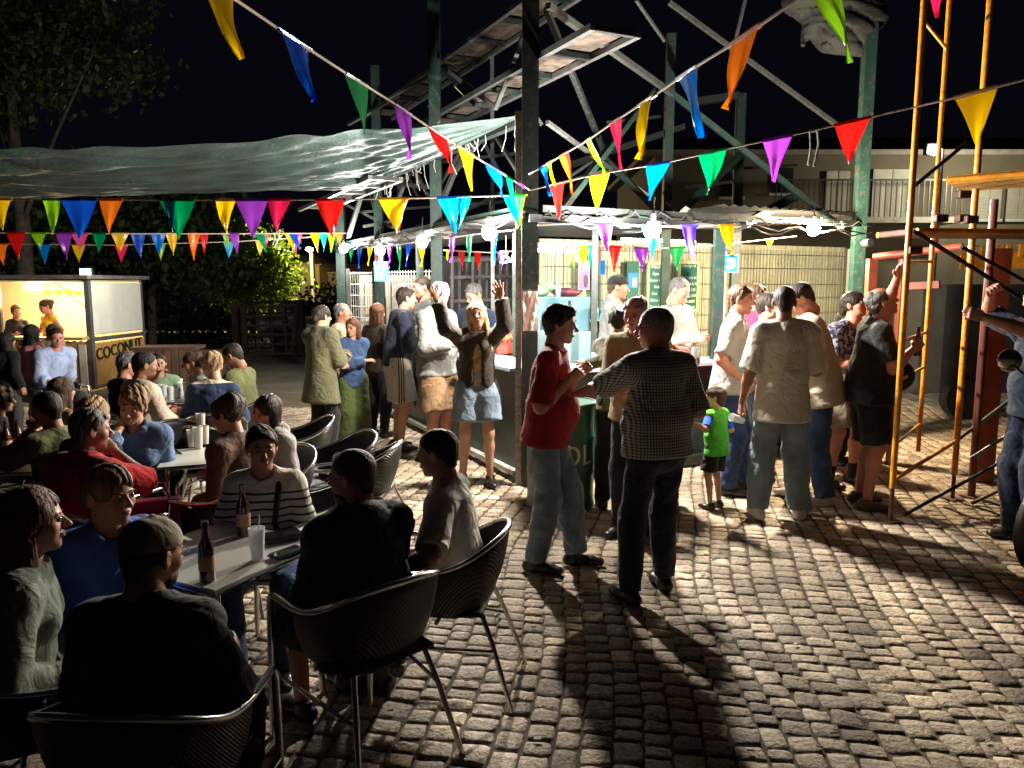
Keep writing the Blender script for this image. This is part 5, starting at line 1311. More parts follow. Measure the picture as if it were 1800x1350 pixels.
bunting('bunting running from the corner post to the right edge', [(930, 335, 6.95), (1040, 308, 6.3), (1170, 286, 5.8), (1275, 262, 5.4), (1390, 238, 5.1), (1530, 206, 4.9), (1680, 172, 4.3), (1840, 130, 4.0)],
    [(964, 993, 981, 386, 'r'), (1036, 1073, 1050, 378, 'y'), (1137, 1177, 1142, 353, 'B'), (1229, 1276, 1244, 343, 'g'), (1341, 1392, 1360, 320, 'p'), (1467, 1531, 1493, 290, 'r'), (1677, 1754, 1715, 256, 'y')])
p = W(1432, 229, 5.05)
bunting('high bunting with a crimson pennant at the top right corner', [(1500, -70, 4.4), (1645, -25, 4.6), (1850, -90, 4.6)], [(1626, 1668, 1647, 31, 'c')])
bunting('long level bunting of large pennants across the left to the corner post', [(-60, 350, 5.9), (150, 351, 5.9), (400, 352, 6.0), (600, 351, 6.2), (760, 348, 6.5), (932, 343, 6.95)],
    [(-35, 21, 4, 404, 'y'), (73, 109, 90, 412, 'l'), (106, 171, 138, 424, 'b'), (175, 216, 192, 412, 'o'), (280, 343, 315, 421, 'g'), (288, 308, 304, 408, 'B'), (378, 416, 398, 411, 'y'), (413, 471, 445, 421, 'p'), (470, 512, 486, 408, 'c'), (554, 608, 586, 421, 'r'), (665, 712, 698, 411, 'y'), (706, 719, 701, 408, 'o'), (769, 812, 801, 410, 'B'), (811, 828, 807, 403, 'C'), (884, 905, 909, 400, 'g'), (903, 923, 908, 398, 'G'), (921, 932, 912, 396, 'y')])
bunting('upper of the two farther small buntings on the left', [(-60, 409, 8.8), (200, 411, 9.0), (420, 411, 9.8), (608, 410, 11.5)],
    [(12, 45, 34, 457, 'r'), (53, 82, 71, 438, 'l'), (98, 128, 118, 457, 'p'), (124, 155, 140, 441, 'k'), (163, 187, 173, 446, 'g'), (195, 226, 211, 444, 'y'), (230, 257, 248, 455, 'b'), (264, 292, 280, 448, 'B'), (291, 313, 305, 449, 'y'), (330, 352, 341, 458, 'o'), (348, 366, 359, 446, 'r'), (390, 404, 402, 440, 'l'), (398, 420, 417, 446, 'p'), (446, 465, 468, 443, 'g'), (464, 474, 468, 434, 'k'), (498, 512, 517, 442, 'y'), (507, 523, 526, 440, 'b'), (523, 533, 526, 430, 'k'), (545, 562, 559, 444, 'y'), (561, 574, 569, 442, 'C'), (574, 590, 582, 444, 'l'), (590, 601, 597, 434, 'o')])
bunting('lower and dimmer of the two farther small buntings on the left', [(-60, 428, 11), (200, 431, 11), (410, 425, 12), (560, 416, 13)],
    [(-8, 15, 5, 466, 'o'), (65, 88, 79, 465, 'B'), (126, 150, 139, 462, 'y'), (201, 225, 213, 462, 'c'), (274, 292, 283, 458, 'l'), (392, 412, 402, 454, 'C'), (448, 466, 457, 450, 'y'), (515, 526, 520, 447, 'k')])
bunting('bunting strung along the cables over the left counter', [(606, 438, 12.0), (700, 430, 10.2), (790, 418, 8.9), (860, 409, 7.8), (925, 402, 7.1)],
    [(612, 622, 617, 459, 'g'), (628, 636, 631, 472, 'b'), (647, 655, 648, 467, 'y'), (659, 668, 662, 470, 'r'), (681, 688, 684, 472, 'p'), (697, 706, 702, 474, 'g'), (715, 724, 714, 469, 'b'), (736, 748, 741, 469, 'y'), (760, 769, 764, 456, 'r'), (791, 802, 793, 462, 'p'), (820, 832, 824, 460, 'g'), (863, 876, 869, 466, 'B')])
bunting('short bunting behind the raised hands under the roof', [(780, 440, 9.6), (860, 444, 8.6), (930, 440, 7.9)], [(805, 817, 814, 475, 'r'), (833, 846, 840, 474, 'r'), (874, 891, 881, 474, 'v'), (921, 930, 927, 473, 't'), (783, 791, 786, 458, 'l')])
bunting('bunting hanging in front of the roof edge of the bar', [(945, 396, 6.85), (1040, 392, 6.9), (1150, 398, 7.0), (1290, 396, 7.4), (1490, 392, 8.4)],
    [(1043, 1078, 1067, 443, 'p'), (1128, 1160, 1146, 458, 't'), (1196, 1227, 1217, 458, 'i'), (1263, 1292, 1286, 447, 'y')])
bunting('bunting inside the bar beneath the tube light', [(955, 438, 8.4), (1050, 432, 8.0), (1150, 437, 8.3), (1250, 432, 8.6), (1400, 415, 9.2)],
    [(973, 979, 977, 456, 'C'), (994, 1000, 997, 468, 'o'), (1003, 1010, 1008, 472, 'l'), (1016, 1034, 1027, 477, 'y'), (1033, 1041, 1037, 474, 't'), (1046, 1054, 1053, 462, 'r'), (1069, 1092, 1079, 479, 'r'), (1114, 1139, 1130, 477, 'p'), (1176, 1205, 1190, 476, 'g'), (1262, 1275, 1282, 446, 'i'), (1346, 1361, 1353, 437, 'y')])
# white ribbon knots tied to the cords
for (a, b, c, lab) in (((1424, 232, 5.05), (1421, 290, 5.05), (1437, 230, 5.06), 'white ribbon looped over the bunting cord beside the red pennant'), ((484, 410, 10.4), (479, 431, 10.4), (492, 404, 10.4), 'white ribbon knot tied on the small bunting cord')):
    A, Bp, C_ = W(*a), W(*b), W(*c)
    mb = MB().tube([Bp, A.lerp(Bp, .5) + Vector((.01, 0, 0)), A, C_, C_.lerp(Bp, .4) + Vector((.03, 0, 0)), Bp + Vector((.035, 0, -.01))], 0.008, 5)
    tag(mb.link('ribbon', M_white, None, True), lab, 'ribbon')
# ------------------------------------------------------------------ yellow scaffold tower on the right
sx = thing('scaffold_tower', 'yellow and red tube scaffold tower with platforms at the right', 'scaffold', (2.98, 5.85, 0))
def spart(name, a, b, r, m):
    o = MB().tube([Vector(a), Vector(b)], r, 10).link(name, m, sx, True); o.location = -Vector(sx.location); return o
def sp(px, py, d): return W(px, py, d)
M_rust = mat('dark_brown_rusty_steel', (0.09, 0.04, 0.025), 0.6, var=0.4, dirt=0.6)
x1, y1 = 2.975, 5.85
spart('post', (x1, y1, 0.27), (x1, y1, 4.6), 0.024, M_yellow); spart('jack_foot', (x1, y1, 0.0), (x1, y1, 0.34), 0.017, M_rust)
x2, y2 = 3.56, 6.6
spart('post', (x2, y2, 0.40), (x2, y2, 4.8), 0.019, M_yellow)
q = G(1674, 878); x3, y3 = q.x, q.y
spart('post', (x3, y3, 0.22), (x3, y3, 4.6), 0.026, M_yellow); spart('jack_foot', (x3, y3, 0.0), (x3, y3, 0.30), 0.017, M_rust)
q = G(1707, 874); x4, y4 = q.x, q.y
spart('post', (x4, y4, 0.0), (x4, y4, 2.55), 0.032, mat('red_brown_paint', (0.16, 0.045, 0.035), 0.45, var=.3, dirt=.4)); 
for (x, y) in ((x1, y1), (x3, y3), (x4, y4)):
    o = MB().box((x, y, 0.008), (0.13, 0.13, 0.010), rz=0.3).link('foot_plate', M_rust, sx); o.location = -Vector(sx.location)
for z in (0.62, 1.12, 1.42, 2.02, 3.75):
    spart('rung', (x1, y1, z), (x2, y2, z + 0.02), 0.013, M_yellow)
spart('brace', (x1, y1, 0.33), (x3, y3, 0.52), 0.017, M_yellow); spart('brace', (x3, y3, 0.52), (5.2, 7.2, 1.16), 0.016, M_galv)
spart('brace', sp(1706, 806, 6.2), sp(1840, 722, 6.0), 0.014, M_galv); spart('brace', sp(1708, 905 - 20, 6.3), sp(1840, 822, 6.3), 0.016, mat('pinkish_tube', (0.20, 0.09, 0.07), 0.6, var=.3))
spart('brace', sp(1604, 405, 5.9), sp(1840, 552, 6.3), 0.017, M_black); spart('brace', sp(1690, 434, 6.3), sp(1850, 520, 6.6), 0.015, M_black); spart('brace', sp(1590, 905, 5.8), sp(1800, 790, 6.4), 0.014, M_black)
spart('brace', sp(1700, 250, 6.3), sp(1606, 328, 5.9), 0.015, M_black)
def platform(a, b, wid, m, th=0.10):
    A, Bp = sp(*a), sp(*b); z = A.z; d = Vector((Bp.x - A.x, Bp.y - A.y, 0)); L = d.length; rz = math.atan2(d.y, d.x)
    n = Vector((-d.y, d.x, 0)).normalized() * wid / 2
    o = MB().box(Vector(((A.x + Bp.x) / 2, (A.y + Bp.y) / 2, z)) + n, (L, wid, th), rz=rz).link('platform', m, sx, bevel=0.01); o.location = -Vector(sx.location)
    for k in (0, 1):
        spart('rail', Vector((A.x, A.y, z)) + n * 2 * k, Vector((Bp.x, Bp.y, z)) + n * 2 * k, 0.024, M_yellow)
platform((1664, 317, 6.2), (1900, 300, 5.6), 0.62, mat('worn_yellow_deck', (0.42, 0.20, 0.02), 0.6, var=.35, vs=8, dirt=.6), 0.07)
platform((1612, 406, 5.92), (1900, 404, 6.1), 0.50, M_rust, 0.05)
for (px, py, d) in ((1693, 342, 6.35), (1692, 384, 6.35), (1705, 386, 6.3), (1652, 384, 6.2), (1606, 440, 5.85)):
    o = MB().box(sp(px, py, d), (0.10, 0.09, 0.06)).link('clamp', M_rust, sx, bevel=0.01); o.location = -Vector(sx.location)
# red frame standing behind the scaffold
rf_ = thing('red_frame', 'red oxide steel frame with round top rail behind the scaffold', 'frame', tuple(sp(1610, 600, 8.0).xy) + (0,))
def rp(name, mb, m=M_redox, sm=False): o = mb.link(name, m, rf_, sm); o.location = -Vector(rf_.location)
a, b = sp(1536, 452, 8.0), sp(1692, 434, 7.4)
rp('top_rail', MB().tube([a, b], 0.036, 10), sm=True)
for px, d in ((1533, 8.0), (1590, 7.8)):
    p_ = sp(px, 455, d); rp('upright', MB().box((p_.x, p_.y, p_.z / 2), (0.085, 0.085, p_.z)))
p_ = sp(1757, 437, 7.1); rp('upright', MB().box((p_.x, p_.y, p_.z / 2), (0.17, 0.12, p_.z)))
p_ = sp(1612, 500, 7.7); rp('cross_rail', MB().bar(sp(1594, 503, 7.8), sp(1652, 500, 7.6), 0.07), M_redox)
rp('pipe_end', MB().tube([sp(1520, 428, 8.0), sp(1530, 426, 7.9)], 0.04, 10), M_galv, True)
# dark trailer body with yellow slatted side
tr = thing('trailer', 'dark trailer with yellow slatted side beyond the scaffold', 'trailer', tuple(sp(1770, 480, 10.5).xy) + (0,))
def tp(name, mb, m): o = mb.link(name, m, tr); o.location = -Vector(tr.location)
c = sp(1780, 450, 10.5); tp('side_panel', MB().box((c.x + .6, 10.5, 2.17), (2.6, 0.05, 0.22)), M_yellow); tp('body', MB().box((c.x + .6, 11.3, 1.1), (2.8, 1.4, 1.5)), mat('dark_body', (0.02, 0.02, 0.022), .5, var=.3))
mb = MB()
for i in range(16): mb.box((c.x - 0.6 + i * 0.17, 10.46, 2.30), (0.05, 0.03, 0.16))
mb.box((c.x + .6, 10.47, 2.36), (2.5, .02, .02)); tp('slats', mb, M_yellow)
for q in (-.5, 1.6): tp('wheel', MB().tube([(c.x + q, 10.45, 0.28), (c.x + q, 10.65, 0.28)], 0.28, 18), M_black)
# ------------------------------------------------------------------ motorbike cut by the right edge
mk = thing('motorcycle', 'black motorcycle with round chrome mirror at the right edge', 'motorcycle', tuple(W(1838, 940, 4.75).xy) + (0,), R(-62))
wh = Vector((0, 0, 0.31)); 
def torus(c, R_, r, ax='x', n=28):
    return [Vector(c) + Vector((0, R_ * math.cos(a), R_ * math.sin(a))) for a in np.linspace(0, 2 * math.pi, n + 1)[:-1]]
def wheel(c):
    w = MB().tube(torus(c, 0.255, 0), 0.055, 10, closed=True).link('wheel', M_black, mk, True)
    MB().tube(torus(c, 0.20, 0), 0.012, 8, closed=True).link('rim', M_alu, w, True)
    mb = MB()
    for k in range(12): a = k * math.pi / 6; mb.tube([Vector(c), Vector(c) + Vector((0, 0.2 * math.cos(a), 0.2 * math.sin(a)))], 0.004, 5)
    mb.link('spokes', M_alu, w)
    MB().tube([Vector(c) - Vector((.035, 0, 0)), Vector(c) + Vector((.035, 0, 0))], 0.10, 16).link('brake_disc', M_galv, w, True)
wheel(wh); wheel(wh + Vector((0.25, 1.35, 0)))
for q in (-1, 1): MB().tube([wh + Vector((q * 0.085, 0, 0)), Vector((q * 0.09 + 0.05, 0.30, 0.92))], 0.022, 8).link('fork', M_alu, mk, True)
MB().tube([(-0.30, 0.42, 1.00), (-0.16, 0.36, 0.97), (0.05, 0.30, 0.95), (0.26, 0.36, 0.97), (0.40, 0.42, 1.0)], 0.014, 8).link('handlebar', M_black, mk, True)
MB().sphere((0.05, 0.18, 0.82), 0.10, 16, 10, (1, .8, 1)).link('headlight', M_alu, mk, True)
s_ = SDF(0.05); s_.cone((0.08, 0.50, 0.78), (0.15, 0.85, 0.74), 0.15, 0.11); s_.cone((0.1, 0.6, 0.45), (0.15, 0.8, 0.45), 0.17, 0.17); V, F = s_.mesh(0.02); link('tank_and_engine', np_mesh('t', V, F), mat('black_gloss', (0.01, 0.01, 0.011), 0.2, var=.05, coat=.6), mk, True)
s_ = SDF(0.05); s_.fcone((0.15, 0.85, 0.78), (0.25, 1.45, 0.84), 0.12, 0.05, 0.11, 0.04); V, F = s_.mesh(0.02); link('seat', np_mesh('t', V, F), M_black, mk, True)
MB().tube([Vector((0, -0.26, 0.36)), Vector((0, -0.18, 0.55)), Vector((0, 0, 0.645)), Vector((0, 0.2, 0.58))], 0.045, 8).link('mudguard', M_alu, mk, True)
mir = Matrix.Rotation(R(62), 3, 'Z') @ (W(1775, 634, 4.6) - Vector(mk.location))
MB().tube([(-0.16, 0.36, 0.97), (-0.22, 0.30, 1.15), mir + Vector((0.07, 0, -0.06)), mir], 0.007, 6).link('mirror_stem', M_black, mk, True)
mo = MB().sphere((0, 0, 0), 0.082, 20, 12, (1.1, 0.35, 0.85)).link('mirror', mat('chrome', (0.8, 0.78, 0.75), 0.06, metal=1, var=0.02), mk, True); mo.location = mir; mo.rotation_euler = (0.1, 0.3, R(75))
# ------------------------------------------------------------------ leaves
def crown(name, blobs, n, size, m, parent, seed=1, droop=0.2):
    r = np.random.default_rng(seed); tot = sum(b[1][0] * b[1][1] * b[1][2] for b in blobs) ; Vs = []
    for c, rad in blobs:
        k = max(int(n * rad[0] * rad[1] * rad[2] / tot), 20); nc = max(k // 26, 6)
        d = r.normal(size=(nc, 3)); d /= np.linalg.norm(d, axis=1)[:, None]; cc = d * (0.45 + 0.62 * r.random((nc, 1)) ** 0.5) * np.array(rad) + np.array(c)
        cl = cc[r.integers(0, nc, k)]; P = cl + r.normal(size=(k, 3)) * size * np.array([1.9, 1.9, 1.3])
        ax = r.normal(size=(k, 3)); ax[:, 2] -= droop; ax /= np.linalg.norm(ax, axis=1)[:, None]; b = np.cross(ax, r.normal(size=(k, 3))); b /= np.linalg.norm(b, axis=1)[:, None]; nn = np.cross(ax, b)
        L = size * r.uniform(0.6, 1.3, (k, 1)); w = L * 0.30
        q = np.stack([P, P + ax * L * .5 + b * w + nn * L * .08, P + ax * L, P + ax * L * .5 - b * w + nn * L * .08], 1); Vs.append(q.reshape(-1, 3))
    V = np.concatenate(Vs); F = np.arange(len(V)).reshape(-1, 4)
    return link(name, np_mesh(name, V, F), m, parent)
def limb_tree(label, base, h, blobs, n, size, m, seed, tr=0.14):
    t = thing('tree', label, 'tree', base); r = random.Random(seed)
    mb = MB(); mb.tube([(0, 0, 0), (0.05, 0.03, h * .35), (-0.03, 0.05, h * .7), (0.02, 0, h)], [tr, tr * .8, tr * .55, tr * .2], 10)
    for c, rad in blobs:
        z0 = h * r.uniform(.35, .7); c2 = Vector(c); mb.tube([(0, 0, z0), c2.lerp(Vector((0, 0, z0)), .5) + Vector((0, 0, .15)), c2, c2 + Vector((r.uniform(-.5, .5) * rad[0], 0, rad[2] * .6))], [tr * .3, tr * .2, tr * .1, tr * .03], 7)
    mb.link('trunk', mat('bark', (0.07, 0.055, 0.04), 0.9, var=.4, vs=9, bump=.8, bs=25), t, True)
    crown('crown', blobs, n, size, m, t, seed); return t
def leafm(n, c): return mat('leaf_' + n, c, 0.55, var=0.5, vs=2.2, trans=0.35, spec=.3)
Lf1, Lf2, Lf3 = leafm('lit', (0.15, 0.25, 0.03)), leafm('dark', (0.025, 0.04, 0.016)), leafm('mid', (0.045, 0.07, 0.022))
c0 = W(438, 480, 58)
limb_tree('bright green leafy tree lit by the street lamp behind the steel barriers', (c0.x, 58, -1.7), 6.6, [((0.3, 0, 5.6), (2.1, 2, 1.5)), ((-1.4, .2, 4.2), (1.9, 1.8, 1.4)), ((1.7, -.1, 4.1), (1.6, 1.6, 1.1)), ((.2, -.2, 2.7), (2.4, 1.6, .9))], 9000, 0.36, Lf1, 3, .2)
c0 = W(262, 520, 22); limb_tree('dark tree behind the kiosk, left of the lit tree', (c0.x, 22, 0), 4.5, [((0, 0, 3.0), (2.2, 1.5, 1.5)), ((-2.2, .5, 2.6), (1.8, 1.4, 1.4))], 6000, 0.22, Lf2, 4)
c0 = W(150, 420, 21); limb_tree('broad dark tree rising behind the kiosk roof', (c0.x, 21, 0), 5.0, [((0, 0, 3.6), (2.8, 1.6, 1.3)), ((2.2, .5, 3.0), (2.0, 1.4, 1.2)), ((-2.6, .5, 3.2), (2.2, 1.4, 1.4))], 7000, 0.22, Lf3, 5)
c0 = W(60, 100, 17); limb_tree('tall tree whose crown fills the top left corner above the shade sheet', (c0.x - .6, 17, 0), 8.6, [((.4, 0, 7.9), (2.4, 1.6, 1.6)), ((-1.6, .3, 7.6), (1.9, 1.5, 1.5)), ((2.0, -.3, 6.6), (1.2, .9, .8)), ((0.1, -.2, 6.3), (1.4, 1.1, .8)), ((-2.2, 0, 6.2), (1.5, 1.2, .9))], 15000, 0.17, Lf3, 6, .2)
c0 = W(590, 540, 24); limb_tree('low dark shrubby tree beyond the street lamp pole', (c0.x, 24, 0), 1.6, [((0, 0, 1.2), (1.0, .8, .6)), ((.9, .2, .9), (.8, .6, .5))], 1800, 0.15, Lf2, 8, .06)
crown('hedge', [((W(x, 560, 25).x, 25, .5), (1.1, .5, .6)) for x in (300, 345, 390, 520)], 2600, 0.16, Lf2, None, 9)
tag(bpy.data.objects['hedge'], 'low dark hedge along the far side of the square', 'hedge')
# ------------------------------------------------------------------ houses
def window(par, x, z, w, h, y, shut=True, open_=False):
    shut = w > .52
    f = MB().box((x, y - .03, z), (w, .07, h)).link('window', mat('window_dark', (0.02, 0.022, 0.025), .15, var=.1), par)
    MB().box((x, y - .05, z - h / 2 - .04), (w + .2, .16, .07)).link('sill', M_white, f)
    if shut:
        mb = MB(); k = int(h / .08)
        for q in (-1, 1):
            mb.box((x + q * w * .25, y - .08, z), (w * .5 - .02, .03, h))
            for i in range(k): mb.box((x + q * w * .25, y - .10, z - h / 2 + .04 + i * .08), (w * .42, .015, .035))
        mb.link('shutter', mat('pale_shutter', (.36, .34, .27), .6, var=.1), f)
    return f
def house(label, x0, x1, y, zt, col, roofc, wins, balc, depth=7):
    t = thing('house', label, 'house', ((x0 + x1) / 2, y, 0)); w = x1 - x0; zb = -4.0 if y > 40 else 0
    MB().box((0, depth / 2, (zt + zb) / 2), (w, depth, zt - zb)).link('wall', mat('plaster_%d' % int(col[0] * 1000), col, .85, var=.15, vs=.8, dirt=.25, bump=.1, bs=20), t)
    MB().box((0, depth / 2, zt + .06), (w + .6, depth + .6, .12)).link('eaves', mat('eave', (.25, .22, .18), .8, var=.2), t)
    mb = MB(); mb.add([(-w / 2 - .35, -.35, zt + .12), (w / 2 + .35, -.35, zt + .12), (w / 2 + .35, depth + .35, zt + .12), (-w / 2 - .35, depth + .35, zt + .12), (-w / 2 + 1, depth / 2, zt + 1.1), (w / 2 - 1, depth / 2, zt + 1.1)], [(0, 1, 5, 4), (1, 2, 5), (2, 3, 4, 5), (3, 0, 4), (0, 3, 2, 1)])
    mb.link('roof', mat('clay_roof', roofc, .8, var=.3, vs=3, bump=.5, bs=8), t)
    for (x, z, a, b) in wins: window(t, x, z, a, b, 0)
    for (bx0, bx1, bz) in balc:
        bb = MB().box(((bx0 + bx1) / 2, -.5, bz), (bx1 - bx0, 1.0, .14)).link('balcony', mat('balcony_slab', (.30, .28, .22), .8, var=.2), t)
        mb = MB(); n = int((bx1 - bx0) / .13)
        for i in range(n + 1): mb.box((bx0 + (bx1 - bx0) * i / n, -.96, bz + .5), (.022, .022, .9))
        mb.box(((bx0 + bx1) / 2, -.96, bz + .95), (bx1 - bx0, .04, .04))
        mb.link('railing', mat('wrought_iron', (.05, .045, .04), .5), bb)
    return t
y_ = 20.0; X0, X1 = W(1150, 350, y_).x, W(1990, 350, y_).x; ZT = W(1500, 275, y_).z; c_ = (X0 + X1) / 2
zb = W(1500, 392, y_).z
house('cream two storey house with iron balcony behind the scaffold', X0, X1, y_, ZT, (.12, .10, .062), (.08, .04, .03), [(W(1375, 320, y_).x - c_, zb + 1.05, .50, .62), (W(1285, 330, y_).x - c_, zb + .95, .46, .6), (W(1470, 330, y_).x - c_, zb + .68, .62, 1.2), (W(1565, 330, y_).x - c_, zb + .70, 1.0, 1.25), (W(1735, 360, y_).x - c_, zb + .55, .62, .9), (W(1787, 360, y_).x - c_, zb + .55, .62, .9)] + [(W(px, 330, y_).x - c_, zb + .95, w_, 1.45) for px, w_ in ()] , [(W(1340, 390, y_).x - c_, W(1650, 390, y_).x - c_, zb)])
y2_ = 84.0; X0, X1 = W(455, 500, y2_).x, W(562, 500, y2_).x; ZT = W(500, 466, y2_).z
house('yellow house with balcony seen past the lit tree', X0, X1, y2_, ZT, (.36, .28, .10), (.2, .1, .06), [((X1 - X0) * .18, ZT - 1.7, 1.2, 1.8), (-(X1 - X0) * .25, ZT - 1.7, 1.2, 1.8), (0, -1.6, 1.6, 2.0), (-2.2, -1.6, 1.2, 1.6), (2.2, -1.6, 1.2, 1.6)], [(-(X1 - X0) * .42, (X1 - X0) * .42, ZT - 3.1)])
y3_ = 88.0; X0, X1 = W(566, 500, y3_).x, W(680, 500, y3_).x
house('dim grey house right of the street lamp pole', X0, X1, y3_, W(600, 480, y3_).z, (.16, .14, .11), (.1, .06, .05), [(1.2, 1.6, 1.2, 1.2)], [])
# street lamp by the yellow house
b_ = W(555, 560, 64.0); bz = b_.z - .3
sl = thing('street_lamp', 'pale concrete street lamp pole with a warm lamp by the yellow house', 'street lamp', (b_.x, 64, bz))
zt = W(548, 440, 64).z - bz
MB().tube([(0, 0, 0), (-.15, 0, zt - .3), (-.3, -.1, zt)], [.22, .17, .12], 10).link('pole', mat('concrete_pole', (.09, .085, .06), .8, var=.1), sl, True)
MB().box((-.2, -.3, zt + .18), (.4, .7, .12)).link('lamp_housing', M_galv, sl, bevel=.02)
MB().sphere((-.2, -.5, zt + .06), .32, 14, 8, (1, 1.2, .6)).link('lens', emit('sodium', (1, .72, .30), 30, clear=1), sl, True)
l = bpy.data.lights.new('street_lamp_light', 'POINT'); l.energy = 16000; l.color = (1, .78, .38); l.shadow_soft_size = .15
lo = bpy.data.objects.new('street_lamp_light', l); COL.objects.link(lo); lo.parent = sl; lo.location = (-1.6, -1.2, zt + .1)
# wall floodlight lighting the cream house
f_ = W(1638, 271, 17.0)
fl = thing('floodlight', 'white floodlight glaring in front of the cream house', 'floodlight', tuple(f_))
MB().tube([(0.2, 0, -f_.z), (0.2, 0, .1)], .06, 8).link('pole', M_galv, fl, True)
MB().box((0, 0, .1), (.32, .16, .24)).link('housing', M_galv, fl, bevel=.02)
MB().sphere((0, -.12, .06), .13, 14, 8, (1.1, .6, .8)).link('lens', emit('flood_lens', (1, .97, .85), 60, clear=1), fl, True)
l = bpy.data.lights.new('flood_light', 'POINT'); l.energy = 380; l.color = (1, .93, .72); l.shadow_soft_size = .1
lo = bpy.data.objects.new('flood_light', l); COL.objects.link(lo); lo.parent = fl; lo.location = (1.9, .9, -.3)
# ------------------------------------------------------------------ steel barrier panels and ladder-like corral frames
cp = thing('corral_panels', 'dark brown steel corral panels leaning together at the back of the square', 'barrier', tuple(W(480, 600, 19.0).xy) + (0,))
def cpart(name, mb): o = mb.link(name, mat('near_black_rusty_steel', (0.012, 0.008, 0.006), .9, var=.4, spec=.15), cp); o.location = -Vector(cp.location)
for (xa, xb, yt, yb, d0, d1, n) in ((428, 522, 540, 621, 17.2, 17.6, 6), (418, 530, 532, 612, 19.5, 19.0, 5)):
    TA, TB, BA, BB = W(xa, yt, d0), W(xb, yt - 3, d1), W(xa + 4, yb, d0), W(xb + 6, yb, d1)
    mb = MB()
    mb.bar(TA, BA, .11); mb.bar(TB, BB, .11)
    for i in range(n): q = i / (n - 1); mb.bar(TA.lerp(BA, q), TB.lerp(BB, q), .05)
    for i in (1, 2, 3): q = i / 4; mb.bar(TA.lerp(TB, q), BA.lerp(BB, q), .045)
    cpart('panel', mb)
cpart('post', MB().bar(W(417, 532, 17.5), W(421, 618, 17.5), .22))
cpart('strut', MB().bar(W(526, 530, 17.6), W(534, 618, 17.6), .10)); cpart('strut', MB().bar(W(522, 535, 17.5), W(514, 618, 17.5), .09))
# parked car beyond
cr = thing('parked_car', 'small pale parked car partly hidden behind the parka woman', 'car', tuple(W(560, 600, 24).xy) + (0,), R(8))
s_ = SDF(.12); s_.fcone((-1.6, 0, .62), (1.7, 0, .60), .80, .28, .78, .24, X=(0, 1, 0)); s_.fcone((-.9, 0, 1.0), (.7, 0, .98), .66, .34, .62, .30, X=(0, 1, 0)); s_.clip((0, 0, .28), (0, 0, -1)); V, F = s_.mesh(.07); link('body', np_mesh('b', V, F), mat('silver_paint', (.45, .46, .48), .3, metal=.4, var=.04, coat=.7), cr, True)
for q in (-1.05, 1.1):
    for s2 in (-.74, .74): w_ = MB().tube([(q, s2 - .09, .31), (q, s2 + .09, .31)], .31, 18).link('wheel', M_black, cr, True)
MB().box((-.1, -.64, 1.06), (1.3, .06, .32)).link('side_window', mat('car_glass', (.01, .012, .015), .05, var=.02), cr, bevel=.02)
for s2 in (-.5, .5): MB().sphere((-1.98, s2, .66), .12, 10, 8, (.5, 1.2, .8)).link('headlight', M_white, cr, True)
# ------------------------------------------------------------------ drinks kiosk on the left
K = G(166, 684); KR = R(-3)
kk = thing('kiosk', 'small drinks kiosk with cane skirting and white side board, lit warm inside', 'kiosk', (K.x, K.y, 0), KR)
KH = W(150, 491, K.y).z
M_bamboo = mat('bamboo_skirt', (.42, .22, .06), .7, var=.35, vs=9, stretch=(4, 4, .4), dirt=.3); M_kf = mat('grey_kiosk_frame', (.12, .12, .115), .5, metal=.3, var=.2)
def kp(n, mb, m, bevel=0, par=None): return mb.link(n, m, par or kk, bevel=bevel)
W_, D_ = 4.2, 1.75
for (x, y) in ((0, 0), (-1.62, 0), (0, D_), (-W_, 0), (-W_, D_)): kp('corner_post', MB().box((x, y, KH / 2), (.085 if x == 0 and y == 0 else .05, .085 if y == 0 and x == 0 else .05, KH)), M_kf)
def slats(x0, x1, y, z0, z1, along='x'):
    mb = MB(); n = int((x1 - x0) / .028)
    for i in range(n):
        c = x0 + (x1 - x0) * (i + .5) / n; dz = .01 * math.sin(i * 7.7)
        if along == 'x': mb.tube([(c, y, z0), (c, y, z1 + dz)], .0135, 6)
        else: mb.tube([(y, c, z0), (y, c, z1 + dz)], .0135, 6)
    return mb
CZ = W(150, 594, K.y).z
kp('bamboo_skirt', slats(-W_, -.05, -.01, .06, CZ - .06), M_bamboo); kp('bamboo_skirt', slats(.05, D_ - .03, .02, .06, CZ - .10, 'y'), M_bamboo)
kp('counter', MB().box((-W_ / 2, -.05, CZ), (W_, .40, .05)), mat('pale_wood', (.45, .30, .16), .5, var=.2, vs=6, stretch=(.3, 4, 4)), .004)
kp('side_board', MB().box((.012, D_ / 2, (CZ + KH) / 2), (.02, D_ - .10, KH - CZ - .12)), mat('white_side_board', (.70, .68, .62), .5, var=.05))
kp('side_rail', MB().box((.02, D_ / 2, CZ - .03), (.06, D_, .07)), M_kf); kp('base_rail', MB().box((.02, D_ / 2, .035), (.05, D_, .06)), M_kf)
M_kw = mat('kiosk_inner_wall', (.72, .62, .42), .7, var=.05)
kp('back_wall', MB().box((-W_ / 2, D_ - .02, KH / 2), (W_, .03, KH)), M_kw); kp('ceiling', MB().box((-W_ / 2, D_ / 2, KH - .03), (W_, D_, .03)), M_kw)
kp('inner_side', MB().box((-.03, D_ / 2, (CZ + KH) / 2 - .03), (.02, D_ - .1, KH - CZ - .14)), M_kw)
kp('roof', MB().box((-W_ / 2 - .0, D_ / 2 - .02, KH + .04), (W_ + .25, D_ + .3, .07)), mat('kiosk_roof', (.14, .13, .12), .6, var=.3, dirt=.4), .01)
kp('door_post', MB().box((-1.10, D_ - .06, KH * .62), (.05, .05, KH * .75)), M_white); kp('awning_strut', MB().tube([(-.62, .08, KH - .05), (-.03, .10, CZ + .45)], .008, 6), M_black)
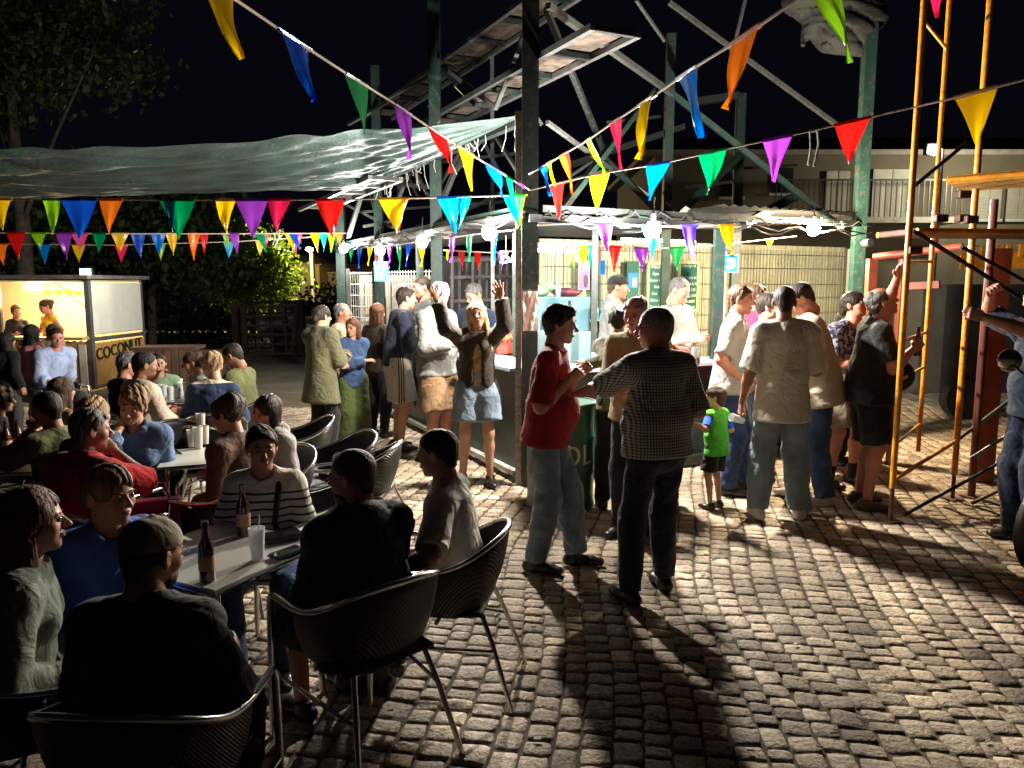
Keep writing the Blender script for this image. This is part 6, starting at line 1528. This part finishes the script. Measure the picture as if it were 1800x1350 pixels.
kp('curtain', MB().box((-.14, -.04, CZ * .45), (.13, .02, CZ * .85)), mat('white_cloth_strip', (.6, .56, .48), .9))
for i in range(9):
    x = -.30 - i * .19; g = MB().sphere((x, D_ - .12, KH - .22 - .02 * (i % 3)), .045, 8, 6, (1, .5, 1)); g.sphere((x + .04, D_ - .12, KH - .25), .035, 8, 6, (1, .5, .8)); g.sphere((x - .04, D_ - .12, KH - .25), .035, 8, 6, (1, .5, .8)); g.tube([(x, D_ - .12, KH - .25), (x, D_ - .12, KH - .33)], .007, 5)
    kp('palm_garland', g, mat('garland_lime', (.45, .60, .03), .5))
# leaf letters on the side and leaf heart on the front
M_lf = leafm('garland', (.025, .045, .018))
text_obj('leaf_letters', 'COCONUT', .30, M_lf, kk, (.045, D_ * .47, CZ - .26), (math.pi / 2, R(-4), math.pi / 2), .012, 1.0)
mb = MB(); r = random.Random(2)
for i in range(70):
    a = r.uniform(0, 6.28); rr = r.random() ** .5; x = .12 * (16 * math.sin(a) ** 3) / 16 * rr; z = .12 * (13 * math.cos(a) - 5 * math.cos(2 * a) - 2 * math.cos(3 * a) - math.cos(4 * a)) / 16 * rr
    mb.sphere((-.62 + x, -.04, CZ - .27 + z), .022, 6, 4, (1, .4, 1.3))
kp('leaf_heart', mb, M_lf)
lamp_ = kp('lamp', MB().sphere((-1.50, .75, KH - .14), .10, 12, 8, (1.9, 1, .6)), emit('kiosk_lamp_glow', (1, .86, .5), 30, clear=1))
l = bpy.data.lights.new('kiosk_light', 'POINT'); l.energy = 170; l.color = (1, .74, .36); l.shadow_soft_size = .1
lo = bpy.data.objects.new('kiosk_light', l); COL.objects.link(lo); lo.parent = kk; lo.location = (-1.3, .7, KH - .28)
fq = thing('floodlight', 'small floodlight with green glow on the kiosk roof corner', 'floodlight', tuple(W(152, 478, K.y + .1)), R(10))
MB().box((0, 0, 0), (.22, .10, .15)).link('housing', M_black, fq, bevel=.01); MB().box((0, -.055, .0), (.18, .012, .11)).link('lens', emit('green_lens', (.35, 1, .65), 6), fq)
MB().tube([(-.08, 0, -.07), (-.08, 0, -.13)], .01, 5).link('bracket', M_galv, fq)
l = bpy.data.lights.new('green_spill', 'POINT'); l.energy = 70; l.color = (.95, 1, .80); l.shadow_soft_size = .1; lo = bpy.data.objects.new('green_spill', l); COL.objects.link(lo); lo.parent = fq; lo.location = (.9, -.7, .25)
# kiosk staff, inside behind the counter
person('kiosk server in black top with dark hair tied low', 28, 536, K.y + .35, 45, hs=1.22, hair='low', hc='auburn', fem=True, top_m=C_black, sleeve=.9, bot_m=C_black, ra='front', la='front')
person('kiosk server in yellow strap top leaning over the counter', 79, 527, K.y + .30, -25, hs=1.22, head=(-16, 14, 0), hair='bun', hc='brown', fem=True, top_m=C_yel, sleeve=.05, off=.012, bot_m=C_black, ra='front', la=(.28, .10, .02), skin_t='red')
# ------------------------------------------------------------------ wooden planter boxes behind the far table
for i, (px, py, d, w_, h_, lab) in enumerate(((296, 610, 12.6, .95, .80, 'weathered wooden planter box behind the far table'), (352, 615, 14.0, .8, .6, 'second wooden planter box, behind and right of the first'))):
    p_ = W(px, py, d); t = thing('planter', lab, 'planter', (p_.x, p_.y, 0), R(6))
    mb = MB()
    for k in range(8): mb.box((-w_ / 2 + w_ * (k + .5) / 8, -.25, h_ / 2), (w_ / 8 - .012, .03, h_)); 
    mb.box((0, 0, h_ / 2 - .02), (w_ - .04, .46, h_ - .08)); mb.link('boards', mat('brown_boards', (.10, .055, .035), .8, var=.4, vs=4, stretch=(5, 5, .6), bump=.4, bs=20), t)
    mb = MB().box((0, 0, h_ + .02), (w_ + .08, .56, .05)); mb.link('lid', M_rust, t)
# ------------------------------------------------------------------ table things
M_near = mat('near_table_top', (0.55, 0.53, 0.47), 0.28, metal=0.15, var=0.05, vs=8)
table((-1.25, 3.16, 0), R(63.9), 'square bistro table in front with bottles, cup and phones', 0.64, m=M_near)
def on(px, py, z):
    v = (py - 675) / FPX; dz = -v * math.cos(PITCH) - math.sin(PITCH); t = (z - CAMH) / dz
    return Vector(((px - 900) / FPX * t, t * (math.cos(PITCH) - v * math.sin(PITCH)), z))
p = on(365, 1020, .721); bottle(p, 'brown beer bottle nearest the man in the beige cap')
p = on(429, 940, .721); bottle(p, 'dark beer bottle in front of the striped woman')
p = on(453, 983, .721); cup(p, 'tall frosted cup with a straw on the front table', .135, straw=True)
def slab(px, py, rz, lab, cat, size, m, name):
    p = on(px, py, .727); t = thing(name, lab, cat, tuple(p), rz)
    MB().box((0, 0, size[2] / 2 - .003), size).link('case', m, t, bevel=.006); MB().box((0, 0, size[2] - .001), (size[0] * .9, size[1] * .9, .003)).link('screen', mat('black_glass', (.008, .008, .01), .08, var=.02), t)
slab(497, 945, R(35), 'black wallet-like case beside the straw cup', 'case', (.17, .10, .022), M_black, 'leather_case')
slab(505, 972, R(55), 'black smartphone lying at the table edge', 'phone', (.155, .075, .010), M_black, 'smartphone')
tb = on(362, 800, .72); table((tb.x, tb.y, 0), R(20), 'small bistro table with white cups between the two groups', .55)
for i, (px, py, h, lab) in enumerate(((349, 788, .15, 'tall white cup at the front of the small table'), (360, 780, .13, 'shorter white cup behind the tall one'), (338, 785, .12, 'white cup left of the tall one'), (354, 766, .17, 'upright white menu-like cup with dark mark at the back'))):
    cup(on(px, py, .721), lab, h, m=mat('white_plastic_cup', (.62, .60, .52), .5, var=.04, trans=.3))
tf_ = on(305, 697, .72); table((tf_.x, tf_.y, 0), R(8), 'far bistro table crowded with empty cups', .8)
r = random.Random(4); k = 0
for (px, py) in ((283, 694), (291, 688), (298, 697), (306, 690), (312, 700), (320, 692), (328, 697), (300, 704), (289, 701), (335, 690), (316, 686), (294, 682)):
    cup(on(px, py, .721), 'clear plastic cup crowded on the far table', r.uniform(.10, .15), group='clear plastic cups crowded on the far table')
tl_ = on(25, 815, .70); table((tl_.x, tl_.y, 0), R(10), 'dark bistro table at the left edge by the drinking man', .7, m=mat('dark_table', (.10, .08, .06), .4))
for i, (px, py, lab) in enumerate(((14, 800, 'bottle on the left edge table, left one'), (34, 796, 'bottle on the left edge table, right one'))): bottle(on(px, py, .701), lab)
# empty chairs
for (px, d, yaw, lab) in ((590, 5.5, -60, 'empty bistro armchair with a wide open loop beside the parka woman'), (632, 5.25, -95, 'empty bistro armchair turned sideways nearest the bar'), (524, 6.2, -70, 'empty bistro armchair behind the young woman in grey'), (322, 5.9, 40, 'empty bistro armchair with pale cushion by the small table'), (548, 4.2, -80, 'empty bistro armchair behind the striped woman'), (392, 6.1, 165, 'empty bistro armchair behind the woman in the two-tone sweater'), (205, 5.9, 60, 'empty bistro armchair among the seated crowd on the left')):
    p = W(px, 760, d); chair(p.x, p.y, yaw, lab)
p = W(322, 760, 5.9); t = thing('cushion', 'pale seat cushion on the empty chair by the small table', 'cushion', (p.x, p.y, .445), R(140)); MB().box((0, 0, .02), (.40, .38, .035)).link('pad', C_offw, t, bevel=.015)
# red bag hanging at the middle chair
p = W(255, 835, 4.3); t = thing('handbag', 'dark red stiff bag on the lap of the denim shirt woman side', 'bag', (p.x, p.y, .52), R(20)); MB().box((0, 0, 0), (.36, .10, .20)).link('body', mat('dark_red_leather', (.16, .008, .015), .4, var=.1), t, bevel=.012); MB().tube([(-.12, 0, .1), (-.1, 0, .19), (.1, 0, .19), (.12, 0, .1)], .007, 6).link('handle', mat('dark_red_leather', (.16, .008, .015), .4, var=.1), t, True)
# ------------------------------------------------------------------ green oil drum used as a table
p = G(988, 902); p.y += .28
dm = thing('oil_drum', 'dark green oil drum with pale letters standing behind the man in red', 'drum', (p.x, p.y, 0), 0)
prof = [(.27, 0), (.288, .01), (.285, .03), (.28, .05), (.28, .28), (.287, .30), (.28, .32), (.28, .57), (.287, .59), (.28, .61), (.28, .84), (.288, .86), (.288, .88), (.27, .875), (.0, .872)]
MB().lathe(prof[:-1], (0, 0, 0), 40).link('shell', mat('drum_green', (.012, .06, .03), .4, var=.3, vs=5, dirt=.6), dm, True)
cu = text_obj('painted_letters', 'OL', .24, mat('drum_white', (.42, .42, .38), .6, var=.2), dm, (0, 0, 0), (0, 0, 0), .002, 1.05)
me = cu.data
co = np.zeros(len(me.vertices) * 3); me.vertices.foreach_get('co', co); co = co.reshape(-1, 3); a = co[:, 0] / .283 + R(26); rr = .2835 + co[:, 2]
co2 = np.column_stack([rr * np.sin(a), -rr * np.cos(a), co[:, 1] + .46]); me.vertices.foreach_set('co', co2.ravel()); me.update()
MB().tube([(.29 * math.cos(t), .29 * math.sin(t), .878) for t in np.linspace(0, 6.283, 33)[:-1]], .010, 6, closed=True).link('rim', M_galv, dm, True)
# ------------------------------------------------------------------ inside the bar
def onwall(px, py, w):
    n = WV; v = (py - 675) / FPX
    dr_ = Vector(((px - 900) / FPX, math.cos(PITCH) - v * math.sin(PITCH), -v * math.cos(PITCH) - math.sin(PITCH))); o = Vector((0, 0, CAMH))
    t = (B(0, w) - o).dot(n) / dr_.dot(n); return o + dr_ * t
def panel(px0, px1, py0, py1, w, th=.02):
    a, b = onwall(px0, py1, w), onwall(px1, py1, w); z1 = onwall((px0 + px1) / 2, py0, w).z; c = (a + b) / 2; z0 = onwall((px0 + px1) / 2, py1, w).z
    return Vector((c.x, c.y, (z0 + z1) / 2)), (b - a).length, z1 - z0
M_chalk = mat('chalkboard_green', (.01, .085, .065), .7, var=.25, vs=4); M_chk = mat('chalk', (.62, .66, .62), .9, var=.3, vs=60); M_fr = mat('pale_yellow_frame', (.55, .55, .22), .6)
def board(px0, px1, py0, py1, lab, lines):
    c, w, h = panel(px0, px1, py0, py1, 2.50)
    t = thing('chalkboard', lab, 'chalkboard', tuple(c), BROT); MB().box((0, 0, 0), (w, .02, h)).link('slate', M_chalk, t)
    mb = MB()
    for q in (-1, 1): mb.box((q * w / 2, -.005, 0), (.03, .035, h + .03)); mb.box((0, -.005, q * h / 2), (w - .03, .035, .03))
    mb.link('frame', M_fr, t)
    n = len(lines)
    for i, s in enumerate(lines):
        if s: text_obj('chalk_line', s, h / n * .62, M_chk, t, (0, -.013, h / 2 - h * (i + .55) / n), (math.pi / 2, 0, 0), .0005, .95)
board(1137, 1171, 463, 556, 'narrow chalkboard price list left of the white shirted barman', ['PREÇÁRIO', 'Água 1€', 'Sumo 1,50€', 'Vinho', 'Fino   1€', 'Bifana 2,5€', 'Tosta 2,50€', 'Panado 2€'])
board(1192, 1224, 462, 545, 'chalkboard with prices directly above the white shirted barman', ['CERVEJA 1€', '', 'GIN TÓN. 4€', 'RUM COLA 3€', 'SUMO  1,5€', 'VODKA 2,50€', 'CAFÉ 0,80€', 'ÁGUA  0,9€'])
c, w, h = panel(1100, 1121, 459, 548, 2.50)
t = thing('chalkboard', 'green board with a blue poster behind the barman in the cap', 'chalkboard', tuple(c), BROT); MB().box((0, 0, 0), (w, .02, h)).link('slate', M_chalk, t); MB().box((0, -.014, h * .12), (w * .8, .006, h * .3)).link('poster', mat('poster_blue', (.005, .16, .60), .4), t); MB().box((.02, -.019, h * .08), (.06, .004, .12)).link('picture', M_white, t)
def poster(px0, px1, py0, py1, wv, lab, col, extra=()):
    c, w, h = panel(px0, px1, py0, py1, wv); t = thing('poster', lab, 'poster', tuple(c), BROT); MB().box((0, 0, 0), (w, .006, h)).link('sheet', mat('poster_%d' % int(px0), col, .4, var=.1), t)
    MB().box((0, .004, 0), (w + .02, .004, h + .02)).link('border', M_white, t)
    for (x, z, a, b, m, sh) in extra: (MB().sphere((x * w, -.006, z * h), 1, 12, 8, (a * w, .003, b * h)) if sh else MB().box((x * w, -.006, z * h), (a * w, .005, b * h))).link('printed_shape', m, t)
M_pink = mat('print_pink', (.6, .15, .2), .5); M_pb = mat('print_pale_blue', (.35, .6, .75), .5)
poster(1266, 1296, 449, 477, 1.3, 'blue poster with white cloud shape on the mesh right of the green post', (.005, .20, .62), [(.1, .2, .25, .2, M_white, 1), (-.05, -.25, .12, .15, M_pink, 1), (.2, -.1, .18, .2, M_pb, 1)])
poster(1018, 1035, 460, 508, 2.5, 'purple poster with arch shape on the cane wall', (.30, .05, .50), [(.15, -.2, .22, .25, M_dgreen, 1), (-.1, .3, .25, .05, M_white, 0)])
poster(1055, 1063, 458, 482, 2.5, 'narrow bright blue notice on the cane wall', (.005, .25, .75))
a = W(670, 477, 10.9); t = thing('poster', 'blue poster with white corner tied to the green post on the left', 'poster', tuple(a), R(12)); MB().box((0, 0, 0), (.19, .006, .27)).link('sheet', mat('poster_cyan', (.01, .30, .70), .4), t); MB().box((-.03, -.006, -.06), (.09, .004, .10)).link('printed_shape', M_white, t); text_obj('poster_text', 'FESTA', .05, M_white, t, (0, -.006, .09), (math.pi / 2, 0, 0), .001)
a = W(907, 450, 7.6); t = thing('bar_sign', 'white hanging letters reading BAR beside the corner post', 'sign', tuple(a), R(-4)); text_obj('letters', 'BAR', .175, mat('sign_white', (.6, .6, .58), .5), t, (0, 0, 0), (math.pi / 2, R(-8), 0), .012); MB().bar((-.16, .02, -.06), (.16, .02, -.045), .012).link('strip', M_galv, t); MB().tube([(-.1, 0.01, .05), (-.1, 0.01, .2)], .003, 4).link('wire', M_galv, t)
a = W(932, 547, 6.82); t = thing('bag_dispenser', 'pinkish translucent plastic bag pack hanging on the corner post', 'bag', tuple(a), R(3))
P_ = [[Vector((-.065 + .13 * i / 12, .015 * math.sin(i * .9 + j * .4) + .006 * math.sin(i * 2.3 - j), .175 - .35 * j / 14)) for j in range(15)] for i in range(13)]
o = MB().sheet(P_, .02).link('film', mat('pinkish_plastic', (.62, .50, .46), .35, var=.15, trans=.6, vs=9), t, True); MB().bar((-.07, 0.01, .18), (.07, 0.01, .18), .012).link('hanger', M_galv, t)
# fridge
c = W(975, 575, 8.9); fr = thing('fridge', 'tall pale cyan fridge behind the counter with things piled on top', 'fridge', (c.x + .05, 9.0, 0), BROT * .5)
FZ = W(975, 522, 8.9).z; M_fr2 = mat('fridge_white', (.12, .23, .26), .3, var=.04)
MB().box((0, .3, FZ / 2), (.78, .6, FZ)).link('cabinet', M_fr2, fr, bevel=.012); MB().box((.05, -.02, FZ / 2 + .02), (.62, .04, FZ - .12)).link('door', M_fr2, fr, bevel=.012); MB().tube([(-.22, -.05, FZ * .6), (-.22, -.05, FZ * .85)], .01, 6).link('handle', M_galv, fr)
t = thing('folded_cloth', 'green folded cloth on top of the fridge', 'cloth', (c.x - .22, 8.95, FZ)); s_ = SDF(.03); s_.ell((0, .1, .06), (.16, .12, .06)); s_.ell((.12, .1, .11), (.12, .08, .05)); s_.noise = folds(.008, 30, 2); V, F = s_.mesh(.014); link('cloth', np_mesh('c', V, F), C_green2, t, True)
t = thing('folded_bag', 'dark maroon bag on top of the fridge behind the pump bottle', 'bag', (c.x + .14, 9.0, FZ)); s_ = SDF(.03); s_.ell((0, .1, .05), (.17, .1, .055)); s_.noise = folds(.008, 30, 5); V, F = s_.mesh(.014); link('bag', np_mesh('c', V, F), mat('maroon', (.09, .012, .02), .6), t, True)
t = thing('pump_bottle', 'lilac pump bottle standing on the fridge', 'bottle', (c.x + .03, 8.80, FZ)); MB().lathe([(.027, 0), (.03, .01), (.03, .11), (.014, .135), (.012, .16)], (0, 0, 0), 14).link('bottle', mat('lilac', (.45, .42, .65), .4), t, True); MB().bar((0, 0, .16), (0, -.03, .175), .012).link('pump', M_white, t)
# low cooler / beer tap
c = W(1005, 610, 8.2); t = thing('beer_cooler', 'pale blue under-counter cooler box with a beer tap on it', 'cooler', (c.x, 8.3, 0), BROT); CH = W(1005, 585, 8.2).z
MB().box((0, .25, CH / 2), (.55, .5, CH)).link('cabinet', M_fr2, t, bevel=.012)
mb = MB().tube([(0, .1, CH), (0, .1, CH + .16), (0, 0, CH + .20), (0, -.08, CH + .12)], .018, 8); tp_ = mb.link('tap', M_alu, t, True); MB().tube([(0, .02, CH + .2), (-.03, -.01, CH + .34)], [.012, .02], 8).link('tap_handle', M_black, tp_, True)
# red crates
M_crate = mat('red_crate', (.35, .035, .02), .5, var=.15)
for i in range(4):
    a = W(893, 630, 8.5); t = thing('beer_crate', 'red plastic beer crate, %s of the stack left of the corner post' % ('bottom', 'second from the bottom', 'third from the bottom', 'top')[i], 'crate', (a.x + .05, 8.6, .30 + i * .262), R(4 + i * 2), 'red beer crates stacked behind the counter')
    mb = MB().box((0, 0, .02), (.40, .30, .03))
    for q in (-1, 1):
        mb.box((0, q * .145, .20), (.40, .012, .10)); mb.box((q * .195, 0, .20), (.012, .28, .10)); mb.box((0, q * .145, .07), (.40, .012, .07)); mb.box((q * .195, 0, .07), (.012, .28, .07))
        for k in (-1, -.33, .33, 1): mb.box((k * .185, q * .146, .13), (.03, .016, .24))
    mb.link('box', M_crate, t); text_obj('crate_text', 'SAGRES', .075, mat('crate_yellow', (.65, .52, .08), .5), t, (0.02, -.155, .195), (math.pi / 2, 0, 0), .002)
t = thing('pallet_box', 'low dark box under the stack of red crates', 'box', (a.x + .05, 8.6, 0)); MB().box((0, 0, .148), (.5, .4, .296)).link('box', M_dgreen, t, bevel=.01)
# bottles and jars on the bar shelf at the right
tb2 = B(1.75, .55); sh = thing('bar_shelf', 'pale shelf behind the counter beside the pouring barman', 'shelf', tuple(tb2), BROT); MB().box((.1, 0, 1.155), (.60, .28, .02)).link('board', M_ctop, sh)
for q in (-.1, .32): MB().box((q, 0, .57), (.03, .25, 1.14)).link('support', M_galv, sh)
for i in range(6):
    p = tb2 + UV * (-.12 + i * .085) + Vector((0, 0, 1.166)); t = thing('bottle', ('tall dark', 'squat red capped', 'clear', 'dark', 'amber', 'tall clear')[i] + ' bottle in the row beside the pouring barman', 'bottle', tuple(p), 0, 'bottles on the bar shelf')
    MB().lathe([(.026, 0), (.028, .01), (.028, .12 + .02 * (i % 3)), (.012, .17 + .02 * (i % 3)), (.011, .22 + .02 * (i % 3))], (0, 0, 0), 12).link('glass', (M_near if i in (2, 5) else mat('brown_bottle_glass', (.05, .02, .01))), t, True); MB().lathe([(.0285, .04), (.0287, .09)], (0, 0, 0), 12).link('paper_label', M_white if i % 2 else mat('red_label', (.5, .03, .02)), t, True)
# cups on the counters and small bar clutter
for (u_, w_, lab) in ((1.6, -.05, 'white plastic cup on the front counter near the orange sleeve'), (0.7, .0, 'plastic cup on the front counter near the red shirt')):
    p = B(u_, w_, 1.081); cup(p, lab, .12)
p = B(0.0, 3.3, 1.081); bottle(p, 'beer bottle standing on the left counter near the waving woman')
p = B(0.0, 6.2, 1.081); bottle(p, 'beer bottle standing at the far end of the left counter')
# light litter on the setts
r = random.Random(12)
for i, (px, py) in enumerate(((1570, 1185), (1075, 905), (1500, 935), (1235, 1010), (945, 1302), (1345, 870), (1398, 1135))):
    p = G(px, py); t = MB().box((0, 0, 0), (.03, .015, .004), rz=r.uniform(0, 3), rx=.2).link('paper_scrap', M_white); t.location = (p.x, p.y, .012); tag(t, 'tiny scrap of white paper lying on the granite setts', 'litter', 'paper scraps on the paving')

for i in range(34):
    px, py = r.uniform(620, 1750), r.uniform(900, 1330); p = G(px, py)
    t = MB().tube([(-.013, 0, 0), (.013, 0, .001)], .0038, 6).link('cigarette_end', M_white if i % 3 else C_beige); t.location = (p.x, p.y, .010); t.rotation_euler = (0, 0, r.uniform(0, 3)); tag(t, 'trodden cigarette end lying on the granite setts', 'litter', 'cigarette ends on the paving')
c, w, h = panel(1000, 1062, 560, 566, 2.42)
t = thing('wall_shelf', 'narrow pale shelf of small goods on the cane wall beside the purple poster', 'shelf', tuple(c), BROT); MB().box((0, 0, 0), (w, .22, .02)).link('board', M_ctop, t)
for q in (-.4, .4): MB().box((q * w, .06, -.06), (.02, .12, .11)).link('bracket', M_galv, t)
for i in range(7):
    p = c + UV * (w * (-.42 + .14 * i)) + Vector((0, 0, .011)); hh = .09 + .05 * ((i * 5) % 3)
    b = thing('jar', ('blue', 'yellow capped', 'clear', 'white', 'dark', 'cyan', 'red')[i] + ' container on the wall shelf beside the purple poster', 'jar', tuple(p), 0, 'containers on the wall shelf')
    MB().lathe([(.030, 0), (.032, .006), (.032, hh), (.022, hh + .015)], (0, 0, 0), 12).link('pot', mat('jar_%d' % i, ((.02, .12, .4), (.3, .3, .28), (.35, .38, .38), (.4, .4, .4), (.03, .03, .03), (.02, .3, .35), (.35, .03, .02))[i], .4), b, True); MB().lathe([(.024, hh + .012), (.024, hh + .03)], (0, 0, 0), 10).link('cap', mat('jar_cap', (.45, .33, .02), .4) if i == 1 else M_dull, b, True)
